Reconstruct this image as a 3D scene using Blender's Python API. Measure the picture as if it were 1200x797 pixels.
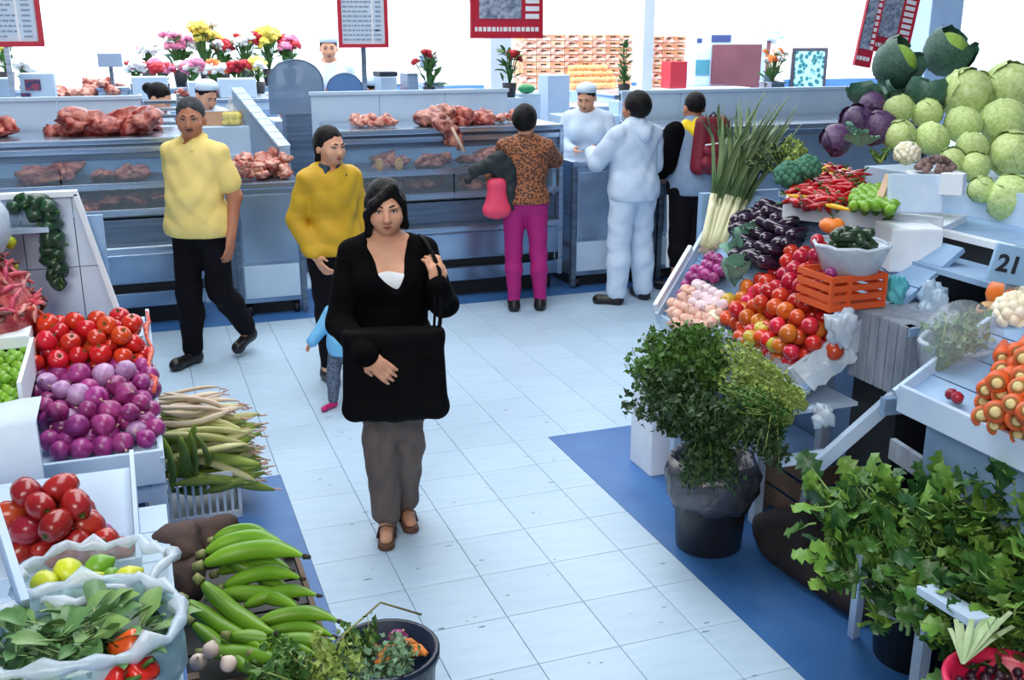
import bpy, bmesh, math, random
import numpy as np
from mathutils import Vector, Matrix, Euler
random.seed(7)
for o in list(bpy.data.objects): bpy.data.objects.remove(o)
S = bpy.context.scene
COL = S.collection
R = math.radians
# ---------------------------------------------------------------- camera
FPX, PITCH, YAW, CAMH = 1195.0, R(16.7), R(20.2), 2.05
cd = bpy.data.cameras.new('camera'); cam = bpy.data.objects.new('camera', cd); COL.objects.link(cam)
cam.location = (0, 0, CAMH); cam.rotation_euler = (math.pi/2-PITCH, 0, -YAW)
cd.sensor_width = 36; cd.lens = FPX/1200*36; cd.clip_start = .05; cd.clip_end = 200
S.camera = cam
# ---------------------------------------------------------------- world and lights
w = bpy.data.worlds.new('world'); S.world = w; w.use_nodes = True
w.node_tree.nodes['Background'].inputs[0].default_value = (.66, .83, 1, 1)
w.node_tree.nodes['Background'].inputs[1].default_value = .13
def area(name, loc, rot, sx, sy, power, color=(1, 1, 1)):
    l = bpy.data.lights.new(name, 'AREA'); l.shape = 'RECTANGLE'; l.size = sx; l.size_y = sy; l.energy = power; l.color = color
    o = bpy.data.objects.new(name, l); COL.objects.link(o); o.location = loc; o.rotation_euler = rot; return o
area('overhead_light', (1.0, 4.2, 6.0), (0, 0, 0), 2.6, 7, 360, (.93, .97, 1))
area('overhead_light', (3.0, 10.5, 6.0), (0, 0, 0), 12, 4, 700, (.93, .97, 1))
area('overhead_light', (4.0, 14.2, 5.4), (R(38), 0, 0), 22, 1.6, 2300, (.97, .99, 1))  # extra lamp tilted at the far wall, added to wash it white
area('fill_behind_camera', (-2.5, -3.0, 4.2), (R(58), 0, R(-28)), 4, 3, 340, (1, .97, .93))  # unseen fill lamp added behind the camera to brighten faces and fronts
S.view_settings.view_transform = 'Standard'; S.view_settings.look = 'None'
S.view_settings.exposure = -0.08; S.view_settings.gamma = 1; S.view_settings.use_curve_mapping = False
# ---------------------------------------------------------------- pixel helpers (image taken as 1200x797)
_fw = Vector((math.sin(YAW)*math.cos(PITCH), math.cos(YAW)*math.cos(PITCH), -math.sin(PITCH)))
_rt = Vector((math.cos(YAW), -math.sin(YAW), 0)); _up = _rt.cross(_fw); _C = Vector((0, 0, CAMH))
def ray(x, y): return _fw+_rt*((x-600)/FPX)+_up*((398.5-y)/FPX)
def at(x, y, d): return _C+ray(x, y)*d
def onz(x, y, z=0): d = ray(x, y); return _C+d*((z-CAMH)/d.z)
def ony(x, y, Y): d = ray(x, y); return _C+d*(Y/d.y)
def onx(x, y, X): d = ray(x, y); return _C+d*(X/d.x)
# ---------------------------------------------------------------- materials
def s2l(c):
    return tuple(((v/255)/12.92 if v/255 <= .04045 else ((v/255+.055)/1.055)**2.4) for v in c)
MATS = {}
def mat(name, c, c2=None, rough=.6, metal=0, scale=8, bump=0, bscale=None, rnd=0, spec=.5, alpha=1, trans=0, stretch=None, sharp=0, sub=0, kind='noise', coord='Object', emit=0, hue=0):
    if name in MATS: return MATS[name]
    m = bpy.data.materials.new(name); m.use_nodes = True; nt = m.node_tree; N = nt.nodes; L = nt.links
    b = N['Principled BSDF']; b.inputs['Roughness'].default_value = rough; b.inputs['Metallic'].default_value = metal
    b.inputs['Specular IOR Level'].default_value = spec; b.inputs['Alpha'].default_value = alpha
    b.inputs['Transmission Weight'].default_value = trans
    if sub: b.inputs['Subsurface Weight'].default_value = sub; b.inputs['Subsurface Radius'].default_value = (.02, .01, .006); b.inputs['Subsurface Scale'].default_value = .5
    col = s2l(c)+(1,); out = None
    tc = N.new('ShaderNodeTexCoord'); mp = N.new('ShaderNodeMapping'); L.new(tc.outputs[coord], mp.inputs[0])
    if stretch: mp.inputs['Scale'].default_value = stretch
    if c2 is not None:
        if kind == 'voronoi':
            t = N.new('ShaderNodeTexVoronoi'); t.inputs['Scale'].default_value = scale; fac = t.outputs['Distance']
        elif kind == 'wave':
            t = N.new('ShaderNodeTexWave'); t.inputs['Scale'].default_value = scale; t.inputs['Distortion'].default_value = 4; fac = t.outputs['Fac']
        else:
            t = N.new('ShaderNodeTexNoise'); t.inputs['Scale'].default_value = scale; t.inputs['Detail'].default_value = 4; fac = t.outputs['Fac']
        L.new(mp.outputs[0], t.inputs['Vector'])
        rp = N.new('ShaderNodeValToRGB'); L.new(fac, rp.inputs[0])
        lo, hi = (.3+.19*sharp, .7-.19*sharp)
        rp.color_ramp.elements[0].position = lo; rp.color_ramp.elements[1].position = hi
        rp.color_ramp.elements[0].color = col; rp.color_ramp.elements[1].color = s2l(c2)+(1,)
        out = rp.outputs[0]
    if rnd or hue:
        oi = N.new('ShaderNodeObjectInfo'); hs = N.new('ShaderNodeHueSaturation')
        mr = N.new('ShaderNodeMapRange'); L.new(oi.outputs['Random'], mr.inputs[0]); mr.inputs[3].default_value = 1-rnd; mr.inputs[4].default_value = 1+rnd
        L.new(mr.outputs[0], hs.inputs['Value'])
        if hue:
            m2 = N.new('ShaderNodeMath'); m2.operation = 'MULTIPLY'; L.new(oi.outputs['Random'], m2.inputs[0]); m2.inputs[1].default_value = 7.31
            m3 = N.new('ShaderNodeMath'); m3.operation = 'FRACT'; L.new(m2.outputs[0], m3.inputs[0])
            mh = N.new('ShaderNodeMapRange'); L.new(m3.outputs[0], mh.inputs[0]); mh.inputs[3].default_value = .5-hue; mh.inputs[4].default_value = .5+hue
            L.new(mh.outputs[0], hs.inputs['Hue'])
        if out: L.new(out, hs.inputs['Color'])
        else: hs.inputs['Color'].default_value = col
        out = hs.outputs[0]
    if out: L.new(out, b.inputs['Base Color'])
    else: b.inputs['Base Color'].default_value = col
    if bump:
        t2 = N.new('ShaderNodeTexNoise'); t2.inputs['Scale'].default_value = bscale or scale*2; t2.inputs['Detail'].default_value = 5
        L.new(mp.outputs[0], t2.inputs['Vector'])
        bp = N.new('ShaderNodeBump'); bp.inputs['Strength'].default_value = bump; bp.inputs['Distance'].default_value = .01
        L.new(t2.outputs['Fac'], bp.inputs['Height']); L.new(bp.outputs[0], b.inputs['Normal'])
    MATS[name] = m; return m
# ---------------------------------------------------------------- mesh building
def wloc(o):
    v = Vector((0, 0, 0))
    while o is not None: v += o.location; o = o.parent
    return v
def mkobj(name, me, parent=None):
    o = bpy.data.objects.new(name, me); COL.objects.link(o)
    if parent is not None: o.parent = parent
    return o
def np_mesh(name, V, Fq, smooth=True, mats=(), fm=None):
    me = bpy.data.meshes.new(name); V = np.asarray(V, np.float32); Fq = np.asarray(Fq, np.int32)
    n = Fq.shape[1]; me.vertices.add(len(V)); me.vertices.foreach_set('co', V.ravel())
    me.loops.add(Fq.size); me.loops.foreach_set('vertex_index', Fq.ravel())
    me.polygons.add(len(Fq)); me.polygons.foreach_set('loop_start', np.arange(0, Fq.size, n, dtype=np.int32))
    me.polygons.foreach_set('loop_total', np.full(len(Fq), n, np.int32))
    for m in mats: me.materials.append(m)
    if fm is not None: me.polygons.foreach_set('material_index', np.asarray(fm, np.int32))
    me.polygons.foreach_set('use_smooth', np.full(len(Fq), bool(smooth)))
    me.update(calc_edges=True); return me
class MB:
    def __init__(s): s.v = []; s.f = []; s.m = []
    def add(s, vs, fs, mi=0):
        n = len(s.v); s.v += [tuple(v) for v in vs]; s.f += [tuple(i+n for i in f) for f in fs]; s.m += [mi]*len(fs); return s
    def box(s, c, d, rot=None, mi=0, bev=0):
        x, y, z = d[0]/2, d[1]/2, d[2]/2; c = Vector(c)
        M = rot if isinstance(rot, Matrix) else (Euler(rot).to_matrix() if rot else Matrix.Identity(3))
        if not bev:
            vs = [c+M@Vector((a*x, b*y, e*z)) for a in (-1, 1) for b in (-1, 1) for e in (-1, 1)]
            return s.add(vs, [(0, 1, 3, 2), (4, 6, 7, 5), (0, 4, 5, 1), (2, 3, 7, 6), (0, 2, 6, 4), (1, 5, 7, 3)], mi)
        bm = bmesh.new(); bmesh.ops.create_cube(bm, size=1)
        for v in bm.verts: v.co = Vector((v.co.x*d[0], v.co.y*d[1], v.co.z*d[2]))
        bmesh.ops.bevel(bm, geom=bm.edges[:], offset=bev, segments=2, affect='EDGES', profile=.6)
        bm.verts.index_update()
        s.add([c+M@v.co for v in bm.verts], [[v.index for v in f.verts] for f in bm.faces], mi); bm.free(); return s
    def b2(s, a, b, mi=0, bev=0):
        a = Vector(a); b = Vector(b); return s.box((a+b)/2, [abs(q) for q in (b-a)], None, mi, bev)
    def bar(s, p, q, w, h, mi=0, upv=(0, 0, 1), bev=0):
        p = Vector(p); q = Vector(q); d = (q-p); L = d.length; d.normalize(); u = Vector(upv)
        if abs(d.dot(u)) > .98: u = Vector((1, 0, 0))
        sx = d.cross(u).normalized(); su = sx.cross(d)
        M = Matrix((sx, d, su)).transposed(); return s.box((p+q)/2, (w, L, h), M, mi, bev)
    def tube(s, pts, r, n=8, mi=0, cap=True, flat=1.0):
        pts = [Vector(p) for p in pts]; rs = r if isinstance(r, (list, tuple)) else [r]*len(pts)
        base = len(s.v); T0 = (pts[1]-pts[0]).normalized(); u = T0.orthogonal().normalized(); vs = []
        for i, p in enumerate(pts):
            T = (pts[min(i+1, len(pts)-1)]-pts[max(i-1, 0)]).normalized()
            u = (u-T*u.dot(T)); u = u.normalized() if u.length > 1e-6 else T.orthogonal().normalized(); b = T.cross(u)
            for k in range(n):
                a = 2*math.pi*k/n; vs.append(p+(u*math.cos(a)+b*math.sin(a)*flat)*rs[i])
        fs = [(i*n+k, i*n+(k+1) % n, (i+1)*n+(k+1) % n, (i+1)*n+k) for i in range(len(pts)-1) for k in range(n)]
        if cap: fs += [tuple(range(n))[::-1], tuple(range((len(pts)-1)*n, len(pts)*n))]
        return s.add(vs, fs, mi)
    def lathe(s, prof, n=16, c=(0, 0, 0), mi=0, wob=None, M=None):
        c = Vector(c); vs = []; m = len(prof)
        for (r, z) in prof:
            for k in range(n):
                a = 2*math.pi*k/n; rr = r*(wob(a, z) if wob else 1); v = Vector((rr*math.cos(a), rr*math.sin(a), z))
                vs.append(c+(M@v if M else v))
        fs = [(i*n+k, i*n+(k+1) % n, (i+1)*n+(k+1) % n, (i+1)*n+k) for i in range(m-1) for k in range(n)]
        fs += [tuple(range(n))[::-1], tuple(range((m-1)*n, m*n))]
        return s.add(vs, fs, mi)
    def sph(s, c, r, n=12, mi=0, M=None):
        r = r if isinstance(r, (tuple, list)) else (r, r, r); c = Vector(c); h = n//2; vs = []
        for i in range(h+1):
            t = math.pi*min(max(i/h, .002), .998)
            for k in range(n):
                a = 2*math.pi*k/n; v = Vector((r[0]*math.sin(t)*math.cos(a), r[1]*math.sin(t)*math.sin(a), -r[2]*math.cos(t)))
                vs.append(c+(M@v if M else v))
        fs = [(i*n+k, i*n+(k+1) % n, (i+1)*n+(k+1) % n, (i+1)*n+k) for i in range(h) for k in range(n)]
        return s.add(vs, fs, mi)
    def quad(s, a, b, c, d, mi=0): return s.add([a, b, c, d], [(0, 1, 2, 3)], mi)
    def mesh(s, name, m, smooth=False):
        me = bpy.data.meshes.new(name); me.from_pydata(s.v, [], s.f); ms = m if isinstance(m, (list, tuple)) else [m]
        for q in ms: me.materials.append(q)
        me.polygons.foreach_set('material_index', s.m); me.polygons.foreach_set('use_smooth', [bool(smooth)]*len(s.f)); me.update()
        return me
    def build(s, name, m, parent=None, smooth=False, local=False):
        if parent is not None and not local:
            w_ = wloc(parent); s.v = [(a-w_.x, b-w_.y, c-w_.z) for a, b, c in s.v]
        return mkobj(name, s.mesh(name, m, smooth), parent)
def box(name, a, b, m, parent=None, bev=0): return MB().b2(a, b, 0, bev).build(name, m, parent)
def tag(o, label, cat, group=None, kind=None):
    o['label'] = label; o['category'] = cat
    if group: o['group'] = group
    if kind: o['kind'] = kind
    return o
def thing(name, label, cat, loc, group=None, rz=0):
    o = bpy.data.objects.new(name, None); COL.objects.link(o); o.location = loc; o.rotation_euler = (0, 0, rz)
    o.empty_display_size = .1; return tag(o, label, cat, group)
def struct(o): o['kind'] = 'structure'; return o
def world_mesh(name, mb, m, label, cat, group=None, smooth=False):
    """single-mesh thing: origin moved to its base centre"""
    V = np.array(mb.v); o0 = Vector(((V[:, 0].min()+V[:, 0].max())/2, (V[:, 1].min()+V[:, 1].max())/2, V[:, 2].min()))
    mb.v = [(a-o0.x, b-o0.y, c-o0.z) for a, b, c in mb.v]
    o = mkobj(name, mb.mesh(name, m, smooth)); o.location = o0; return tag(o, label, cat, group)
def copy_tree(o, parent=None):
    c = o.copy(); COL.objects.link(c); c.parent = parent
    for ch in o.children: copy_tree(ch, c)
    return c
def rrot(): return (random.uniform(0, 6.28), random.uniform(0, 6.28), random.uniform(0, 6.28))
class Kind:
    """a vegetable kind: first use moves the prototype, later uses copy it"""
    def __init__(s, proto): s.p = proto; s.used = False
    def put(s, loc, rot=(0, 0, 0), sc=1, label=None, group=None, cat=None):
        o = copy_tree(s.p) if s.used else s.p; s.used = True
        o.location = loc; o.rotation_euler = rot; o.scale = (sc, sc, sc) if not isinstance(sc, tuple) else sc
        if label: o['label'] = label
        if group: o['group'] = group
        if cat: o['category'] = cat
        return o
# ---------------------------------------------------------------- signed-distance bodies
def rotm(rx=0, ry=0, rz=0): return np.array(Euler((rx, ry, rz)).to_matrix())
class SDF:
    def __init__(s): s.p = []; s.c = []; s.noise = None
    def cone(s, a, b, ra, rb, k=.03, m=0, op=1): s.p.append(('c', np.array(a, float), np.array(b, float), ra, rb, k, m, op)); return s
    def ell(s, c, r, Rm=None, k=.03, m=0, op=1):
        s.p.append(('e', np.array(c, float), np.array(r, float), Rm, None, k, m, op)); return s
    def cut(s, p, n): s.c.append((np.array(p, float), np.array(n, float))); return s
    def mesh(s, name, vox, mats):
        lo = np.full(3, 9.); hi = -lo
        for p in s.p:
            if p[7] < 0: continue
            if p[0] == 'c':
                for q, r in ((p[1], p[3]), (p[2], p[4])): lo = np.minimum(lo, q-r); hi = np.maximum(hi, q+r)
            else: r = max(p[2]) if p[3] is not None else p[2]; lo = np.minimum(lo, p[1]-r); hi = np.maximum(hi, p[1]+r)
        lo -= 3*vox+.01; hi += 3*vox+.01
        n = np.ceil((hi-lo)/vox).astype(int)+1
        D = np.full(n, .2, np.float32); Lb = np.zeros(n, np.int8)
        ax = [lo[i]+vox*np.arange(n[i]) for i in range(3)]
        for p in s.p:
            k = p[5]
            if p[0] == 'c': a, b = np.minimum(p[1]-p[3], p[2]-p[4]), np.maximum(p[1]+p[3], p[2]+p[4])
            else: r = max(p[2]) if p[3] is not None else p[2]; a, b = p[1]-r, p[1]+r
            mg = k+2.5*vox; i0 = np.maximum(np.floor((a-mg-lo)/vox).astype(int), 0); i1 = np.minimum(np.ceil((b+mg-lo)/vox).astype(int)+1, n)
            if np.any(i1 <= i0): continue
            sl = tuple(slice(i0[i], i1[i]) for i in range(3))
            X, Y, Z = np.meshgrid(ax[0][sl[0]], ax[1][sl[1]], ax[2][sl[2]], indexing='ij', sparse=True)
            if p[0] == 'c':
                ba = p[2]-p[1]; L2 = max(ba@ba, 1e-9)
                t = np.clip(((X-p[1][0])*ba[0]+(Y-p[1][1])*ba[1]+(Z-p[1][2])*ba[2])/L2, 0, 1)
                d = np.sqrt((X-p[1][0]-t*ba[0])**2+(Y-p[1][1]-t*ba[1])**2+(Z-p[1][2]-t*ba[2])**2)-(p[3]+(p[4]-p[3])*t)
            else:
                dx, dy, dz = X-p[1][0], Y-p[1][1], Z-p[1][2]
                if p[3] is not None:
                    M = p[3]; dx, dy, dz = (M[0, 0]*dx+M[1, 0]*dy+M[2, 0]*dz, M[0, 1]*dx+M[1, 1]*dy+M[2, 1]*dz, M[0, 2]*dx+M[1, 2]*dy+M[2, 2]*dz)
                r = p[2]; k0 = np.sqrt((dx/r[0])**2+(dy/r[1])**2+(dz/r[2])**2); k1 = np.sqrt((dx/r[0]**2)**2+(dy/r[1]**2)**2+(dz/r[2]**2)**2)+1e-6
                d = k0*(k0-1)/k1; d = np.where(k0 < .05, -min(r), d)
            d = d.astype(np.float32); cur = D[sl]
            if p[7] > 0:
                lab = Lb[sl]; lab[d < cur] = p[6]; Lb[sl] = lab
                h = np.maximum(k-np.abs(cur-d), 0)/k; D[sl] = np.minimum(cur, d)-h*h*k*.25
            else:
                nd = -d; h = np.maximum(k-np.abs(cur-nd), 0)/k; D[sl] = np.maximum(cur, nd)+h*h*k*.25
        if s.noise is not None or s.c:
            X, Y, Z = np.meshgrid(*ax, indexing='ij', sparse=True)
            if s.noise is not None: D += s.noise(X, Y, Z).astype(np.float32)
            for (q, nn) in s.c: D = np.maximum(D, ((X-q[0])*nn[0]+(Y-q[1])*nn[1]+(Z-q[2])*nn[2]).astype(np.float32))
        ins = D < 0
        cnt = np.zeros(n-1, np.uint8); offs = [(i, j, k) for i in (0, 1) for j in (0, 1) for k in (0, 1)]
        for (i, j, k) in offs: cnt += ins[i:n[0]-1+i, j:n[1]-1+j, k:n[2]-1+k]
        idx = np.argwhere((cnt > 0) & (cnt < 8)); ID = np.full(n-1, -1, np.int32); ID[tuple(idx.T)] = np.arange(len(idx))
        acc = np.zeros((len(idx), 3)); num = np.zeros(len(idx))
        val = {o_: D[idx[:, 0]+o_[0], idx[:, 1]+o_[1], idx[:, 2]+o_[2]] for o_ in offs}
        for o1 in offs:
            for axx in range(3):
                if o1[axx]: continue
                o2 = list(o1); o2[axx] = 1; o2 = tuple(o2); a, b = val[o1], val[o2]; cr = (a < 0) != (b < 0)
                t = np.where(cr, a/np.where(cr, a-b, 1), 0); P = np.tile(np.array(o1, float), (len(idx), 1)); P[:, axx] += t
                acc += P*cr[:, None]; num += cr
        V = lo+vox*(idx+acc/num[:, None]); lab = Lb[tuple(idx.T)]; Q = []
        for axx in range(3):
            u, v_ = (axx+1) % 3, (axx+2) % 3
            a = [slice(1, -1)]*3; a[axx] = slice(0, n[axx]-1); b = list(a); b[axx] = slice(1, n[axx])
            A, B = ins[tuple(a)], ins[tuple(b)]; e = np.argwhere(A != B)
            if not len(e): continue
            pos = A[tuple(e.T)]; g = e.copy(); g[:, u] += 1; g[:, v_] += 1
            def cid(du, dv): h = g.copy(); h[:, u] -= du; h[:, v_] -= dv; return ID[tuple(h.T)]
            q = np.stack([cid(1, 1), cid(0, 1), cid(0, 0), cid(1, 0)], 1); q[~pos] = q[~pos][:, ::-1]; Q.append(q)
        Q = np.concatenate(Q); Q = Q[(Q >= 0).all(1)]
        return np_mesh(name, V, Q, True, mats, lab[Q[:, 0]])
# ---------------------------------------------------------------- people
def skinm(name, c, c2): return mat(name, c, c2, rough=.5, scale=9, spec=.35, sub=.08)
SK1 = skinm('skin_warm', (224, 170, 140), (206, 148, 118)); SK2 = skinm('skin_brown', (186, 128, 98), (168, 108, 82))
LIP = mat('lips', (158, 82, 76), rough=.4); HAIR = mat('hair_black', (6, 5, 6), (15, 12, 13), spec=.22, rough=.55, scale=30, stretch=(1, 1, .12), bump=.7, bscale=120)
HAIRG = mat('hair_grey', (74, 76, 82), (40, 40, 44), spec=.2, rough=.7, scale=40, bump=.4, bscale=90)
EYEW = mat('eye_white', (226, 222, 218), rough=.2); EYED = mat('eye_dark', (24, 16, 14), rough=.12); BROW = mat('eyebrow', (30, 22, 20), rough=.7)
def folds(amp, seed=0.0, f=1.0):
    def fn(X, Y, Z):
        u = f*(X*15+Z*11)+1.6*np.sin(f*(Z*8+Y*10)+seed); v = f*(X*-13+Z*19)+1.8*np.sin(f*(X*10+Y*6)+seed*2); q = f*(Y*17+X*9-Z*6)+1.3*np.sin(f*Z*12+seed*3)
        return amp*(.9-.62*np.abs(np.sin(u))-.55*np.abs(np.sin(v))-.5*np.abs(np.sin(q))+.22*np.sin(f*(X*47+Z*39)+seed))
    return fn
def person(label, loc, rz, H, sp):
    root = thing('person', label, 'person', loc, None, rz); sc = H/1.6; root.scale = (sc,)*3
    vox = sp.get('vox', .009); skin = sp.get('skin', SK2); g = sp.get('girth', 1.0); belly = sp.get('belly', 0); bust = sp.get('bust', 0)
    hp, hy, hr = [R(a) for a in sp.get('head', (0, 0, 0))]; RH = rotm(0, 0, hy)@rotm(hp, 0, 0)@rotm(0, hr, 0); PV = np.array((0, .01, 1.375))
    hs = sp.get('headscale', 1.0)
    def h(p): return PV+RH@((np.array(p, float)-PV)*hs)
    def add(n, sd, mats, parent=root, vx=None): return mkobj(n, sd.mesh(n, vx or vox, mats), parent)
    J = {}
    for sgn, k in ((-1, 'R'), (1, 'L')):
        a = sp.get('arm'+k, {}); l = sp.get('leg'+k, {})
        J[k] = dict(sh=np.array(a.get('sh', (sgn*.152*g, .012, 1.278))), el=np.array(a.get('el', (sgn*.215*g, .03, 1.03))), wr=np.array(a.get('wr', (sgn*.225*g, -.04, .80))),
                    hip=np.array((sgn*.085*g, .012, .84)), kn=np.array(l.get('kn', (sgn*.09, -.005, .46))), an=np.array(l.get('an', (sgn*.09, .025, .085))),
                    toe=np.array(l.get('toe', (sgn*.105, -.125, .028))), hd=a.get('hd'), pn=a.get('pn', (-sgn, 0, 0)), curl=a.get('curl', .5), sgn=sgn)
    def torso(sd, e=0, k=.05, zc=0):
        sd.ell((0, .0, 1.19), (.152*g+e, .100+.02*(g-1)+e, .165+e), k=k); sd.ell((0, -.012*belly*4, 1.03), (.132*g+e+.03*belly, .098+e+.06*belly, .15+e), k=k)
        sd.ell((0, .015, .88), (.162*g+e, .115+e, .125+e), k=k)
        for q in (-1, 1):
            sd.cone((q*.025, .018, 1.318), J['L' if q > 0 else 'R']['sh'], .056+e*.5, .047+e*.6, k=.045)
            if bust: sd.ell((q*.072*g, -.085, 1.165), (.062+e, .055+e, .062+e), k=.05)
    def arm(sd, k, e=0, upto=1.0, e2=None, kk=.03):
        j = J[k]; e2 = e if e2 is None else e2
        if upto < .9: sd.cone(j['sh'], j['sh']+(j['el']-j['sh'])*upto*1.6, .048+e, .047+e2, k=kk)
        else: sd.cone(j['sh'], j['el'], .047+e, .040+(e+e2)/2, k=kk); sd.cone(j['el'], j['el']+(j['wr']-j['el'])*upto, .040+(e+e2)/2, .029+e2, k=kk)
    def leg(sd, k, e=0, e2=None, upto=1.0):
        j = J[k]; e2 = e if e2 is None else e2
        sd.cone(j['hip'], j['kn'], .086+e, .057+(e+e2)/2, k=.04); mid = j['kn']*.65+j['an']*.35+np.array((0, .012, 0))
        sd.cone(j['kn'], mid, .054+(e+e2)/2, .053+e2, k=.03); sd.cone(mid, j['kn']+(j['an']-j['kn'])*upto, .051+e2, .037+e2, k=.03)
    # body, one continuous surface
    b = SDF(); torso(b)
    b.cone((0, .022, 1.30), h((0, .012, 1.42)), .056, .050, k=.03)
    for k in 'LR':
        arm(b, k); leg(b, k); j = J[k]
        b.cone(j['an'], j['an']+np.array((0, .02, -.045)), .038, .034, k=.02); b.cone(j['an']+np.array((0, 0, -.04)), j['toe'], .036, .026, k=.025)
        # hand: palm, four fingers and a thumb
        d = j['wr']-j['el'] if j['hd'] is None else np.array(j['hd'], float); d = d/np.linalg.norm(d)
        pn = np.array(j['pn'], float); pn = pn-d*(pn@d); pn /= np.linalg.norm(pn); side = np.cross(d, pn); th = side*(1 if sp.get('arm'+k, {}).get('thumb', 1) > 0 else -1)
        w_ = j['wr']; Mx = np.stack([d, side, pn], 1); fr = sp.get('finger', .0088)
        b.ell(w_+d*.048, (.052, .039, .016), Mx, k=.02)
        for q, L in ((-1.5, .058), (-.5, .074), (.5, .078), (1.5, .070)):
            L = L*.92; rt = w_+d*.086+th*(q*.0195); c1 = j['curl']*.7; c2 = j['curl']*1.5
            m1 = rt+(d*math.cos(c1)+pn*math.sin(c1)+th*q*.06)*L*.55; m2 = m1+(d*math.cos(c2)+pn*math.sin(c2)+th*q*.02)*L*.5
            b.cone(rt-d*.012, m1, fr*1.12, fr, k=.005); b.cone(m1, m2, fr, fr*.8, k=.004)
        t0 = w_+d*.026+th*.026; t1 = t0+(d*.6+th*.62+pn*.35)*.036; b.cone(t0, t1, .0125, .0105, k=.012); b.cone(t1, t1+(d*.9+th*.1+pn*.4)*.032, fr*1.15, fr*.9, k=.005)
    E = lambda c, r, k=.02, m=0, op=1: b.ell(h(c), np.array(r)*hs, RH, k=k, m=m, op=op)
    E((0, .014, 1.502), (.075, .093, .088)); E((0, -.022, 1.452), (.061, .070, .078), .03); E((0, -.056, 1.402), (.034, .030, .024), .03)
    for q in (-1, 1):
        E((q*.036, -.060, 1.443), (.028, .026, .028), .03); E((q*.077, .012, 1.462), (.011, .020, .031), .008); E((q*.031, -.096, 1.480), (.019, .014, .011), .012, 0, -1)
        E((q*.030, -.082, 1.497), (.026, .012, .008), .014); E((q*.011, -.094, 1.440), (.008, .010, .007), .008)
    b.cone(h((0, -.086, 1.485)), h((0, -.106, 1.446)), .0085*hs, .0125*hs, k=.014)
    E((0, -.084, 1.4145), (.021, .009, .009), .010)
    add('body', b, [skin, LIP], root, vox)
    if sp.get('face', True):
        for q in (-1, 1):
            c = h((q*.0305, -.0800, 1.4785)); e = MB().sph(c, (.0125*hs, .0065*hs, .0056*hs), 10, M=Matrix(RH.tolist())); ew = e.build('eye', EYEW, root, True, True)
            c2 = h((q*.0305, -.0835, 1.4787)); MB().sph(c2, (.0056*hs, .0040*hs, .0053*hs), 8, M=Matrix(RH.tolist())).build('iris', EYED, ew, True, True)
            MB().tube([h((q*.013, -.0945, 1.500)), h((q*.028, -.0945, 1.5065)), h((q*.046, -.079, 1.500))], [.0032*hs, .004*hs, .002*hs], 6).build('eyebrow', BROW, root, True, True); MB().tube([h((q*.017, -.0855, 1.4815)), h((q*.030, -.0875, 1.4850)), h((q*.045, -.0795, 1.4800))], [.0016*hs, .0024*hs, .0012*hs], 5).build('upper_lid', BROW, root, True, True)
        MB().tube([h((-.022, -.0880, 1.4150)), h((-.008, -.0975, 1.4190)), h((0, -.0980, 1.4178)), h((.008, -.0975, 1.4190)), h((.022, -.0880, 1.4150))], [.0012*hs, .0034*hs, .0034*hs, .0034*hs, .0012*hs], 6).build('upper_lip', LIP, root, True, True); MB().tube([h((-.019, -.0880, 1.4130)), h((0, -.0970, 1.4100)), h((.019, -.0880, 1.4130))], [.0012*hs, .0044*hs, .0012*hs], 6).build('lower_lip', LIP, root, True, True)
    if sp.get('moustache'):
        MB().tube([h((-.026, -.086, 1.423)), h((0, -.101, 1.4285)), h((.026, -.086, 1.423))], [.003, .006, .003], 6).build('moustache', HAIRG, root, True, True)
    # hair
    hm = sp.get('hairmat', HAIR); st = sp.get('hair', 'short'); hh = SDF()
    HE = lambda c, r, k=.02, op=1: hh.ell(h(c), np.array(r)*hs, RH, k=k, op=op)
    if st:
        up_ = .010 if st in ('afro',) else 0
        HE((0, .021, 1.509), (.0805+up_, .096+up_, .090+up_))
        if st in ('bob', 'long', 'back'):
            for q in (-1, 1):
                hh.cone(h((q*.060, .02, 1.49)), h((q*.060, .04, 1.385)), .026, .018, k=.03)
            hh.cone(h((0, .06, 1.48)), h((0, .065, 1.36 if st == 'bob' else 1.30)), .055, .042, k=.04)
        if st == 'back': hh.cone(h((0, .075, 1.47)), h((0, .085, 1.38)), .045, .03, k=.03)
        if st == 'bun': hh.ell(h((0, .12, 1.50)), (.045, .045, .045), k=.02)
        if st == 'afro': HE((0, .035, 1.49), (.09, .095, .09))
        HE((0, -.095, 1.445), (.068, .080, .088), .012, -1)
        if st in ('bob',):   # side-swept fringe
            hh.cone(h((.030, -.060, 1.572)), h((-.050, -.083, 1.510)), .020, .019, k=.02); hh.cone(h((-.050, -.080, 1.512)), h((-.077, -.040, 1.455)), .020, .017, k=.02)
            hh.cone(h((-.075, -.040, 1.46)), h((-.080, -.012, 1.365)), .018, .016, k=.02); hh.cone(h((.030, -.06, 1.572)), h((.074, -.048, 1.505)), .014, .012, k=.02); hh.cone(h((.074, -.042, 1.505)), h((.080, -.008, 1.39)), .012, .014, k=.02)
        else: HE((0, -.10, 1.46), (.062, .07, .06), .012, -1)
        hh.noise = folds(.0022, 3, 3.0)
        add('hair', hh, [hm])
    # clothes
    t = sp.get('top')
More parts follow.
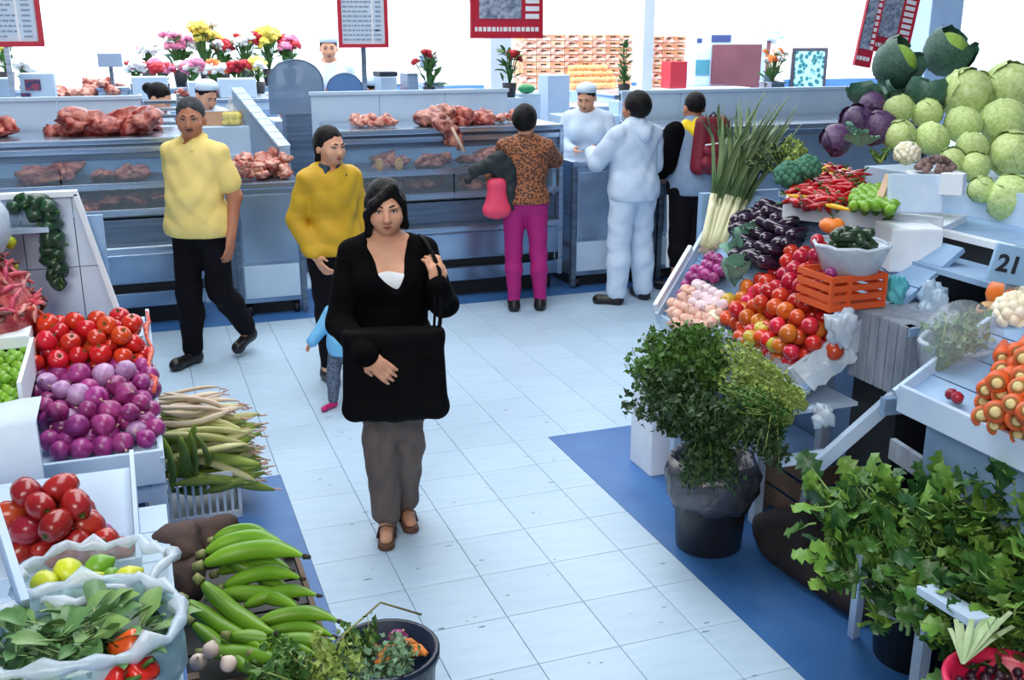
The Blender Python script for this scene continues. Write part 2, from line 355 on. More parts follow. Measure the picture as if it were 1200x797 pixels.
    if t:
        e = t.get('loose', .014); sd = SDF(); torso(sd, e, .06)
        for k in 'LR': arm(sd, k, e*.9, {'long': 1.0, 'short': .42, 'elbow': .55}[t.get('sleeve', 'long')], t.get('cuff', e*.9), .014)
        hem = t.get('hem', .82)
        if hem < .84: sd.cone((0, .015, .9), (0, .015, hem+.06), .12*g+e, .125*g+e, k=.08)
        if t.get('skirt'): sd.ell((0, .0, hem+.05), (.165*g+e+t['skirt'], .125+e+t['skirt'], .16), k=.06)
        nk = t.get('neck', 'round')
        if nk == 'round': sd.ell((0, -.03, 1.375), (.068, .075, .045), k=.012, op=-1)
        if nk == 'wide': sd.ell((0, -.03, 1.385), (.105, .09, .075), k=.010, op=-1); sd.cone((0, -.11, 1.345), (.025, -.165, 1.165), .112, .034, k=.010, op=-1)
        if nk == 'high': sd.cone((0, .02, 1.33), (0, .01, 1.385), .075, .068, k=.03); sd.ell((0, .0, 1.42), (.055, .06, .05), k=.008, op=-1)
        if nk == 'collar': sd.cone((0, .02, 1.34), (0, .015, 1.365), .072, .066, k=.02); sd.ell((0, -.045, 1.40), (.055, .07, .07), k=.01, op=-1)
        sd.noise = folds(t.get('fold', .0035), t.get('seed', 1.0)); sd.cut((0, 0, hem), (0, 0, -1))
        to = add(t.get('name', 'shirt'), sd, [t['mat']])
        if t.get('hood'):
            q = SDF(); q.cone((-.085, .05, 1.335), (0, .105, 1.29), .045, .055, k=.04); q.cone((.085, .05, 1.335), (0, .105, 1.29), .045, .055, k=.04); q.cone((-.07, .0, 1.36), (.0, .07, 1.37), .028, .03, k=.03); q.cone((.07, .0, 1.36), (.0, .07, 1.37), .028, .03, k=.03)
            q.noise = folds(.004, 2, 1.3); add('hood', q, [t['hood']], to)
        if t.get('collarmat'):
            q = SDF()
            for a in range(9):
                an = R(-150+a*37.5) if False else R(-60+a*37.5)
                an2 = R(-60+(a+1)*37.5)
                if a < 8: q.cone((.066*math.cos(an), .012+.062*math.sin(an)*1, 1.355+.012*math.sin(an)), (.066*math.cos(an2), .012+.062*math.sin(an2), 1.355+.012*math.sin(an2)), .021, .021, k=.012)
            q.cone((.05, -.055, 1.345), (.065, -.085, 1.30), .015, .012, k=.01); q.cone((-.05, -.055, 1.345), (-.065, -.085, 1.30), .015, .012, k=.01)
            add('collar', q, [t['collarmat']], to)
    p = sp.get('pants')
    if p:
        e = p.get('loose', .012); sd = SDF(); sd.ell((0, .012, .88), (.163*g+e, .117+e, .125+e), k=.05)
        for k in 'LR': leg(sd, k, e, p.get('flare', e), p.get('upto', .93))
        sd.noise = folds(p.get('fold', .004), p.get('seed', 2.0)); sd.cut((0, 0, p.get('waist', .97)), (0, 0, 1))
        po = add(p.get('name', 'trousers'), sd, [p['mat']])
        if p.get('stripe'):
            for k in 'LR':
                j = J[k]; q = SDF(); ex = np.array((j['sgn']*(.075+e), .0, 0)); ex2 = np.array((j['sgn']*(.052+e), .0, 0))
                q.cone(j['hip']+ex+np.array((0, 0, -.05)), j['kn']+ex2, .016, .016); q.cone(j['kn']+ex2, j['kn']*.35+j['an']*.65+ex2, .016, .016); add('side_stripe', q, [p['stripe']], po)
    f = sp.get('shoe')
    if f:
        for k in 'LR':
            j = J[k]; q = SDF(); an, toe = j['an'], j['toe']; dv = (toe-an)*np.array((1, 1, 0)); 
            q.cone(an+np.array((0, .018, -.045)), an+np.array((0, .0, f.get('top', .01))), .043, .043, k=.02); q.cone(an+np.array((0, .02, -.05)), toe+np.array((0, 0, .008)), .041, .034, k=.03)
            q.cone(toe+np.array((0, -.0, .004)), toe+dv*.12+np.array((0, 0, .002)), .034, .030, k=.03); q.cut((0, 0, min(toe[2], an[2])-.034-(.0 if toe[2] < .06 else .03)), (0, 0, -1)); so = add('shoe', q, [f['mat']])
    return root, J, h, add
# ---------------------------------------------------------------- floor
TILE = mat('vinyl_tile', (187, 210, 230), (172, 198, 221), rough=.35, scale=3.0, rnd=.035, spec=.4, stretch=(1, 6, 1), bump=.03)
JOINT = mat('tile_joint', (150, 174, 198), rough=.8)
BLUE = mat('blue_floor', (66, 116, 176), (52, 102, 164), rough=.38, scale=5, spec=.5)
SPECK = mat('floor_scuff', (116, 138, 158), rough=.8)
fl = struct(box('floor', (-9, -4, -.12), (16, 19, -.012), JOINT))
def region(name, x0, x1, y0, y1):
    o = struct(box(name, (x0, y0, -.0118), (x1, y1, 0), BLUE, None)); return o
region('floor_blue_left', -6, .516, -3, 4.665); region('floor_blue_right', 1.921, 9, -3, 4.665); region('floor_blue_back', -6, 9, 7.482, 8.4)
T = .305; tiles = {}
def tile(x0, x1, y0, y1):
    key = (round(x1-x0, 4), round(y1-y0, 4))
    if key not in tiles:
        a, b = key; q = .0012; ch = .0016
        m = MB(); m.add([(q, q, -.0118), (a-q, q, -.0118), (a-q, b-q, -.0118), (q, b-q, -.0118), (q, q, -.001), (a-q, q, -.001), (a-q, b-q, -.001), (q, b-q, -.001), (q+ch, q+ch, 0), (a-q-ch, q+ch, 0), (a-q-ch, b-q-ch, 0), (q+ch, b-q-ch, 0)],
            [(0, 1, 5, 4), (1, 2, 6, 5), (2, 3, 7, 6), (3, 0, 4, 7), (4, 5, 9, 8), (5, 6, 10, 9), (6, 7, 11, 10), (7, 4, 8, 11), (8, 9, 10, 11)])
        tiles[key] = m.mesh('tile', TILE)
    o = mkobj('tile', tiles[key], fl); o.location = (x0, y0, 0)
X0, TY = .512-T*12, .313
far = MB()
for i in range(0, 44):
    for j in range(-9, 9):
        x0, y0 = X0+T*i, 4.665+TY*j; x1, y1 = x0+T, y0+TY
        if j < 0:
            if x1 < .6 or x0 > 1.9: continue
            x0 = max(x0, .5165); x1 = min(x1, 1.921)
        elif x0 < -.7 or x0 > 4.3:
            far.b2((x0+.0012, y0+.0012, -.0118), (x1-.0012, y1-.0012, 0)); continue
        tile(x0, x1, y0, y1)
fo = far.build('outer_tiles', TILE, fl); fo['kind'] = 'stuff'
random.seed(3)
sc_ = MB()
for i in range(85):
    x, y = random.uniform(.6, 1.88), random.uniform(2.3, 4.6)
    if i > 55: x, y = random.uniform(.2, 3.0), random.uniform(4.8, 7.3)
    r = random.uniform(.003, .008); a = random.uniform(-.2, .2); n = 7; c = Vector((x, y, .0006)); e = random.uniform(1, 3.2)
    sc_.add([c]+[c+Vector((r*e*math.cos(k*6.283/n)*random.uniform(.6, 1.1), r*.7*math.sin(k*6.283/n)*random.uniform(.6, 1.1), 0)) for k in range(n)], [(0, k+1, (k+1) % n+1) for k in range(n)])
so = sc_.build('scuff_marks', SPECK, fl); so['kind'] = 'stuff'
# ---------------------------------------------------------------- walls
WALL = mat('white_wall', (238, 244, 250), (228, 237, 246), rough=.8, scale=1.2)
WBLUE = mat('wall_blue_band', (70, 116, 172), (60, 106, 164), rough=.5, scale=3)
struct(box('wall_back', (-14, 17.0, -.012), (21, 17.25, 6.5), WALL))
struct(box('wall_right', (15.0, 6, -.012), (15.2, 17.0, 6.5), WALL))
struct(box('baseboard_back', (-14, 16.97, -.012), (21, 17.0, 1.22), WBLUE))
COLM = mat('column_paint', (222, 232, 244), (206, 220, 238), rough=.6, scale=2)
for (px_, py_, Y, w_) in ((755, 100, 13.45, .17), (583, 60, 12.6, .28)):
    p = ony(px_, py_, Y); o = MB().b2((p.x-w_/2, Y-w_/2, -.012), (p.x+w_/2, Y+w_/2, 6.4), bev=.012).build('column', COLM); tag(o, 'white square column rising behind the meat counters' if px_ == 583 else 'slim white column beside the stacks of fruit cartons', 'column')
p = ony(1087, 60, 12.6); o = MB().b2((p.x-.28, 12.3, -.012), (p.x+.3, 12.9, 6.4), bev=.02).build('column', mat('column_blue', (176, 202, 232), (160, 190, 226), rough=.6, scale=2)); tag(o, 'broad pale blue column beyond the pile of cabbages', 'column')
# ---------------------------------------------------------------- meat counters
STEEL = mat('brushed_steel', (186, 200, 216), (128, 148, 174), rough=.24, metal=.85, scale=3, stretch=(.4, 1, 14))
STEELD = mat('dark_steel', (118, 134, 154), (84, 100, 120), rough=.35, metal=.7, scale=3, stretch=(.4, 1, 10))
STEELB = mat('blue_steel_panel', (172, 192, 214), (104, 130, 164), rough=.24, metal=.75, scale=1.4)
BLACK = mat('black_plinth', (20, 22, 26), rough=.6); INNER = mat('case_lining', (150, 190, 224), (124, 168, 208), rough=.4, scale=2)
WHITEP = mat('white_panel', (194, 216, 236), (176, 202, 228), rough=.45, scale=2.2)
GLASS = mat('case_glass', (206, 228, 246), rough=.05, alpha=.07, spec=.5)
MEAT = mat('raw_meat', (124, 20, 24), (204, 122, 108), rough=.34, scale=20, bump=.4, rnd=.15, sharp=.45)
MEATP = mat('pale_meat', (170, 62, 52), (230, 178, 160), rough=.36, scale=22, bump=.4, rnd=.15, sharp=.4)
MEATD = mat('dark_meat', (104, 28, 28), (200, 136, 118), rough=.36, scale=18, bump=.4, rnd=.15, sharp=.4)
CASE_GLOW = bpy.data.materials.new('added_case_glow'); CASE_GLOW.use_nodes = True; CASE_GLOW.node_tree.nodes['Principled BSDF'].inputs['Emission Color'].default_value = (.9, .96, 1, 1); CASE_GLOW.node_tree.nodes['Principled BSDF'].inputs['Emission Strength'].default_value = 9  # emissive material for the strip added inside the cases
def case(label, x0, x1, ztop=1.36, back=8.5, shelves=(.84, 1.03)):
    o = thing('meat_display_case', label, 'display case', ((x0+x1)/2, 8.05, 0)); yf = 7.66
    P = lambda n, m, *bs, bev=0: [q for q in [MB()] if [q.b2(a, b, 0, bev) for a, b in bs]][0].build(n, m, o)
    P('plinth', BLACK, ((x0+.03, yf+.12, 0), (x1-.03, back-.05, .14)))
    P('kick_panel', STEELB, ((x0, yf+.02, .14), (x1, back-.02, .25)), bev=.006)
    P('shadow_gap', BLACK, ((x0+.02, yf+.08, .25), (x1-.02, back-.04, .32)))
    P('body', STEELB, ((x0, yf, .32), (x1, back, .55)), bev=.02)
    P('ledge', STEEL, ((x0, yf-.03, .55), (x1, yf+.08, .60)), bev=.01)
    P('lower_grille', STEELD, ((x0+.01, yf+.07, .60), (x1-.01, yf+.09, .78)))
    P('lining', INNER, ((x0, back-.12, .55), (x1, back, ztop-.04)), ((x0, yf+.1, .55), (x0+.03, back-.12, ztop-.04)), ((x1-.03, yf+.1, .55), (x1, back-.12, ztop-.04)))
    for z in shelves:
        s = P('shelf', STEELD, ((x0+.03, yf+.11, z-.03), (x1-.03, back-.12, z)))
        MB().b2((x0+.01, yf+.075, z-.035), (x1-.01, yf+.11, z+.012), 0, .004).build('shelf_edge', STEEL, s)
    P('hood', STEELD, ((x0, yf+.02, ztop-.15), (x1, yf+.22, ztop-.04)), bev=.01)
    P('hood_trim', STEEL, ((x0, yf-.005, ztop-.10), (x1, yf+.02, ztop-.06)), bev=.004)
    P('worktop', STEEL, ((x0-.01, yf-.02, ztop-.04), (x1+.01, back, ztop)), bev=.008)
    n = 2 if x1-x0 < 2 else 3
    for i in range(n):
        a = x0+(x1-x0)*i/n; b = x0+(x1-x0)*(i+1)/n
        P('glass_pane', GLASS, ((a+.006, yf+.045, .80), (b-.006, yf+.052, ztop-.14)))
    lt = P('added_glow_strip', CASE_GLOW, ((x0+.06, yf+.24, ztop-.075), (x1-.06, yf+.265, ztop-.05)))  # unseen glowing strip, added to brighten the case interior
    for x in (x0, x1): P('corner_post', STEEL, ((x-.018, yf-.012, .14), (x+.018, yf+.06, ztop-.04)), bev=.004)
    return o
case('long steel meat case at the left under the biggest red slab', -2.3, .42)
case('steel meat case with hanging bone, left of the woman in pink trousers', 1.46, 3.24)
# short steel cabinet behind the man in yellow
def cabinet(label, x0, x1, zt, y0=7.66, back=8.45, nd=1):
    o = thing('steel_cabinet', label, 'cabinet', ((x0+x1)/2, 8.05, 0))
    P = lambda n, m, a, b, bev=0: MB().b2(a, b, 0, bev).build(n, m, o)
    P('plinth', BLACK, (x0+.03, y0+.08, 0), (x1-.03, back-.03, .1)); P('body', STEELB, (x0, y0+.012, .1), (x1, back, zt-.05), .004); P('top_slab', STEEL, (x0-.02, y0-.025, zt-.05), (x1+.02, back, zt), .01)
    for i in range(nd):
        a = x0+(x1-x0)*i/nd+.03; b = x0+(x1-x0)*(i+1)/nd-.03
        P('upper_panel', STEELB, (a, y0-.006, .42), (b, y0+.014, zt-.09), .006); P('lower_panel', WHITEP, (a, y0-.006, .14), (b, y0+.014, .39), .006)
    for x in (x0, x1): P('frame_post', STEELD, (x-.02, y0-.015, .02), (x+.02, y0+.03, zt-.05))
    for x in (x0+.06, x1-.06):
        MB().tube([(x-.02, y0+.05, .04), (x+.02, y0+.05, .04)], .04, 10).build('caster', BLACK, o, True)
    return o
cabinet('short steel cabinet with pile of chopped meat, between the man and the girl', .66, 1.13, 1.01)
cabinet('steel cabinet in front of the vendor serving customers', 3.36, 4.1, 1.06, nd=1)
cabinet('steel cabinet behind the person with red backpack', 4.16, 6.9, 1.30, nd=3)
# low partition panels behind the counters
for (a, b, lab, z1) in ((-2.3, .10, 'pale blue partition behind the left meat slabs', 1.60), (1.40, 3.1, 'pale blue partition behind the meat near the potted plants', 1.60), (4.2, 7.2, 'pale blue partition beyond the backpack wearer', 1.56)):
    o = thing('partition', lab, 'partition', ((a+b)/2, 8.56, 0)); n = max(2, int((b-a)/.55))
    for i in range(n):
        MB().b2((a+(b-a)*i/n+.003, 8.535, 0), (a+(b-a)*(i+1)/n-.003, 8.565, z1-.03), 0, .003).build('panel', WHITEP, o)
    MB().b2((a-.01, 8.52, z1-.03), (b+.01, 8.58, z1), 0, .004).build('cap_rail', WHITEP, o)
# meat pieces
def meat_mesh(name, m, seed, r=(.11, .08, .05), nx=14):
    rr = random.Random(seed); ph = [rr.uniform(0, 6.28) for _ in range(9)]; q = MB().sph((0, 0, 0), 1, 16); vs = []
    for v in q.v:
        x, y, z = v; n = 1+.22*math.sin(3.1*x+ph[0]+2*y)+.18*math.sin(5*y+ph[1]+z*3)+.12*math.sin(7*z+4*x+ph[2])+.07*math.sin(11*x+ph[3])*math.sin(9*y+ph[4])
        vs.append((x*n*r[0], y*n*r[1], max(z*n, -.75)*r[2]))
    q.v = vs; return q.mesh(name, m, True)
MM = {k: [meat_mesh('meat', m, s+i, r) for i in range(4)] for k, m, s, r in (('red', MEAT, 1, (.11, .08, .05)), ('pale', MEATP, 11, (.06, .045, .035)), ('dark', MEATD, 21, (.12, .09, .04)))}
def meats(kind, n, x0, x1, y0, y1, z0, zj, label, group, sc=(.8, 1.25), seed=0):
    rr = random.Random(seed)
    for i in range(n):
        o = mkobj('meat_piece', rr.choice(MM[kind])); s = rr.uniform(*sc); o.scale = (s, s, s*rr.uniform(.8, 1.3))
        t = rr.random(); o.location = (rr.uniform(x0, x1), rr.uniform(y0, y1), z0+.034*s+zj*(1-abs(2*t-1))*rr.random()); o.rotation_euler = (rr.uniform(-.3, .3), rr.uniform(-.3, .3), rr.uniform(0, 6.28))
        tag(o, label, 'meat', group)
meats('red', 14, -.36, .14, 7.85, 8.2, 1.36, .10, 'red slab in the big heap of beef on the left case top', 'beef heap on the left case', (.9, 1.4), 1)
for (x, y, s, k) in ((-.20, 7.98, 1.45, 0), (.02, 8.0, 1.6, 1)):
    o = mkobj('meat_slab', MM['red'][k]); o.location = (x-.1, y, 1.36+.04*s); o.scale = (s*1.2, s*.9, s*1.25); tag(o, 'large red beef slab on the left case top, ' + ('nearer the sign post' if k == 0 else 'nearer the man in yellow'), 'meat')
meats('red', 6, -.66, -.40, 7.9, 8.2, 1.36, .02, 'small cut of red meat left of the big beef slabs', 'small cuts left of the slabs', (.5, .8), 2)
meats('red', 4, -.98, -.82, 7.9, 8.2, 1.36, .05, 'red meat at the left picture edge on the case top', 'meat at the left edge', (.8, 1.1), 3)
meats('dark', 16, -2.0, .3, 7.86, 8.2, 1.03, .05, 'dark cut on the upper shelf of the left case', 'cuts on the left upper shelf', (.9, 1.5), 4)
meats('dark', 14, -1.4, .3, 7.86, 8.2, .84, .04, 'dark cut on the lower shelf of the left case', 'cuts on the left lower shelf', (.8, 1.3), 5)
meats('pale', 46, .74, 1.08, 7.75, 8.2, 1.01, .14, 'pink chopped meat chunk heaped on the short steel cabinet', 'chopped meat on the short cabinet', (.8, 1.2), 6)
meats('pale', 16, 1.62, 1.95, 7.85, 8.1, 1.36, .05, 'pink meat chunk on the middle case, left heap', 'left heap on the middle case', (.7, 1.0), 7)
meats('red', 9, 2.42, 2.72, 7.85, 8.15, 1.36, .05, 'dark red cut on the middle case right of the bone', 'cuts right of the bone', (.7, 1.1), 8)
meats('pale', 12, 2.66, 3.05, 7.85, 8.1, 1.36, .04, 'pale meat piece at the right end of the middle case', 'pieces at the right end of the middle case', (.7, 1.1), 9)
meats('dark', 14, 1.6, 3.1, 7.86, 8.2, 1.03, .04, 'dark cut on the upper shelf of the middle case', 'cuts on the middle upper shelf', (.7, 1.2), 10)
meats('dark', 14, 1.6, 3.1, 7.86, 8.2, .84, .04, 'dark cut on the lower shelf of the middle case', 'cuts on the middle lower shelf', (.8, 1.2), 11)
# hanging rib with bone
q = SDF(); q.ell((2.20, 7.86, 1.42), (.13, .13, .06)); q.ell((2.33, 7.92, 1.45), (.12, .10, .07)); q.ell((2.25, 7.70, 1.40), (.085, .10, .045), rotm(R(35), 0, 0)); q.ell((2.30, 7.615, 1.315), (.062, .030, .10), rotm(0, R(-14), 0)); q.ell((2.36, 7.605, 1.27), (.035, .022, .07), rotm(0, R(-20), 0)); q.noise = folds(.020, 4, 2.0)
mt = thing('beef_joint', 'beef joint with pale rib hanging over the case edge', 'meat', (2.27, 7.8, 1.36))
me = q.mesh('flesh', .012, [MEATD]); o = mkobj('flesh', me, mt); o.location = -Vector((2.27, 7.8, 1.36))
MB().tube([(2.30, 7.583, 1.37), (2.35, 7.575, 1.27), (2.395, 7.575, 1.185)], [.010, .014, .017], 8).build('rib_bone', mat('bone', (226, 206, 186), (206, 170, 150), rough=.5, scale=10), mt, True)
# two loaves in the glass of the middle case
for i, px_ in enumerate((447, 470)):
    p = ony(px_, 196, 7.80); o = MB().sph((0, 0, 0), (.035, .03, .05), 10).build('fat_lump', mat('yellow_fat', (228, 178, 96), (240, 206, 150), rough=.5, scale=20)); o.location = (p.x, 7.86, 1.03+.045); tag(o, 'yellowish lump of fat on the upper glass shelf, ' + ('left one' if i == 0 else 'right one'), 'fat')
# sloped tiled end wall and cardboard behind the man
o = thing('tiled_ramp', 'white tiled sloping end board between the two meat cases', 'counter end', (1.0, 8.5, 0))
a0, a1 = Vector((.86, 8.95, 1.62)), Vector((1.10, 8.05, 1.22))
MB().add([(a0.x-.04, a0.y, 0), (a1.x-.04, a1.y, 0), a1+Vector((-.04, 0, -.01)), a0+Vector((-.04, 0, -.01)), (a0.x+.04, a0.y, 0), (a1.x+.04, a1.y, 0), a1+Vector((.04, 0, -.01)), a0+Vector((.04, 0, -.01))], [(0, 1, 2, 3), (4, 7, 6, 5), (0, 4, 5, 1), (3, 2, 6, 7), (0, 3, 7, 4), (1, 5, 6, 2)]).build('core', JOINT, o)
for i in range(9):
    p, q_ = a0.lerp(a1, i/9+.004), a0.lerp(a1, (i+1)/9-.004); MB().bar(p, q_, .10, .02, bev=.002).build('tile', WHITEP, o)
CARD = mat('cardboard', (190, 150, 124), (176, 136, 112), rough=.8, scale=5)
o = MB().box((.62, 8.75, 1.28), (.52, .012, .34), (R(-8), 0, 0)).build('cardboard_sheet', CARD); tag(o, 'brown cardboard sheet behind the chopped meat', 'cardboard')
o.data.update()
tag(box('prep_table', (.15, 8.6, 0), (1.0, 9.2, 1.12), WHITEP, bev=.01), 'white block table behind the man in yellow', 'table')
# net bag of lemons
NETY = mat('yellow_lemon', (222, 206, 40), (238, 226, 80), rough=.5, scale=6, rnd=.08)
lm = MB().sph((0, 0, 0), (.03, .03, .036), 10).mesh('lemon', NETY, True)
c = ony(271, 140, 8.72)
nb = thing('lemon_bag', 'net bag of yellow lemons behind the chopped meat', 'bag', (c.x, 8.72, c.z-.05))
for i in range(14):
    a = i*2.4; r = .055*math.sqrt((i % 7+.5)/7); o = mkobj('lemon', lm, nb); o.location = (r*math.cos(a), r*math.sin(a)*.6, .03+.05*(i//7)); o.rotation_euler = rrot()
MB().lathe([(.07, 0), (.085, .04), (.07, .1), (.03, .16), (.012, .2), (.03, .23)], 12).build('net', mat('clear_net', (240, 236, 220), rough=.3, alpha=.25), nb, True, True)
tag(box('shelf_crate', (c.x-.25, 8.62, 1.12), (c.x+.25, 8.95, c.z-.05), WHITEP, bev=.005), 'white crate under the net bag of lemons', 'crate')
# grey slotted rack beside the first vendor
o = thing('slatted_rack', 'grey slatted rack beside the bending vendor', 'rack', (.20, 8.7, 0))
for i in range(4): MB().b2((.12, 8.66, 1.36+.055*i), (.36, 8.72, 1.385+.055*i), 0, .004).build('slat', STEELD if i % 2 else STEEL, o)
for x in (.10, .38): MB().b2((x-.012, 8.66, 0), (x+.012, 8.73, 1.60)).build('upright', STEEL, o)
# rounded glass end screens
SMOKE = mat('smoked_screen', (104, 132, 164), (140, 160, 186), rough=.25, scale=3, alpha=.82); SMOKE2 = mat('blue_screen', (88, 132, 186), (104, 148, 198), rough=.3, scale=3, alpha=.9)
def round_screen(label, pxl, pxr, pyt, pyb, Y, m):
    a, b = ony(pxl, pyb, Y), ony(pxr, pyb, Y); t = ony((pxl+pxr)/2, pyt, Y).z; r = (b.x-a.x)/2; z0 = a.z-.03; hgt = max(t-z0-r*.85, .01)
    prof = [(-r, 0), (r, 0)]+[(r*math.cos(R(k*10)), hgt+r*.85*math.sin(R(k*10))) for k in range(0, 19)]; n = len(prof)
    o = thing('glass_screen', label, 'screen', ((a.x+b.x)/2, Y, z0)); q = MB()
    q.add([(x, -.006, z) for x, z in prof]+[(x, .006, z) for x, z in prof], [tuple(range(n)), tuple(range(n, 2*n))[::-1]]+[(i, i+n, (i+1) % n+n, (i+1) % n) for i in range(n)]).build('pane', m, o, False, True)
    MB().tube([(x, 0, z) for x, z in prof[1:]], .008, 6).build('rim', STEELD, o, True, True)
    MB().b2((-r*.5, -.12, -z0), (r*.5, .12, 0)).build('pedestal', STEELD, o, local=True); return o
round_screen('big rounded smoked screen above the girl in yellow', 316, 380, 70, 130, 9.2, SMOKE)
round_screen('small rounded blue screen right of the bigger one', 384, 425, 86, 114, 9.6, SMOKE2)
o = MB().b2(Vector((ony(383, 142, 8.95).x, 8.95, 0)), ony(391, 114, 8.95)+Vector((0, .08, 0)), 0, .003).build('wooden_post', mat('yellow_wood', (206, 178, 110), (186, 150, 90), rough=.6, scale=10)); tag(o, 'narrow yellowish wooden post beside the rounded screens', 'post')
# ---------------------------------------------------------------- rear counters
Yr = 11.4
def rear(label, x0, x1, y0, y1, zt):
    o = thing('rear_counter', label, 'counter', ((x0+x1)/2, (y0+y1)/2, 0)); MB().b2((x0, y0, 0), (x1, y1, zt-.04), 0, .01).build('body', WHITEP, o); MB().b2((x0-.02, y0-.03, zt-.04), (x1+.02, y1, zt), 0, .008).build('worktop', STEEL, o)
    n = max(2, int((x1-x0)/.9))
    for i in range(n): MB().b2((x0+(x1-x0)*i/n+.03, y0-.012, .3), (x0+(x1-x0)*(i+1)/n-.03, y0, zt-.12), 0, .004).build('front_panel', STEELB, o)
rear('long rear counter at the left with scales and meat', -2.6, 3.6, Yr, Yr+.8, 1.40); rear('rear counter under the red-flowered plants', 3.9, 6.2, Yr, Yr+.8, 1.22)
rear('far counter carrying the flower arrangements', -1.6, 3.4, 13.6, 14.3, 1.42)
rear('wide white counter in front of the maroon door', 5.9, 9.6, 12.2, 13.2, 1.30)
rear('far counter under the fruit cartons', 5.2, 9.2, 14.6, 15.2, 1.25)
def zof(px_, py_, Y): return ony(px_, py_, Y).z
# scales
def scale(px_, Y, zt, label, w_=.3, h_=.34):
    x = ony(px_, 100, Y).x; o = thing('weighing_scale', label, 'scale', (x, Y, zt)); MB().b2((-w_/2, -.14, 0), (w_/2, .14, .1), 0, .01).build('base', STEEL, o, local=True); MB().b2((-w_*.55, -.16, .1), (w_*.55, .16, .125), 0, .005).build('pan', STEEL, o, local=True)
    MB().b2((-.02, .1, .1), (.02, .13, h_), 0, 0).build('pole', STEELD, o, local=True); MB().b2((-w_*.4, .08, h_-.02), (w_*.4, .14, h_+.12), 0, .01).build('display', mat('scale_head', (150, 172, 200), rough=.5), o, local=True); return o
scale(132, 11.7, 1.40, 'grey weighing scale between meat heaps at the rear left'); scale(505, 11.7, 1.40, 'weighing scale beside the potted plant behind the middle case', .24, .3); scale(905, 12.4, 1.30, 'weighing scale near the orange flowers', .22, .1)
# white boxes / machines
PRINT = mat('red_print', (150, 70, 90), (60, 60, 110), rough=.6, scale=30, sharp=.9)
def rbox(px0, px1, py0, py1, Y, m, label, cat='box', d=.3, name='box', zt=None):
    a, b = ony(px0, py1, Y), ony(px1, py0, Y)
    z0 = a.z if zt is None else zt
    return tag(MB().b2((a.x, Y, z0), (b.x, Y+d, b.z), 0, .008).build(name, m), label, cat)
bx_ = rbox(26, 62, 86, 118, 9.6, WHITEP, 'white box with red pictures below the left menu sign', 'box', zt=0, name='printed_box')
MB().b2(ony(30, 106, 9.59), ony(47, 93, 9.59)-Vector((0, .004, 0))).build('picture', PRINT, bx_); MB().b2(ony(25.5, 118, 9.59), ony(36, 109, 9.59)-Vector((0, .004, 0))).build('picture', PRINT, bx_)
for a, b, c_, d_, Y, lab in ((-4, 10, 92, 118, 9.7, 'white box at the left picture edge'), (156, 196, 90, 112, 11.45, 'pale blue box left of the bending vendor'), (222, 250, 96, 108, 11.45, 'white tray box at the rear above the man'), (258, 300, 92, 108, 11.45, 'pale box right of the capped vendor at the rear'), (447, 465, 90, 113, 9.9, 'white box right of the small blue screen'), (478, 490, 86, 112, 9.9, 'steel canister beside the potted plant'), (642, 668, 88, 114, 10.6, 'white box beside the serving vendor')):
    rbox(a, b, c_, d_, Y, STEEL if 'canister' in lab else WHITEP, lab, zt=1.40 if 11.4 < Y < 12.2 else 0)
rbox(520, 566, 105, 112, 10.4, mat('maroon_tray', (130, 50, 66), rough=.5), 'long maroon tray behind the middle case', 'tray', zt=0); rbox(445, 466, 84, 90, 9.95, mat('dark_lid', (34, 42, 60), rough=.5), 'dark lid on the white box behind the middle case', 'lid')
meats('pale', 12, ony(62, 100, 11.6).x, ony(92, 100, 11.6).x, 11.5, 11.9, 1.40, .1, 'pink meat at the far left of the rear counter', 'rear meat far left', (.9, 1.5), 20)
meats('pale', 26, ony(95, 100, 11.6).x, ony(145, 100, 11.6).x, 11.5, 11.9, 1.40, .18, 'pink meat heap under the grey rear scale', 'rear meat under the scale', (.9, 1.7), 21)
meats('red', 9, ony(200, 100, 11.6).x, ony(300, 100, 11.6).x, 11.5, 11.9, 1.40, .06, 'meat piece on the rear counter above the man', 'rear meat above the man', (.6, 1.1), 22)
meats('pale', 10, ony(330, 100, 9.6).x, ony(372, 100, 9.6).x, 9.6, 9.9, 1.30, .12, 'pink meat seen through the smoked screen', 'meat behind the smoked screen', (.8, 1.3), 23)
tag(box('meat_block', (1.22, 9.5, 0), (2.0, 10.0, 1.30), WHITEP, bev=.01), 'white block behind the smoked screen', 'counter')
meats('red', 8, ony(390, 70, 11.6).x, ony(440, 70, 11.6).x, 11.5, 11.9, 1.40, .12, 'cut near the far capped vendor', 'meat near the far vendor', (.8, 1.2), 24)
tag(MB().b2((4.0, 9.3, 0), (6.4, 9.8, 1.28), 0, .01).build('service_counter', WHITEP), 'white service counter behind the serving vendor', 'counter')
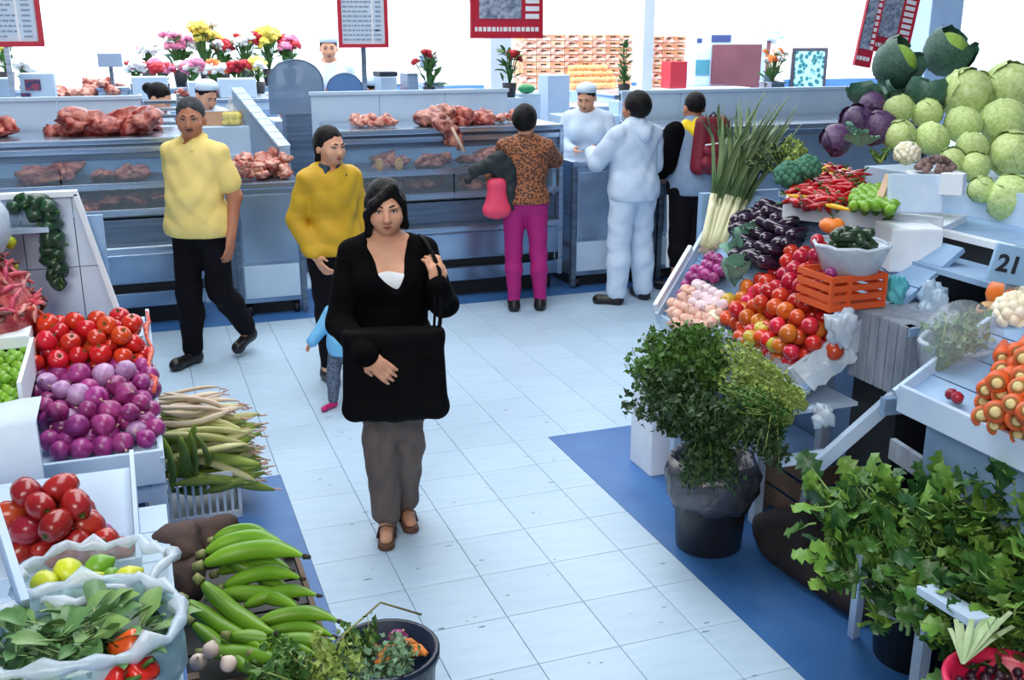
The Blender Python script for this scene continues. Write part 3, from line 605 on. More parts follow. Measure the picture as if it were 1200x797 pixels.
# ---------------------------------------------------------------- flowers and potted plants
LEAFM = mat('plant_leaf', (52, 96, 46), (86, 134, 60), rough=.55, scale=14, rnd=.15); POT = mat('dark_pot', (34, 38, 46), rough=.6); STEMM = mat('stem_green', (70, 110, 52), rough=.6)
def leaf_mesh(name, L, W, m, bend=.3, fold=.25, n=5, ruffle=0, pet=0, petm=None):
    q = MB(); prof = [(0, .06), (.2, .62), (.45, 1), (.72, .74), (.9, .34), (1, .03)]; vs = []
    for i, (t, wd) in enumerate(prof):
        z = L*bend*math.sin(t*1.6)*(1 if bend > 0 else -1)*abs(1); x = L*t*math.cos(bend*t)
        for k, u in enumerate((-1, -.5, 0, .5, 1)):
            rf = ruffle*L*math.sin(i*2.3+k*2.1)*abs(u); vs.append((x+pet*L, u*W*wd/2, z-abs(u)*W*fold*wd*.5*-1+rf))
    q.add(vs, [(i*5+k, (i+1)*5+k, (i+1)*5+k+1, i*5+k+1) for i in range(5) for k in range(4)])
    if pet: q.tube([(0, 0, -.004), (pet*L*.6, 0, 0), ((pet+.55)*L, 0, L*bend*.75-.002)], [W*.05, W*.05, W*.02], 5, mi=1)
    me = q.mesh(name, [m, petm or m], True); return me
SMLEAF = leaf_mesh('leaf', .10, .05, LEAFM); PETALS = {}
def flower_mesh(m, r=.05):
    if m.name in PETALS: return PETALS[m.name]
    q = MB(); rr = random.Random(5)
    for k in range(14):
        a = k*2.4; t = k/14; d = Vector((math.cos(a)*math.sin(t*1.5), math.sin(a)*math.sin(t*1.5), math.cos(t*1.5))); q.sph(d*r*.6, (r*.45, r*.45, r*.3), 6, M=None)
    PETALS[m.name] = q.mesh('flower_head', m, True); return PETALS[m.name]
def fm(n, c, c2): return mat(n, c, c2, rough=.6, scale=30)
FRED, FYEL, FPINK, FWH, FOR = fm('petal_red', (200, 30, 50), (150, 20, 36)), fm('petal_yellow', (240, 210, 60), (246, 228, 120)), fm('petal_pink', (230, 140, 170), (214, 110, 150)), fm('petal_white', (244, 240, 236), (230, 226, 220)), fm('petal_orange', (240, 130, 50), (230, 100, 40))
def plant(label, x, y, z, hgt, spread, nl, flowers, pot=(.1, .16), seed=0, cat='plant', name='potted_plant', lm=None):
    rr = random.Random(seed); o = thing(name, label, cat, (x, y, z)); pr, ph = pot
    MB().lathe([(pr*.75, 0), (pr, ph), (pr*.9, ph), (pr*.85, ph*.85), (.004, ph*.85)], 14).build('pot', POT, o, True, True)
    st = MB()
    for i in range(nl):
        a = rr.uniform(0, 6.28); t = rr.random(); r = spread*(.25+.75*rr.random())*(1-.4*t); zz = ph+hgt*t; q = mkobj('leaf', lm or SMLEAF, o); q.location = (r*.55*math.cos(a), r*.55*math.sin(a), zz); q.rotation_euler = (rr.uniform(-.4, .4), rr.uniform(-1.0, .3), a); s = rr.uniform(.8, 1.5)*spread/.14; q.scale = (s, s, s)
        if i % 4 == 0: st.tube([(0, 0, ph*.8), (r*.3*math.cos(a), r*.3*math.sin(a), ph+hgt*t*.6), (r*.55*math.cos(a), r*.55*math.sin(a), zz)], .005, 5)
    for i, m in enumerate(flowers):
        a = rr.uniform(0, 6.28); r = spread*rr.uniform(.1, .9); zz = ph+hgt*rr.uniform(.75, 1.15); q = mkobj('flower_head', flower_mesh(m), o); q.location = (r*math.cos(a), r*math.sin(a), zz); q.rotation_euler = (rr.uniform(-.6, .6), rr.uniform(-.6, .6), 0); s = rr.uniform(.9, 1.5)*(1.0 if cat == 'plant' else 1.45); q.scale = (s,)*3
        st.tube([(0, 0, ph*.8), (r*.5*math.cos(a), r*.5*math.sin(a), ph+hgt*.4), (r*math.cos(a), r*math.sin(a), zz)], .006, 5)
    st.build('stems', STEMM, o, True, True); return o
def pplant(label, px_, pyb, Y, hpx, spx, nl, fl_, seed, pot=None, zt=None):
    b = ony(px_, pyb, Y); k = 1195/(Y/ray(px_, pyb).y); h_ = hpx/k; s_ = spx/k; pot = pot or (s_*.7, h_*.3)
    return plant(label, b.x, Y, b.z if zt is None else zt, h_-pot[1], s_, nl, fl_, pot, seed)
pplant('potted plant with small red blooms by the rear scale', 503, 114, 9.9, 44, 17, 34, [FRED]*3+[FWH]*2, 1, (.06, .1)); pplant('potted red-flowered plant in front of the white square column', 597, 114, 9.9, 50, 15, 34, [FRED]*4, 2, (.075, .14)); pplant('tall spiky green plant by the slim column', 731, 118, 9.5, 66, 10, 46, [], 3, (.06, .16)); pplant('potted orange and white flowers left of the teal poster', 903, 112, 12.4, 46, 17, 18, [FOR]*9+[FWH]*6, 4, (.11, .2))
for px_, pyb, lab in ((503, 114, 'grey stand under the red-bloomed potted plant'), (597, 114, 'grey stand under the plant by the white square column'), (731, 118, 'grey stand under the spiky plant')):
    Y = 9.5 if px_ == 731 else 9.9; b = ony(px_, pyb, Y); tag(box('plant_stand', (b.x-.11, Y-.11, 0), (b.x+.11, Y+.11, b.z), WHITEP, bev=.005), lab, 'stand')
b = ony(903, 112, 12.4)
for i, (px_, fl_, sp_, hpx, lab) in enumerate(((212, [FPINK]*9+[FWH]*3, 20, 34, 'bouquet of pink flowers on the far counter'), (243, [FYEL]*10+[FWH]*3, 17, 46, 'bouquet of yellow flowers with upright green spikes'), (262, [FRED]*4+[FWH]*5, 14, 28, 'small red and white bouquet on the far counter'), (290, [FWH]*5+[FYEL]*3+[FRED]*3, 15, 36, 'mixed bouquet left of the far yellow blooms'), (316, [FYEL]*12, 17, 38, 'wide bouquet of yellow blooms with dark leaves'), (340, [FPINK]*5+[FRED]*4, 14, 30, 'pink and red bouquet near the far vendor'), (8, [FYEL]*7, 16, 34, 'yellow flowers behind the left menu sign post'), (175, [FPINK]*4+[FWH]*4, 10, 26, 'small pale bouquet right of the grey scale'))):
    x = ony(px_, 90, 13.9).x; k = 1195/(13.9/ray(px_, 90).y); plant(lab, x, 13.9, 1.42, hpx/k*.95, sp_/k, 30, fl_*2, (.09, .2), 30+i, 'bouquet', 'flower_bouquet')
for i, (px_, Y, fl_, sp_, hpx, lab) in enumerate(((225, 12.9, [FWH]*6+[FPINK]*3, 14, 22, 'low white and pink posy in front of the bouquets'), (254, 12.9, [FOR]*5+[FWH]*5, 13, 20, 'low orange posy in front of the yellow bouquet'), (278, 12.9, [FRED]*6, 13, 20, 'low red posy in front of the bouquets'), (303, 12.9, [FWH]*4+[FYEL]*6, 13, 24, 'low yellow and white posy beside the smoked screen'), (190, 12.9, [FPINK]*6+[FRED]*3, 11, 22, 'low pink posy left of the bouquets'), (30, 12.9, [FWH]*5, 12, 26, 'white flowers left of the printed box'), (160, 12.9, [FWH]*3+[FRED]*3, 9, 22, 'tiny red and white posy above the blue box'))):
    x = ony(px_, 90, Y).x; k = 1195/(Y/ray(px_, 90).y); plant(lab, x, Y, 1.36, hpx/k*.8, sp_/k, 20, fl_*2, (.08, .14), 60+i, 'bouquet', 'flower_posy')
tag(box('posy_table', (-2.0, 12.7, 0), (3.2, 13.2, 1.36), WHITEP, bev=.01), 'long white table under the low posies', 'table')
# green umbrella-like cloth bundle beside serving vendor
o = MB().sph(ony(617, 104, 10.3), (.1, .08, .05), 12).build('green_bag', mat('green_plastic', (50, 150, 96), rough=.4), None, True); tag(o, 'green plastic bag behind the spotted blouse', 'bag')
b = ony(617, 104, 10.3); tag(box('bag_stand', (b.x-.12, 10.2, 0), (b.x+.12, 10.4, b.z-.05), WHITEP), 'pale stand under the green plastic bag', 'stand')
# ---------------------------------------------------------------- fruit cartons
CT = [mat('carton_a', (206, 150, 112), (226, 190, 160), rough=.8, scale=9, rnd=.12), mat('carton_b', (190, 104, 78), (232, 208, 186), rough=.8, scale=14, rnd=.12, sharp=.5), mat('carton_c', (214, 176, 130), (198, 120, 84), rough=.8, scale=12, rnd=.12, sharp=.4)]
Yc = 14.7
def cartons(px0, px1, py0, py1, nx, nz, label, group):
    a, b = ony(px0, py1, Yc), ony(px1, py0, Yc); wx = (b.x-a.x)/nx; z0 = 1.25; hz = (b.z-z0)/nz
    ms = [MB().b2((.003, 0, 0), (wx-.003, .4, hz-.004), 0, .006).mesh('carton', c) for c in CT]; hl = MB().b2((wx*.3, -.003, hz*.55), (wx*.7, .002, hz*.72)).mesh('hand_hole', BLACK); st = MB().b2((.006, -.003, hz*.15), (wx-.006, .0, hz*.4)).mesh('printed_band', mat('carton_band', (196, 70, 50), (240, 226, 206), rough=.8, scale=8, coord='Object'))
    for i in range(nx):
        for j in range(nz):
            o = mkobj('fruit_carton', random.choice(ms)); o.location = (a.x+wx*i, Yc, z0+hz*j); tag(o, label, 'carton', group)
            q = mkobj('hand_hole', hl, o); q = mkobj('printed_band', st, o)
cartons(612, 742, 40, 95, 8, 8, 'orange and tan fruit carton stacked left of the slim column', 'cartons left of the slim column'); cartons(762, 804, 42, 92, 3, 7, 'orange and tan fruit carton stacked right of the slim column', 'cartons right of the slim column')
random.seed(5)
ORG = mat('loose_orange', (236, 132, 66), (244, 176, 120), rough=.5, scale=8, rnd=.15); om = MB().sph((0, 0, 0), .055, 10).mesh('orange', ORG, True)
for i in range(46):
    x0, x1 = ony(672, 85, 14.3).x, ony(724, 85, 14.3).x; o = mkobj('orange_fruit', om); r_ = i//12; o.location = (x0+(x1-x0)*((i % 12)+.5*(r_ % 2))/12, 14.35+random.uniform(-.02, .02)+.04*r_, 1.25+.055+.085*r_); tag(o, 'orange fruit heaped in front of the carton stack', 'fruit', 'oranges before the cartons')
tag(box('fruit_table', (5.0, 14.15, 0), (9.2, 14.58, 1.25), WHITEP, bev=.01), 'white table under the heap of oranges', 'table')
rbox(786, 806, 72, 80, 14.2, mat('red_crate', (190, 46, 60), rough=.5), 'red box in front of the right carton stack', 'box', zt=1.25)
# ---------------------------------------------------------------- kiosk, door, poster
KB = mat('kiosk_blue', (186, 214, 240), (170, 202, 234), rough=.6, scale=2); DOOR = mat('maroon_door', (112, 66, 74), (98, 56, 66), rough=.5, scale=3); NAVY = mat('navy_sign', (52, 66, 116), rough=.5); TEAL = mat('teal_glass', (70, 132, 150), rough=.3)
Yk = 15.6; a, b = ony(814, 95, Yk), ony(888, 38, Yk); k = thing('kiosk', 'pale blue kiosk front beside the maroon door', 'kiosk', ((a.x+b.x)/2, Yk, 0))
MB().b2((a.x, Yk, 0), (b.x+.2, Yk+.8, b.z), 0, .01).build('wall', KB, k); MB().b2(ony(834, 49, Yk-.01), ony(857, 41, Yk-.01)+Vector((0, .012, 0))).build('name_board', NAVY, k); MB().b2(ony(815, 88, Yk-.01), ony(832, 70, Yk-.01)+Vector((0, .012, 0))).build('window', TEAL, k); MB().b2(ony(817, 50, Yk-.01), ony(823, 45, Yk-.01)+Vector((0, .012, 0))).build('emblem', NAVY, k)
a, b = ony(833, 112, Yk-.06), ony(893, 52, Yk-.06); d = struct(MB().b2((a.x, Yk-.07, 0), (b.x, Yk-.012, b.z), 0, .006).build('door_1', DOOR)); MB().b2((b.x-.12, Yk-.11, 1.0), (b.x-.06, Yk-.07, 1.12), 0, .01).build('door_handle', STEEL, d)
a, b = ony(899, 112, 16.9), ony(922, 48, 16.9); MB().b2((a.x-.1, 16.9, 0), (a.x, 16.97, b.z)).build('door_frame', DOOR, struct(MB().b2((a.x, 16.92, 0), (b.x, 16.97, b.z-.05)).build('door_2', mat('cream_door', (236, 226, 206), rough=.6)))); tag(MB().b2(ony(899, 47, 16.85), ony(919, 37, 16.85)+Vector((0, .08, 0)), 0, .01).build('wall_sign', mat('green_sign', (90, 130, 150), (200, 220, 230), rough=.5, scale=6, stretch=(1, 1, 5))), 'small greenish sign above the doorway on the far wall', 'sign')
ps = thing('wall_poster', 'dark framed teal poster of small pictures on the far wall', 'poster', ony(947, 105, 16.9)); MB().b2(ony(926, 106, 16.92), ony(971, 56, 16.92)+Vector((0, .03, 0)), 0, .01).build('frame', mat('dark_frame', (52, 48, 60), rough=.5), ps); MB().b2(ony(930, 103, 16.90), ony(967, 60, 16.90)+Vector((0, .02, 0))).build('print', mat('teal_print', (20, 90, 100), (150, 205, 206), rough=.5, scale=11, kind='voronoi', sharp=.4), ps)
# ---------------------------------------------------------------- menu signs
REDF = mat('sign_red', (200, 36, 62), (182, 28, 52), rough=.5, scale=3); PAPER = mat('sign_paper', (212, 226, 240), (198, 216, 234), rough=.6, scale=4); INK = mat('sign_ink', (142, 160, 184), rough=.7); INKD = mat('sign_ink_dark', (82, 92, 116), rough=.7); PHOTO = mat('sign_photo', (96, 110, 136), (176, 186, 202), rough=.6, scale=26, sharp=.3); WPAP = mat('price_box', (240, 240, 244), rough=.6)
def sign(label, pl, pr, pb, Y, hgt, style, tilt=0, post=True, seed=0):
    a, b = ony(pl, pb, Y), ony(pr, pb, Y); W = b.x-a.x; o = thing('menu_sign', label, 'sign', ((a.x+b.x)/2, Y, a.z)); rr = random.Random(seed); o.rotation_euler = (0, tilt, 0)
    fw_ = W*.07 if style == 'paper' else W*.03; z1 = hgt
    B = lambda n, m, x0, x1, za, zb, y0=-.012, y1=.0: MB().b2((x0, y0, za), (x1, y1, zb)).build(n, m, o, local=True)
    B('backing', PAPER if style == 'paper' else REDF, -W/2, W/2, 0, z1, -.01, .01)
    B('frame_rail', REDF, -W/2, W/2, 0, fw_, -.028); B('frame_rail', REDF, -W/2, W/2, z1-fw_, z1, -.028); B('frame_stile', REDF, -W/2, -W/2+fw_, fw_, z1-fw_, -.028); B('frame_stile', REDF, W/2-fw_, W/2, fw_, z1-fw_, -.028)
    if style == 'paper':
        ink = MB(); n = int(hgt/.042)
        for i in range(n):
            z = fw_+.03+i*.04
            if z > z1-fw_-.02: break
            ln = rr.uniform(.4, .62); x = -W*.40
            while x < -W*.40+W*ln: l_ = rr.uniform(.015, .05); ink.b2((x, -.0125, z), (x+l_, -.0105, z+.016)); x += l_+.008
            ink.b2((W*.25, -.0125, z), (W*.36, -.0105, z+.016))
        ink.build('lettering', INK, o, local=True); B('divider', WPAP, W*.17, W*.2, fw_, z1-fw_, -.0135)
    else:
        B('photo_panel', PHOTO, -W*.38, W*.2, hgt*.2, z1*.97, -.016)
        for i in range(int(hgt/.07)):
            z = hgt*.2+i*.07
            if z+.05 > z1-.03: break
            B('price_box', WPAP, W*.26, W*.45, z, z+.045, -.016)
        ink = MB(); x = -W*.44
        while x < W*.42:
            l_ = rr.uniform(.02, .045); ink.b2((x, -.0135, hgt*.07), (x+l_, -.0105, hgt*.115)); x += l_+.012
        ink.build('lettering', WPAP, o, local=True)
    if post: MB().b2((-.02, .005, -a.z), (.02, .04, .1)).build('post', STEEL, o, local=True)
    return o
s1 = sign('red-framed price list on a post at the top left', -40, 53, 55, 9.3, 1.0, 'paper', seed=1); sign('red-framed price list on a stand above the middle meat case', 397, 455, 56, 9.4, .8, 'paper', seed=2)
sign('red sign with grey photo and white price boxes by the column', 551, 635, 45, 9.6, .9, 'photo', seed=3, post=False)
sp_ = sign('tilted red sign with grey photo left of the blue column', 1004, 1062, 62, 10.4, .9, 'photo', R(9), seed=4, post=False); sp2 = sign('narrow tilted white and red price strip beside the far red sign', 999, 1018, 78, 10.3, 1.0, 'photo', R(9), seed=5, post=False)
# hanging wires for the signs that hang
WIRE = mat('wire', (150, 160, 175), rough=.5, metal=.6)
for q, W in ((bpy.data.objects['menu_sign.002'], .2), (bpy.data.objects['menu_sign.003'], .2)):
    for s_ in (-1, 1): MB().tube([(s_*W, 0, .85), (s_*W, 0, 4.2)], .006, 6).build('wire', WIRE, q, local=True)
MB().tube([(0, 0, .95), (0, 0, 4.2)], .006, 6).build('wire', WIRE, sp2, local=True)
# ---------------------------------------------------------------- vegetable kinds
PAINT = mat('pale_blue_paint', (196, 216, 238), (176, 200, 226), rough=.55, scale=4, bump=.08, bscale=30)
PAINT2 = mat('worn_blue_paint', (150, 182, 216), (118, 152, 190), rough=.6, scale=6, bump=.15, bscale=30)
WOODG = mat('grey_wood', (150, 162, 178), (116, 128, 144), rough=.75, scale=6, stretch=(4, 4, 1), bump=.2); WOODB = mat('brown_wood', (120, 100, 84), (90, 74, 62), rough=.8, scale=6, bump=.2)
FOAM = mat('white_foam', (232, 240, 248), (222, 232, 244), rough=.7, scale=12)
PLAST = mat('clear_plastic', (214, 230, 244), rough=.16, alpha=.17, spec=.8, bump=.7, bscale=22); PLASTW = mat('milky_plastic', (222, 234, 246), (196, 216, 236), rough=.25, scale=9, alpha=.6, spec=.7, bump=.6, bscale=20)
TOM = mat('tomato_skin', (196, 30, 28), (214, 60, 34), rough=.2, scale=5, rnd=.14, hue=.012, spec=.6); TOMP = mat('plum_tomato', (150, 30, 34), (190, 62, 40), rough=.22, scale=6, rnd=.2, hue=.015, spec=.6)
TOMO = mat('ripening_tomato', (206, 92, 36), (196, 54, 36), rough=.24, scale=7, rnd=.14, hue=.03, spec=.6); TOMR = mat('crimson_tomato', (162, 18, 34), (184, 32, 40), rough=.2, scale=6, rnd=.14, hue=.012, spec=.6)
ONI = mat('red_onion_skin', (112, 12, 80), (176, 72, 146), rough=.3, scale=7, stretch=(5, 5, .8), rnd=.22, hue=.015, spec=.5, bump=.1); ONIP = mat('onion_pale', (206, 176, 210), (166, 110, 170), rough=.35, scale=8, stretch=(5, 5, .8), rnd=.1)
NECK = mat('onion_neck', (214, 180, 160), (180, 130, 130), rough=.6, scale=20); CAL = mat('calyx_green', (60, 104, 44), rough=.6)
LIME = mat('lime_skin', (96, 152, 40), (136, 182, 52), rough=.35, scale=6, rnd=.14, bump=.08, bscale=90); LEM = mat('yellow_lime_skin', (206, 208, 44), (170, 190, 46), rough=.35, scale=5, rnd=.1, bump=.08, bscale=90)
def lathe_obj(name, prof, m, n=14, wob=None): return MB().lathe(prof, n, wob=wob).build(name, m, None, True)
def calyx(parent, z, r, n=5, m=CAL):
    q = MB()
    for k in range(n):
        a = 6.283*k/n; d = Vector((math.cos(a), math.sin(a), 0)); s = Vector((-d.y, d.x, 0))
        q.add([Vector((0, 0, z)), d*r*.5+s*r*.18+Vector((0, 0, z+.002)), d*r+Vector((0, 0, z-.004)), d*r*.5-s*r*.18+Vector((0, 0, z+.002))], [(0, 1, 2, 3)])
    q.tube([(0, 0, z-.002), (0, 0, z+.012)], [r*.14, r*.1], 5); return q.build('calyx', m, parent, False, True)
def mk_tomato(name, m, r=.038, el=.86, cal=True):
    o = lathe_obj(name, [(.002, -r*el), (r*.5, -r*el*.93), (r*.86, -r*el*.5), (r, 0), (r*.9, r*el*.5), (r*.6, r*el*.86), (r*.28, r*el*.90), (.002, r*el*.80)], m, 14, lambda a, z: 1+.025*math.cos(5*a))
    if cal: calyx(o, r*el*.86, r*.55)
    return o
def mk_onion(name, m, r=.040):
    o = lathe_obj(name, [(.003, -r*.9), (r*.45, -r*.84), (r*.85, -r*.45), (r, 0), (r*.9, r*.42), (r*.55, r*.8), (r*.25, r*1.02), (r*.12, r*1.15)], m, 14)
    MB().lathe([(r*.13, r*1.1), (r*.08, r*1.3), (r*.12, r*1.45)], 6).build('neck', NECK, o, True, True); return o
def mk_lime(name, m, r=.024): return lathe_obj(name, [(.002, -r*1.22), (r*.3, -r*1.1), (r*.8, -r*.6), (r, 0), (r*.8, r*.6), (r*.3, r*1.08), (.003, r*1.25)], m, 12)
K = {}
def kind(key, o, cat): tag(o, 'placeholder', cat); K[key] = Kind(o); return K[key]
kind('tomato', mk_tomato('tomato', TOM, .040), 'tomato'); kind('plum', mk_tomato('plum_tomato', TOMP, .036, 1.25), 'tomato'); kind('rtom', mk_tomato('tomato', TOMO, .034, .9, False), 'tomato'); kind('ctom', mk_tomato('tomato', TOMR, .034, .95, False), 'tomato')
kind('onion', mk_onion('red_onion', ONI), 'onion'); kind('ponion', mk_onion('red_onion', ONIP), 'onion'); kind('lime', mk_lime('lime', LIME), 'lime'); kind('lemon', mk_lime('lemon', LEM, .028), 'lemon')
def inpoly(p, poly):
    x, y = p; c = False; n = len(poly)
    for i in range(n):
        (x1, y1), (x2, y2) = poly[i], poly[i-1]
        if (y1 > y) != (y2 > y) and x < (x2-x1)*(y-y1)/(y2-y1)+x1: c = not c
    return c
def proj(p):
    v = Vector(p)-_C; c = v.dot(_fw); return (600+FPX*v.dot(_rt)/c, 398.5-FPX*v.dot(_up)/c)
class Plane:
    def __init__(s, o, u, v): s.o = Vector(o); s.u = Vector(u).normalized(); s.v = Vector(v).normalized(); s.n = s.u.cross(s.v).normalized(); s.n = s.n if s.n.z > 0 else -s.n
    def hit(s, x, y, h=0): d = ray(x, y); return _C+d*((s.o+s.n*h-_C).dot(s.n)/d.dot(s.n))
    def ab(s, p): q = p-s.o; M = Matrix((s.u, s.v, s.n)).transposed(); return M.inverted()@q
    def at(s, a, b, h=0): return s.o+s.u*a+s.v*b+s.n*h
    def fill(s, poly, step, h, jit=.12, rr=random, row=.87):
        """hexagonal packing of the part of the plane covered by poly"""
        P = [s.ab(s.hit(x, y, h)) for x, y in poly]; a0, a1 = min(p.x for p in P), max(p.x for p in P); b0, b1 = min(p.y for p in P), max(p.y for p in P); pp = [(p.x, p.y) for p in P]; out = []
        j = 0; b = b0+step*.3
        while b < b1:
            a = a0+step*.3+(step/2 if j % 2 else 0)
            while a < a1:
                q = (a+rr.uniform(-jit, jit)*step, b+rr.uniform(-jit, jit)*step)
                if inpoly((a, b), pp): out.append(s.at(q[0], q[1], h+rr.uniform(-.1, .15)*step))
                a += step
            b += step*row; j += 1
        return out
# ================================================================ LEFT STALL
st = thing('market_stall', 'pale blue wooden stall on the left under the onions', 'stall', (-.5, 4.0, 0))
PLt = Plane((-.45, 3.55, .60), (1, 0, 0), (0, 1.03, .27))
# sloping tray: planks, side boards, front board
for i in range(4):
    a = i*.1075; q = MB(); c = [PLt.at(a+.002, 0), PLt.at(a+.105, 0), PLt.at(a+.105, 1.065), PLt.at(a+.002, 1.065)]; q.add(c+[p-PLt.n*.018 for p in c], [(0, 1, 2, 3), (7, 6, 5, 4), (0, 4, 5, 1), (1, 5, 6, 2), (2, 6, 7, 3), (3, 7, 4, 0)]); q.build('plank', PAINT, st)
MB().bar(PLt.at(-.01, -.014, -.004), PLt.at(.445, -.014, -.004), .020, .125, bev=.003).build('front_board', PAINT, st)
for a in (-.01, .44): MB().bar(PLt.at(a, -.02, .005), PLt.at(a, 1.07, .005), .016, .06, bev=.003).build('side_board', PAINT, st)
for (x, y, h_) in ((-.03, 3.60, .58), (-.42, 3.60, .58), (-.03, 4.5, .80), (-.42, 4.5, .80)): MB().b2((x-.025, y-.025, 0), (x+.025, y+.025, h_), 0, .003).build('leg', PAINT, st)
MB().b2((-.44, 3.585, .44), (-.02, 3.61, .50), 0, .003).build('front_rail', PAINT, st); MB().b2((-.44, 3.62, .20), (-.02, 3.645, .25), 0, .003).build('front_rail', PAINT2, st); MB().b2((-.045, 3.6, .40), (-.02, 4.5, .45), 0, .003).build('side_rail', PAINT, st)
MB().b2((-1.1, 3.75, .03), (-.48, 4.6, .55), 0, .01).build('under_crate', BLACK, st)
# tiled end board
WT = mat('white_tile_board', (206, 224, 242), (192, 213, 236), rough=.35, scale=3)
eb = thing('end_board', 'white tiled board with raised rim behind the bags of red pods', 'board', (-.5, 4.72, 0))
Ye = 4.70; pA, pB = ony(88, 226, Ye), ony(141, 372, Ye); xl = -1.25
def eb_x(z): return pA.x+(pB.x-pA.x)*(z-pA.z)/(pB.z-pA.z)
zs = [pA.z, ony(100, 312, Ye).z, pB.z, .42, 0.0]; xs = [xl, ony(30, 300, Ye).x, ony(92, 300, Ye).x]
for i in range(len(zs)-1):
    for k in range(3):
        za, zb = zs[i]-.002, zs[i+1]+.002; x0 = xs[k]+.002
        for_ = (lambda z: eb_x(max(z, .3))-.012) if k == 2 else (lambda z, k=k: xs[k+1]-.002)
        MB().add([(x0, Ye, zb), (for_(zb), Ye, zb), (for_(za), Ye, za), (x0, Ye, za), (x0, Ye+.02, zb), (for_(zb), Ye+.02, zb), (for_(za), Ye+.02, za), (x0, Ye+.02, za)], [(0, 1, 2, 3), (7, 6, 5, 4), (0, 4, 5, 1), (1, 5, 6, 2), (2, 6, 7, 3), (3, 7, 4, 0)]).build('tile', WT, eb)
MB().bar((pA.x, Ye-.005, pA.z), (eb_x(.3), Ye-.005, .3), .05, .022, upv=(1, 0, 0), bev=.003).build('rim', FOAM, eb); MB().bar((xl, Ye-.005, pA.z), (pA.x+.01, Ye-.005, pA.z), .05, .025, bev=.003).build('rim', FOAM, eb); MB().b2((xl, Ye+.022, 0), (-.15, Ye+.05, 1.3)).build('backing', PAINT2, eb)
random.seed(11)
# red onions
polyO = [(46, 536), (184, 516), (186, 455), (172, 425), (40, 440)]
for i, p in enumerate(PLt.fill(polyO, .072, .045)):
    k = 'ponion' if random.random() < .12 else 'onion'; K[k].put(p, rrot(), random.uniform(.88, 1.1), 'pale papery red onion in the front of the left tray' if k == 'ponion' else 'purple red onion heaped in the front of the left tray', 'pale onions in the left tray' if k == 'ponion' else 'purple onions in the left tray')
for i, p in enumerate(PLt.fill([(60, 505), (178, 490), (170, 435), (50, 440)], .088, .098, .2)):
    k = 'ponion' if random.random() < .25 else 'onion'; K[k].put(p, rrot(), random.uniform(.85, 1.12), 'pale papery red onion in the front of the left tray' if k == 'ponion' else 'purple red onion heaped in the front of the left tray', 'pale onions in the left tray' if k == 'ponion' else 'purple onions in the left tray')
# red tomatoes behind the onions
for h_, st_, poly in ((.045, .074, [(34, 440), (176, 428), (166, 388), (44, 396)]), (.10, .078, [(34, 430), (165, 415), (158, 378), (40, 382)]), (.15, .085, [(50, 405), (155, 396), (152, 372), (50, 378)])):
    for p in PLt.fill(poly, st_, h_): K['tomato'].put(p, (random.uniform(-.9, .9), random.uniform(-.9, .9), random.uniform(0, 6)), random.uniform(.9, 1.12), 'round red tomato heaped behind the red onions', 'tomatoes behind the red onions')
for (x, y) in ((140, 372), (141, 385), (143, 405)): K['tomato'].put(at(x, y, 4.38), (.3, .2, random.random()*6), 1.15, 'round red tomato heaped behind the red onions', 'tomatoes behind the red onions')
# red net along the tray side
NET = mat('red_net', (196, 60, 50), (226, 120, 100), rough=.5, scale=60, sharp=.8)
q = MB(); pts = [PLt.at(.435+.01*math.sin(i*1.7), .35+i*.07, .07+.015*math.sin(i*2.1)) for i in range(10)]; q.tube(pts, [.009+.004*math.sin(i*2) for i in range(10)], 8); world_mesh('net_sack', q, NET, 'empty red net sack along the right side of the onion tray', 'sack', smooth=True)
# limes and peas tray
PX = ony(40, 440, 3.6)
lt = thing('lime_tray', 'white tray of green limes left of the tomatoes', 'tray', (-.62, 3.85, .80)); z0 = .80
for a, b in (((-.95, 3.58, z0), (-.425, 4.15, z0+.02)), ((-.44, 3.58, z0), (-.425, 4.15, z0+.14)), ((-.95, 3.58, z0), (-.425, 3.595, z0+.05)), ((-.95, 4.14, z0), (-.425, 4.15, z0+.14))): MB().b2(a, b, 0, .003).build('tray_side', FOAM, lt)
tag(box('tray_support', (-.93, 3.62, .56), (-.46, 4.12, .80), PAINT2), 'painted block under the lime tray', 'block')
rr = random.Random(4)
for i in range(11):
    for j in range(9):
        for l in range(2 if i > 3 else 1):
            x, y = -.46-.043*j-(.02 if i % 2 else 0), 3.625+.047*i+.02*l
            if x < -.80: continue
            K['lime'].put((x+rr.uniform(-.004, .004), y, .842+l*.036+.012*(i > 7)), rrot(), rr.uniform(.8, .98), 'small green lime in the white tray at the left edge', 'limes at the left edge')
# white foam box / cloth covered block in front of limes
cb = thing('covered_block', 'white cloth-covered block at the left below the limes', 'block', (-.6, 3.40, 0))
MB().b2((-1.0, 3.30, .0), (-.385, 3.52, .865), 0, .02).build('block', PAINT, cb)
q = MB(); n = 10; vs = []
for i in range(n):
    for k in range(5):
        t = k/4; x = -1.0+.635*i/(n-1); vs.append((x, 3.54-.26*min(t*2, 1)+(-.01*math.sin(i*1.3)*max(0, t-.5)*2), .885+.012*math.sin(i*.9)-.34*max(0, t-.5)*2-.05*(i/(n-1))*0))
q.add(vs, [(i*5+k, i*5+k+1, (i+1)*5+k+1, (i+1)*5+k) for i in range(n-1) for k in range(4)]); q.build('cloth', mat('white_cloth', (208, 222, 238), (190, 206, 226), rough=.8, scale=5, bump=.2), cb, True)
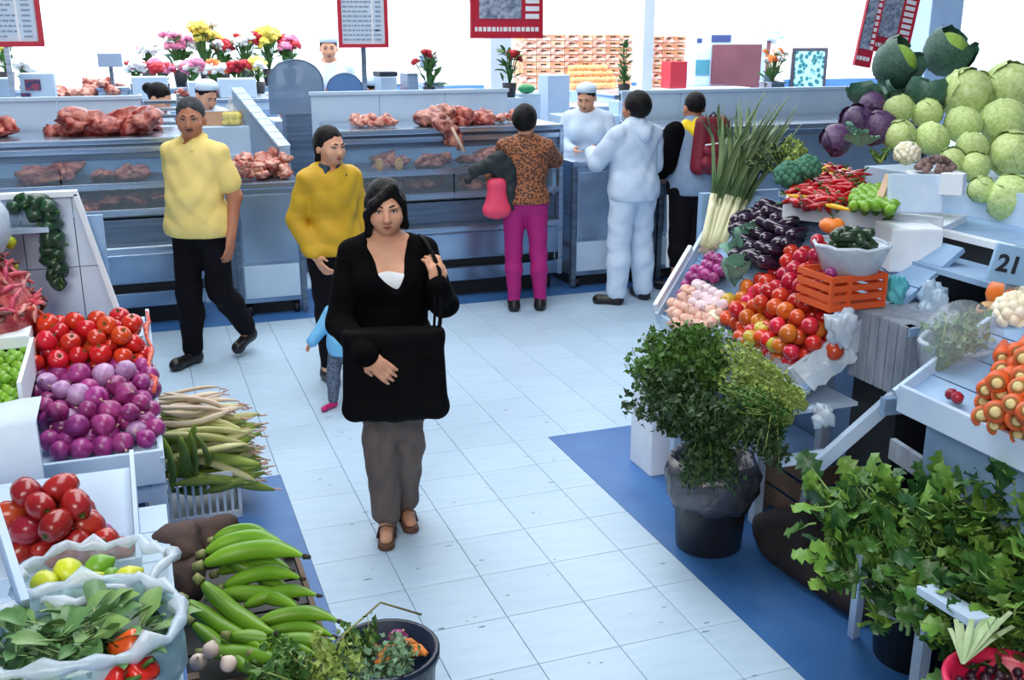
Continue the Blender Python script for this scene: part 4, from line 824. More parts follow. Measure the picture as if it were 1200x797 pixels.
# shelf with bags of red pods
sh = thing('pod_shelf', 'white shelf carrying the bags of red bean pods', 'shelf', (-.75, 4.35, 0)); zsf = .955
MB().b2((-1.3, 4.12, zsf-.05), (-.44, 4.66, zsf), 0, .006).build('top', FOAM, sh); MB().b2((-1.3, 4.14, zsf-.13), (-.455, 4.155, zsf-.05), 0, .003).build('apron', PAINT, sh)
for x in (-1.25, -.5): MB().b2((x-.025, 4.58, 0), (x+.025, 4.63, zsf-.05)).build('leg', PAINT, sh)
POD = [mat('pod_red', (176, 34, 56), (224, 120, 120), rough=.45, scale=30, rnd=.2, hue=.02, sharp=.3), mat('pod_dark', (112, 36, 48), (84, 84, 60), rough=.5, scale=14, rnd=.2), mat('pod_pink', (206, 110, 120), (230, 190, 170), rough=.5, scale=24, rnd=.1)]
pm = [MB().tube([(-.045, 0, 0), (-.02, .006, .004), (.01, .008, .006), (.045, 0, 0)], [.003, .009, .009, .003], 6).mesh('pod', m, True) for m in POD]
rr = random.Random(9); cc = Vector((-.66, 4.38, zsf))
PF = [(.255, .0), (.24, .08), (.175, .19), (.085, .268), (.0, .29)]
for i in range(290):
    a = rr.uniform(2.2, 7.6); w_ = rr.random()**.8; t, hh_ = [(lambda f, j: (PF[j][0]*(1-f)+PF[j+1][0]*f, PF[j][1]*(1-f)+PF[j+1][1]*f))(w_*4-min(3, int(w_*4)), min(3, int(w_*4)))][0]
    o = mkobj('bean_pod', pm[0 if rr.random() < .62 else (1 if rr.random() < .6 else 2)]); o.location = cc+Vector((t*math.cos(a), t*math.sin(a), .006+hh_)); o.rotation_euler = (rr.uniform(-.7, .7), rr.uniform(-.9, .9), a+1.57+rr.uniform(-1, 1)); s_ = rr.uniform(1.0, 1.45); o.scale = (s_,)*3
    tag(o, 'red speckled bean pod in the heap at the left edge', 'bean pod', 'red pods at the left edge')
world_mesh('heap_core', MB().lathe([(.25, 0), (.235, .08), (.17, .19), (.08, .265), (.004, .285)], 16, c=cc), POD[0], 'dark mound of packed pods under the red pods', 'pods', smooth=True)
q = MB().lathe([(.20, .02), (.24, .08), (.24, .17), (.2, .235), (.17, .245)], 18, c=cc+Vector((-.06, .0, .255)), wob=lambda a, z: 1+.05*math.sin(5*a)+.03*math.sin(9*a+z*40)); world_mesh('plastic_bag', q, PLASTW, 'open milky plastic bag atop the red pods at the left edge', 'bag', smooth=True)
for i in range(26):
    a = rr.uniform(0, 6.283); t = math.sqrt(rr.random())*.14; o = mkobj('bean_pod', pm[2 if rr.random() < .35 else 0]); o.location = cc+Vector((-.06+t*math.cos(a), t*math.sin(a), .475+rr.uniform(0, .03))); o.rotation_euler = rrot(); tag(o, 'red bean pod inside the milky bag at the left edge', 'bean pod', 'pods inside the milky bag')
for (x, y, d) in ((12, 284, 4.2), (14, 313, 4.12)): K['lemon'].put(at(x, y, d), rrot(), .9, 'small yellow lemon on the red pods, ' + ('upper one' if y < 300 else 'lower one'))
# dark green peppers trailing down the board
PEP = mat('dark_green_pepper', (22, 52, 36), (46, 84, 58), rough=.3, scale=8, rnd=.2); o = lathe_obj('green_pepper', [(.003, -.045), (.018, -.04), (.028, -.01), (.032, .02), (.028, .038), (.008, .036)], PEP, 12, lambda a, z: 1+.1*math.cos(4*a)); MB().tube([(0, 0, .034), (.003, 0, .055), (.008, 0, .065)], [.005, .004, .005], 5).build('stalk', CAL, o, True, True); kind('pep', o, 'pepper')
for i, (x, y) in enumerate([(16, 243), (30, 238), (44, 236), (40, 246), (54, 242), (56, 252), (60, 264), (58, 277), (66, 284), (60, 292), (68, 298), (60, 306), (68, 312), (62, 321), (66, 330)]): K['pep'].put(ony(x, y, 4.655), rrot(), rr.uniform(1.0, 1.3), 'dark green pepper trailing beside the bag of red pods', 'dark peppers beside the pods')
tag(box('pepper_shelf', (-.95, 4.60, 1.26), (-.36, 4.69, 1.28), PAINT), 'narrow ledge on the tiled board holding dark peppers', 'ledge')
# ---------------------------------------------------------------- crate of long green pods on the floor
cx0, cx1, cy0, cy1 = -.10, .30, 4.27, 4.62
def slat_crate(label, x0, x1, y0, y1, z0, z1, m, nv=9, m2=None):
    o = thing('plastic_crate', label, 'crate', ((x0+x1)/2, (y0+y1)/2, z0)); MB().b2((x0, y0, z0), (x1, y1, z0+.012)).build('bottom', m, o)
    for z in (z0+.01, z1-.02): 
        for a, b in (((x0, y0, z), (x1, y0+.012, z+.022)), ((x0, y1-.012, z), (x1, y1, z+.022)), ((x0, y0, z), (x0+.012, y1, z+.022)), ((x1-.012, y0, z), (x1, y1, z+.022))): MB().b2(a, b).build('rail', m, o)
    s1 = MB().b2((-.006, -.004, 0), (.006, .004, z1-z0-.03)).mesh('slat', m)
    for i in range(nv+1):
        x = x0+.008+(x1-x0-.016)*i/nv
        for y in (y0+.006, y1-.006): q = mkobj('slat', s1, o); q.location = Vector((x, y, z0+.012))-o.location
    for i in range(nv):
        y = y0+.01+(y1-y0-.02)*i/(nv-1)
        for x in (x0+.006, x1-.006): q = mkobj('slat', s1, o); q.location = Vector((x, y, z0+.012))-o.location
    MB().b2((x1-.004, y0+.02, z0+.02), (x1, y1-.02, z1-.03)).build('side_sheet', m2 or m, o); return o
slat_crate('white slatted plastic crate of long green pods on the blue floor', cx0, cx1, cy0, cy1, 0, .22, FOAM, 12, PAINT2)
GP = mat('long_pod', (150, 168, 70), (108, 132, 46), rough=.5, scale=6, stretch=(1, 4, 4), rnd=.2, bump=.2); GP2 = mat('pale_pod', (206, 200, 150), (176, 176, 110), rough=.55, scale=7, stretch=(1, 4, 4), rnd=.15, bump=.2); GP3 = mat('cream_stalk', (228, 212, 190), (206, 180, 160), rough=.6, scale=8, stretch=(1, 4, 4), rnd=.1)
def longpod(m, L=.42, r=.024):
    pts = [(L*(t-.5), .03*math.sin(t*3.1), .01*math.sin(t*5)) for t in [i/8 for i in range(9)]]; o = MB().tube(pts, [r*.25, r*.8, r*1.05, r*.9, r*1.05, r*.95, r, r*.7, r*.2], 8, flat=.62).build('long_pod', m, None, True)
    MB().tube([(L*.5-.005, .001, 0), (L*.5+.03, -.006, .004)], [.005, .003], 5).build('tip', NECK, o, True, True); return o
kind('gp', longpod(GP), 'pod'); kind('gp2', longpod(GP2), 'pod'); kind('gp3', longpod(GP3, .34, .017), 'pod')
rr = random.Random(2); cz = Vector((.10, 4.47, 0))
for l in range(10):
    nn = 8 if l < 7 else 5
    for i in range(nn):
        k = 'gp3' if l >= 8 else ('gp2' if rr.random() < .15+.07*l else 'gp'); off = (i-(nn-1)/2)/nn*(.44-.015*l)
        p = cz+Vector((.10-.006*l+rr.uniform(-.04, .04), -.05+off*.9+.012*l, .17+.034*l+rr.uniform(-.008, .008))); K[k].put(p, (rr.uniform(0, 6.28), rr.uniform(-.18, .32), rr.uniform(-.4, .25)), (rr.uniform(.85, 1.12),)*3, {'gp': 'long green pod in the heap above the white slatted crate', 'gp2': 'yellowish long pod in the heap above the white slatted crate', 'gp3': 'cream stalk on top of the heap of long pods'}[k], {'gp': 'green long pods', 'gp2': 'yellowish long pods', 'gp3': 'cream stalks'}[k])
for i in range(7): K['gp'].put(cz+Vector((-.12+.028*i+rr.uniform(-.01, .01), -.24+.01*(i % 3), .28+.01*i)), (rr.uniform(0, 6), R(62+rr.uniform(-14, 14)), R(95+rr.uniform(-18, 18))), .8, 'green pod drooping over the front of the white slatted crate', 'drooping pods')
# ================================================================ near left table
nt_ = thing('near_table', 'pale table in the bottom left corner under the bags', 'table', (-.5, 2.4, 0)); zt = .70
for i in range(6): MB().b2((-1.1, 1.90+.18*i+.002, zt-.03), (-.01, 1.90+.18*(i+1)-.002, zt), 0, .003).build('plank', PAINT, nt_)
for x in (-1.05, -.05):
    for y in (1.95, 2.93): MB().b2((x-.025, y-.025, 0), (x+.025, y+.025, zt-.03)).build('leg', PAINT, nt_)
# plum tomatoes
rr = random.Random(8)
PT = Plane((-.62, 2.62, zt+.02), (1, 0, 0), (0, 1, .35))
for h_, st_, poly in ((.03, .068, [(0, 660), (142, 650), (130, 596), (0, 590)]), (.085, .075, [(0, 645), (130, 638), (112, 586), (5, 580)]), (.14, .08, [(15, 622), (105, 620), (90, 574), (20, 572)])):
    for p in PT.fill(poly, st_, h_, rr=rr):
        if rr.random() < .13: K['onion'].put(p, rrot(), .85, 'red onion mixed among the dark plum tomatoes', 'onions among the plum tomatoes')
        else: K['plum'].put(p, (rr.uniform(.9, 2.2), rr.uniform(-.5, .5), rr.uniform(0, 6.28)), rr.uniform(.88, 1.1), 'dark red plum tomato heaped on the near left table', 'plum tomatoes on the near table')
tt = thing('tomato_tray', 'pale tray under the plum tomatoes', 'tray', (-.45, 2.75, zt))
q = MB(); c = [PT.at(-.35, -.04), PT.at(.52, -.04), PT.at(.52, .36), PT.at(-.35, .36)]; q.add(c+[Vector((p.x, p.y, zt+.001)) for p in c], [(0, 1, 2, 3), (7, 6, 5, 4), (0, 4, 5, 1), (1, 5, 6, 2), (2, 6, 7, 3), (3, 7, 4, 0)]); q.build('base', PAINT, tt)
MB().bar(PT.at(.53, -.05, .02), PT.at(.53, .38, .02), .012, .06).build('rim', PAINT, tt); MB().bar(PT.at(-.35, -.05, .02), PT.at(.53, -.05, .02), .012, .05).build('rim', PAINT, tt)
# open plastic bag of lemons
def open_bag(label, c, r, h_, m, roll=.022, seed=0, sq=1.0):
    o = thing('plastic_bag', label, 'bag', c); ph = seed*1.7
    wob = lambda a, z: (1+.05*math.sin(3*a+ph)+.035*math.sin(7*a+ph*2+z*30)+.02*math.sin(13*a+z*60))
    q = MB().lathe([(r*.5, 0), (r*.86, .004), (r*.98, h_*.3), (r, h_*.7), (r*.97, h_), (r*.94, h_), (r*.95, h_*.6), (r*.85, .012), (.01, .01)], 28, wob=wob); q.v = [(x, y*sq, z) for x, y, z in q.v]; q.build('skin', m, o, True, True)
    q = MB(); pts = [Vector((r*wob(6.283*k/36, h_)*math.cos(6.283*k/36), sq*r*wob(6.283*k/36, h_)*math.sin(6.283*k/36), h_+.006*math.sin(k*1.1+ph))) for k in range(37)]; q.tube([p+Vector((0, 0, .007*math.sin(k*2.9)+.005*math.sin(k*4.3))) for k, p in enumerate(pts[:-1])]+[pts[0]], [roll*(1+.45*math.sin(k*2.3)+.25*math.sin(k*5.1)) for k in range(37)], 8); q.build('rolled_rim', PLASTW, o, True, True); return o
cL = at(108, 672, 2.36); cL.z = zt; open_bag('clear rolled plastic bag holding yellow and green lemons', cL+Vector((0, .02, .0)), .165, .155, PLAST, .013, 1, .8)
for (x, y, k, s_) in ((80, 671, 'lemon', 1.25), (116, 665, 'lime', 1.35), (150, 679, 'lemon', 1.15), (52, 684, 'lemon', 1.15), (108, 684, 'lemon', 1.0), (96, 681, 'lemon', .9), (130, 676, 'lime', .9)):
    d = ray(x, y); z_ = .84; p = _C+d*((z_-CAMH)/d.z); K[k].put(p, (1.2, rr.uniform(-.4, .4), rr.uniform(0, 6)), s_, {'lemon': 'yellow lemon in the clear bag below the plum tomatoes', 'lime': 'green lemon in the clear bag below the plum tomatoes'}[k], {'lemon': 'yellow lemons in the bag', 'lime': 'green lemons in the bag'}[k])
for i in range(16): a = rr.uniform(0, 6.28); t = .11*math.sqrt(rr.random()); K['lemon'].put(cL+Vector((t*math.cos(a), .02+t*.75*math.sin(a), .035+.04*(i % 2)+.0)), rrot(), 1.0, 'yellow lemon lower in the clear bag', 'lower lemons in the clear bag')
# spinach bag with peppers
SPIN = [mat('spinach_a', (62, 104, 66), (96, 138, 84), rough=.45, scale=12, rnd=.2), mat('spinach_b', (88, 130, 76), (128, 164, 96), rough=.45, scale=12, rnd=.2)]; VEIN = mat('leaf_vein', (150, 178, 120), rough=.5)
spl = [leaf_mesh('leaf', .125, .07, m, .35, .35, ruffle=.03, pet=.5, petm=VEIN) for m in SPIN]+[leaf_mesh('leaf', .10, .05, SPIN[0], .2, .4, ruffle=.02, pet=.4, petm=VEIN)]
cB = at(100, 772, 2.16); cB.z = zt; open_bag('large bluish plastic bag of spinach leaves in the bottom left corner', cB, .205, .17, mat('teal_plastic', (150, 206, 214), (196, 226, 234), rough=.2, scale=7, alpha=.6, spec=.7, bump=.5, bscale=18), .015, 2, .85)
bk = thing('spinach_bunch', 'heap of broad green spinach leaves in the bluish bag', 'spinach', cB+Vector((0, 0, .02)))
MB().lathe([(.17, 0), (.17, .10), (.12, .125), (.004, .13)], 14).build('leaf_mass', SPIN[0], bk, True, True)
for i in range(96):
    a = rr.uniform(0, 6.283); t = math.sqrt(rr.random())*.14; o = mkobj('leaf', rr.choice(spl), bk); o.location = (t*math.cos(a)-.02, t*.75*math.sin(a)-.02, .105+.035*(1-t/.14)+rr.uniform(0, .02)); o.rotation_euler = (rr.uniform(-.5, .5), rr.uniform(-.35, .35), rr.uniform(0, 6.283)); s_ = rr.uniform(.5, .8); o.scale = (s_,)*3
PEPR = mat('red_pepper', (196, 24, 30), (220, 60, 36), rough=.18, scale=5, spec=.7); PEPO = mat('orange_pepper', (226, 92, 36), rough=.2, spec=.7)
def bell(label, p, m, s_, rot):
    o = lathe_obj('bell_pepper', [(.006, -.05), (.028, -.046), (.036, -.01), (.042, .022), (.034, .042), (.012, .036), (.004, .032)], m, 16, lambda a, z: 1+.09*math.cos(4*a)); MB().tube([(0, 0, .03), (.003, 0, .055), (.01, 0, .068)], [.008, .006, .007], 6).build('stalk', CAL, o, True, True); o.location = p; o.rotation_euler = rot; o.scale = (s_,)*3; tag(o, label, 'pepper')
bell('red bell pepper at the edge of the spinach bag', at(163, 790, 2.06), PEPR, .8, (.4, .5, 0)); bell('dark red bell pepper half under the spinach leaves', at(134, 802, 2.03), PEPR, .85, (1.2, .2, 1)); bell('orange bell pepper peeping between spinach leaves', at(151, 757, 2.08), PEPO, .75, (.2, 1.2, 0))
# leaning white boards
lb = MB(); lb.bar(at(-14, 575, 2.42), at(30, 715, 2.22), .075, .018, upv=(1, .3, 0), bev=.002); world_mesh('leaning_board', lb, PAINT, 'white board leaning at the left edge beside the plum tomatoes', 'board')
lb = MB(); lb.bar(at(-40, 640, 2.25), at(-2, 735, 2.12), .075, .018, upv=(1, .3, 0), bev=.002); world_mesh('leaning_board', lb, PAINT2, 'second bluish board at the left edge above the spinach', 'board')
# ---------------------------------------------------------------- plantains
PLG = mat('plantain_green', (122, 168, 40), (94, 142, 32), rough=.38, scale=5, stretch=(1, 4, 4), rnd=.12, spec=.45); TIP = mat('plantain_tip', (44, 36, 30), rough=.7); STK = mat('plantain_stalk', (150, 160, 90), (90, 80, 56), rough=.6, scale=12)
def mk_plantain(L=.27, r=.033, bend=.045):
    n = 12; pts = []; rs = []
    for i in range(n+1):
        t = i/n; pts.append((L*(t-.5), bend*(4*t*(1-t)), 0)); rs.append(r*(min(1, .42+t*3.2) if t < .25 else (1 if t < .68 else max(.20, 1-(t-.68)/.32*.85))))
    o = MB().tube(pts, rs, 5).build('plantain', PLG, None, True); md = o.modifiers.new('bevel', 'SUBSURF'); md.levels = 1; md.render_levels = 1
    MB().tube([pts[-1], (L*.5+.018, -.006, 0)], [r*.24, r*.16], 6).build('tip', TIP, o, True, True); MB().tube([pts[0], (-L*.5-.025, -.008, 0)], [r*.44, r*.36], 6).build('stalk', STK, o, True, True); return o
kind('pl', mk_plantain(), 'plantain'); PLL = []
def lay(k, a, b, roll, label, group, L):
    a, b = Vector(a), Vector(b); x = (b-a); l = x.length; x.normalize(); z = Vector((0, 0, 1)); y = z.cross(x).normalized(); z = x.cross(y); M = Matrix((x, y, z)).transposed()@Matrix.Rotation(roll, 3, 'X'); s_ = l/L
    o = K[k].put((a+b)/2, M.to_euler(), (s_, s_, s_), label, group); return o
for (x0, y0, x1, y1, d0, d1, roll) in ((240, 648, 335, 640, 2.84, 2.80, .5), (238, 662, 356, 652, 2.78, 2.74, .2), (262, 688, 352, 678, 2.78, 2.74, .3), (286, 712, 372, 698, 2.74, 2.72, .3), (300, 732, 396, 728, 2.66, 2.64, .2), (236, 682, 322, 742, 2.66, 2.58, -1.2), (218, 704, 306, 758, 2.64, 2.56, -1.0), (298, 764, 396, 762, 2.56, 2.56, .3), (250, 632, 318, 628, 2.88, 2.86, .6), (270, 745, 372, 770, 2.58, 2.54, -.3), (250, 700, 352, 716, 2.76, 2.70, .1), (225, 730, 300, 790, 2.60, 2.5, -1.0), (255, 672, 340, 668, 2.86, 2.80, .4), (300, 745, 390, 746, 2.66, 2.62, .1), (240, 765, 340, 785, 2.56, 2.5, -.2), (262, 655, 345, 700, 2.84, 2.78, -.5)):
    PLL.append(lay('pl', at(x0, y0, d0), at(x1, y1, d1), roll, 'x', 'green plantains', .27))
ORD = ['uppermost', 'second', 'third', 'fourth', 'fifth', 'sixth', 'seventh', 'eighth', 'ninth', 'tenth', 'eleventh', 'twelfth', 'thirteenth', 'fourteenth', 'fifteenth', 'sixteenth', 'seventeenth']
for i, o in enumerate(sorted(PLL, key=lambda o: proj(o.location)[1])): o['label'] = 'green plantain on the low crate, ' + ORD[i] + (' of the bunch' if i == 0 else ' from the top of the bunch')
zp = .50; pc = thing('plantain_crate', 'dark crate under the green plantains', 'crate', (.17, 2.62, 0))
for i in range(4): MB().b2((-.0, 2.30, .08+.11*i), (.36, 2.315, .17+.11*i)).build('slat', WOODB, pc); MB().b2((-.0, 2.93, .08+.11*i), (.36, 2.945, .17+.11*i)).build('slat', WOODB, pc); MB().b2((.345, 2.315, .08+.11*i), (.36, 2.93, .17+.11*i)).build('slat', WOODB, pc)
for x in (.012, .33):
    for y in (2.33, 2.915): MB().b2((x-.014, y-.014, 0), (x+.014, y+.014, .52)).build('corner_post', WOODB, pc)
for i in range(4): MB().b2((.002, 2.32+.152*i, .47), (.343, 2.32+.152*i+.14, .49)).build('board', BLACK, pc)
# dark roots
ROOT = mat('dark_root', (52, 38, 36), (90, 68, 62), rough=.85, scale=12, bump=.6, bscale=30, rnd=.15)
def root_obj(a, b, r, label, seed):
    a, b = Vector(a), Vector(b); q = SDF(); m_ = (a+b)/2; d = (b-a)/2; q.cone(-d, Vector((0, 0, .01)), r*.6, r); q.cone(Vector((0, 0, .01)), d, r, r*.5); q.noise = folds(.008, seed, 1.6); o = mkobj('root_vegetable', q.mesh('root', .009, [ROOT])); o.location = m_; tag(o, label, 'root')
root_obj(at(192, 672, 2.86), at(222, 622, 2.92), .066, 'stubby dark root at the left end behind the plantains', 1); root_obj(at(205, 660, 2.95), at(268, 612, 3.0), .052, 'long dark root behind the plantains reaching the crate', 2); root_obj(at(200, 715, 2.80), at(228, 660, 2.86), .055, 'dark root tucked under the plantain stalks', 3)
# garlic-like bits and small onions in the bottom middle
for (x, y, d, k_) in ((247, 762, 2.45, 'garlic'), (268, 778, 2.42, 'garlic'), (232, 776, 2.45, 'garlic')):
    o = mk_onion('garlic_bulb', mat('garlic_white', (222, 206, 190), (196, 170, 160), rough=.6, scale=14, rnd=.1), .021); o.location = at(x, y, d); o.rotation_euler = (.5, .3, x); tag(o, 'garlic bulb below the plantains', 'garlic', 'garlic below the plantains')
tag(box('low_box', (-.0, 1.85, 0), (.36, 2.27, .44), BLACK, bev=.01), 'dark box in front of the plantain crate', 'box')
# ---------------------------------------------------------------- herbs
def herb(label, base, tip, spread, nst, nleaf, ls, lm, sm, seed=0, name='herb_bunch', cat='herbs', droop=.15, start=.35, group=None, curl=False):
    rr = random.Random(seed); base, tip = Vector(base), Vector(tip); ax = tip-base; L = ax.length; axn = ax.normalized(); u = axn.orthogonal().normalized(); v = axn.cross(u)
    o = thing(name, label, cat, base, group); s = MB(); V = []; F = []
    for i in range(nst):
        a = rr.uniform(0, 6.283); t = math.sqrt(rr.random()); e = ax*rr.uniform(.75, 1.08)+(u*math.cos(a)+v*math.sin(a))*spread*t-Vector((0, 0, droop*L*t)); b0 = (u*math.cos(a)+v*math.sin(a))*spread*.13*t
        P = [b0, b0*.6+e*.45+Vector((0, 0, droop*L*.25*t)), e]; s.tube(P, [.0032, .0026, .0012], 4)
        for j in range(nleaf):
            w_ = rr.uniform(start, 1.0); p = P[0]*(1-w_)**2+P[1]*2*w_*(1-w_)+P[2]*w_*w_; p = p+Vector((rr.gauss(0, 1), rr.gauss(0, 1), rr.gauss(0, 1)))*spread*.10
            d = Vector((rr.gauss(0, 1), rr.gauss(0, 1), rr.gauss(0, 1)+.3)).normalized(); w2 = d.orthogonal().normalized(); w2.rotate(Matrix.Rotation(rr.uniform(0, 6.28), 3, d)); w3 = d.cross(w2); l_ = ls*rr.uniform(.6, 1.2); n0 = len(V)
            V += [p, p+d*l_*.35+w2*l_*.42+w3*l_*.1, p+d*l_*.62+w2*l_*.16, p+d*l_, p+d*l_*.62-w2*l_*.16, p+d*l_*.35-w2*l_*.42+w3*l_*.1]; F += [(n0, n0+1, n0+2, n0+3), (n0, n0+3, n0+4, n0+5)]
    s.build('stems', sm, o, True, True); me = np_mesh('leaves', [tuple(p) for p in V], F, False, [lm]); q = mkobj('leaves', me, o); q['kind'] = 'stuff'; return o
HG = [mat('herb_dark', (26, 50, 26), (50, 82, 38), rough=.55, scale=14), mat('herb_mid', (50, 90, 38), (88, 128, 52), rough=.55, scale=14), mat('herb_light', (120, 150, 66), (160, 178, 90), rough=.55, scale=14), mat('herb_grey', (86, 124, 96), (128, 160, 124), rough=.6, scale=14)]; HS = mat('herb_stem', (150, 168, 96), (120, 144, 74), rough=.6, scale=10)
pb_ = at(452, 768, 2.52); bkt = thing('herb_bucket', 'dark blue bucket of mixed herbs at the bottom edge', 'bucket', (pb_.x, pb_.y, 0)); BK = mat('navy_bucket', (24, 38, 62), (18, 28, 46), rough=.35, scale=4); hb = pb_.z+.02
MB().lathe([(.09, 0), (.125, hb-.02), (.134, hb-.02), (.134, hb), (.122, hb), (.115, hb-.08), (.01, hb-.09)], 28).build('shell', BK, bkt, True, True)
MB().tube([(-.128, 0, hb-.01), (-.09, .05, hb+.03), (.02, .13, hb+.05), (.12, .10, hb+.01)], .003, 6).build('wire_handle', STK, bkt, True, True)
herb('grey-green herb bunch in the dark blue bucket', pb_+Vector((-.02, -.05, -.08)), pb_+Vector((-.05, -.04, .06)), .11, 30, 16, .028, HG[3], HS, 51, start=.5); herb('yellow-green herb bunch spilling left of the dark blue bucket', pb_+Vector((-.10, -.03, -.05)), pb_+Vector((-.19, -.06, .04)), .13, 30, 16, .026, HG[2], HS, 52, start=.4); herb('bright herb bunch at the back of the dark blue bucket', pb_+Vector((-.03, .03, -.06)), pb_+Vector((-.05, .05, .075)), .07, 16, 12, .022, HG[1], HS, 53, start=.5); herb('dark herb bunch below the plantains', at(330, 790, 2.42)+Vector((.06, 0, -.06)), at(300, 785, 2.42), .13, 26, 16, .03, HG[1], HS, 54, start=.3)
K['onion'].put(pb_+Vector((.045, .055, .0)), (.4, .3, 0), .7, 'small red onion inside the dark blue bucket')
CARB = mat('carrot_bits', (232, 120, 46), (214, 150, 70), rough=.6, scale=20, rnd=.15); cm = MB().tube([(-.03, 0, 0), (.0, .004, .002), (.03, 0, 0)], [.004, .011, .007], 8).mesh('carrot_piece', CARB, True)
for i in range(14): o = mkobj('carrot_piece', cm); a = rr.uniform(0, 6.28); o.location = pb_+Vector((.035+rr.uniform(-.045, .045), rr.uniform(-.03, .05), -.01+rr.uniform(0, .02))); o.rotation_euler = (rr.uniform(-.4, .4), rr.uniform(-.4, .4), a); tag(o, 'orange carrot piece in the dark blue bucket', 'carrot', 'carrot pieces in the bucket')
# ================================================================ RIGHT STALL
PR = Plane((2.2, 3.0, .80), (0, 1, 0), (.65, 0, .48)); rr = random.Random(21)
rs = thing('market_stall', 'worn pale blue stall on the right under tomatoes and leeks', 'stall', (2.6, 3.6, 0))
for i in range(7):
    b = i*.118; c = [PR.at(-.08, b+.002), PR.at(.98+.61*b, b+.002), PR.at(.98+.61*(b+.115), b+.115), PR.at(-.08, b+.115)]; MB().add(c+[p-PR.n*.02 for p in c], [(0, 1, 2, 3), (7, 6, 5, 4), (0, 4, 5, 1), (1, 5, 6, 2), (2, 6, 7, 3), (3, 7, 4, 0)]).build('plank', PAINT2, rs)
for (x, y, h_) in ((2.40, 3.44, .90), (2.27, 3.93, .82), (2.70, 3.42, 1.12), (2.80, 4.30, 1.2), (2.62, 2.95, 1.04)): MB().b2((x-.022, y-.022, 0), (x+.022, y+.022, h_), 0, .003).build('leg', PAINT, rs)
MB().bar(at(1082, 436, 3.56), at(955, 548, 3.66), .05, .03, upv=(0, -1, .3), bev=.003).build('brace', PAINT, rs); p0, p1 = at(912, 541, 3.74), at(966, 533, 3.66); MB().bar(p0, p1, .04, .035, bev=.003).build('rail', PAINT, rs); MB().bar(at(957, 535, 3.66), onz(940, 604, 0), .045, .03, upv=(0, 1, 0), bev=.003).build('leg', PAINT, rs)
MB().bar(PR.at(-.09, -.012, .0), PR.at(.98, -.012, .0), .018, .06, bev=.003).build('front_board', PAINT, rs)
MB().bar(PR.at(.98, -.02, .02), PR.at(1.47, .80, .02), .018, .07, bev=.003).build('end_board', PAINT, rs)
tag(MB().b2((2.19, 4.02, 0), (2.34, 4.24, .45), 0, .006).build('floor_box', FOAM), 'white box standing on the blue floor behind the herb bin', 'box')
o = thing('low_shelf', 'low grey shelf under the right stall', 'shelf', (2.5, 3.8, 0)); MB().b2((2.30, 3.55, .16), (2.95, 4.25, .19)).build('board', PAINT2, o)
for x in (2.33, 2.9):
    for y in (3.6, 4.2): MB().b2((x-.02, y-.02, 0), (x+.02, y+.02, .16)).build('foot', PAINT2, o)
# tomatoes on the slope
TR = thing('tomato_tray', 'plastic-lined tray edge around the mixed tomatoes', 'tray', PR.at(.1, .05, 0)); MB().bar(PR.at(-.03, .02, .03), PR.at(.56, .035, .03), .02, .09, bev=.004).build('front_edge', PLASTW, TR); MB().bar(PR.at(-.03, .02, .03), PR.at(-.10, .34, .03), .02, .10, bev=.004).build('side_edge', PLASTW, TR)
q = MB(); vs = []
for i in range(9):
    for k in range(6): t = i/8; vs.append(PR.at(-.055-.03*t-.010*k+.006*math.sin(i*1.9+k), .03+.20*t, .09-.02*k+.010*math.sin(i*2.3+k*1.3)))
q.add(vs, [(i*6+k, i*6+k+1, (i+1)*6+k+1, (i+1)*6+k) for i in range(8) for k in range(5)]); q.build('plastic_flap', PLASTW, TR, True)
q = MB(); vs = []
for i in range(11):
    for k in range(4): t = i/10; vs.append(PR.at(-.05+.60*t, .03-.014*k+.004*math.sin(i*2.1+k), .07-.035*k+.006*math.sin(i*1.7+k*1.3)))
q.add(vs, [(i*4+k, (i+1)*4+k, (i+1)*4+k+1, i*4+k+1) for i in range(10) for k in range(3)]); q.build('plastic_skirt', PLASTW, TR, True)
polyT = [(846, 372), (862, 398), (925, 432), (985, 412), (975, 372), (962, 330), (945, 285), (905, 322), (880, 330)]
for lay_, (h_, st_) in enumerate(((.045, .066), (.10, .070), (.15, .078))):
    pl_ = polyT if lay_ == 0 else [(862, 365), (880, 392), (925, 418), (972, 400), (965, 360), (955, 325), (942, 280), (912, 312)] if lay_ == 1 else [(885, 365), (930, 400), (958, 390), (950, 320), (938, 280), (915, 320)]
    for p in PR.fill(pl_, st_, h_, rr=rr):
        x, y = proj(p); k = 'ctom' if y < 360+(x-930)*.55 else 'rtom'
        K[k].put(p, rrot(), rr.uniform(.92, 1.08), {'ctom': 'crimson tomato in the upper part of the right-hand pile', 'rtom': 'orange-red ripening tomato in the lower part of the right-hand pile'}[k], {'ctom': 'crimson tomatoes on the right', 'rtom': 'ripening tomatoes on the right'}[k])
GT = mat('green_tomato', (176, 186, 60), (196, 150, 60), rough=.28, scale=4, rnd=.1); gt = mk_tomato('tomato', GT, .034, .9, False); kind('gt', gt, 'tomato')
for (x, y, l) in ((853, 352, 'yellow-green tomato at the far left of the right-hand pile'), (893, 386, 'yellow-green tomato in the middle of the right-hand pile'), (880, 396, 'green tomato at the lower edge of the right-hand pile'), (908, 404, 'yellowish tomato beside the lower edge of the right-hand pile')): K['gt'].put(PR.hit(x, y, .10 if y > 380 else .06), rrot(), 1, l)
o = mk_onion('white_onion', mat('white_onion', (232, 232, 206), (206, 212, 170), rough=.35, scale=6), .042); o.location = PR.hit(838, 374, .05); o.rotation_euler = (1.2, .3, 0); tag(o, 'single white onion beside the garlic and tomatoes', 'onion')
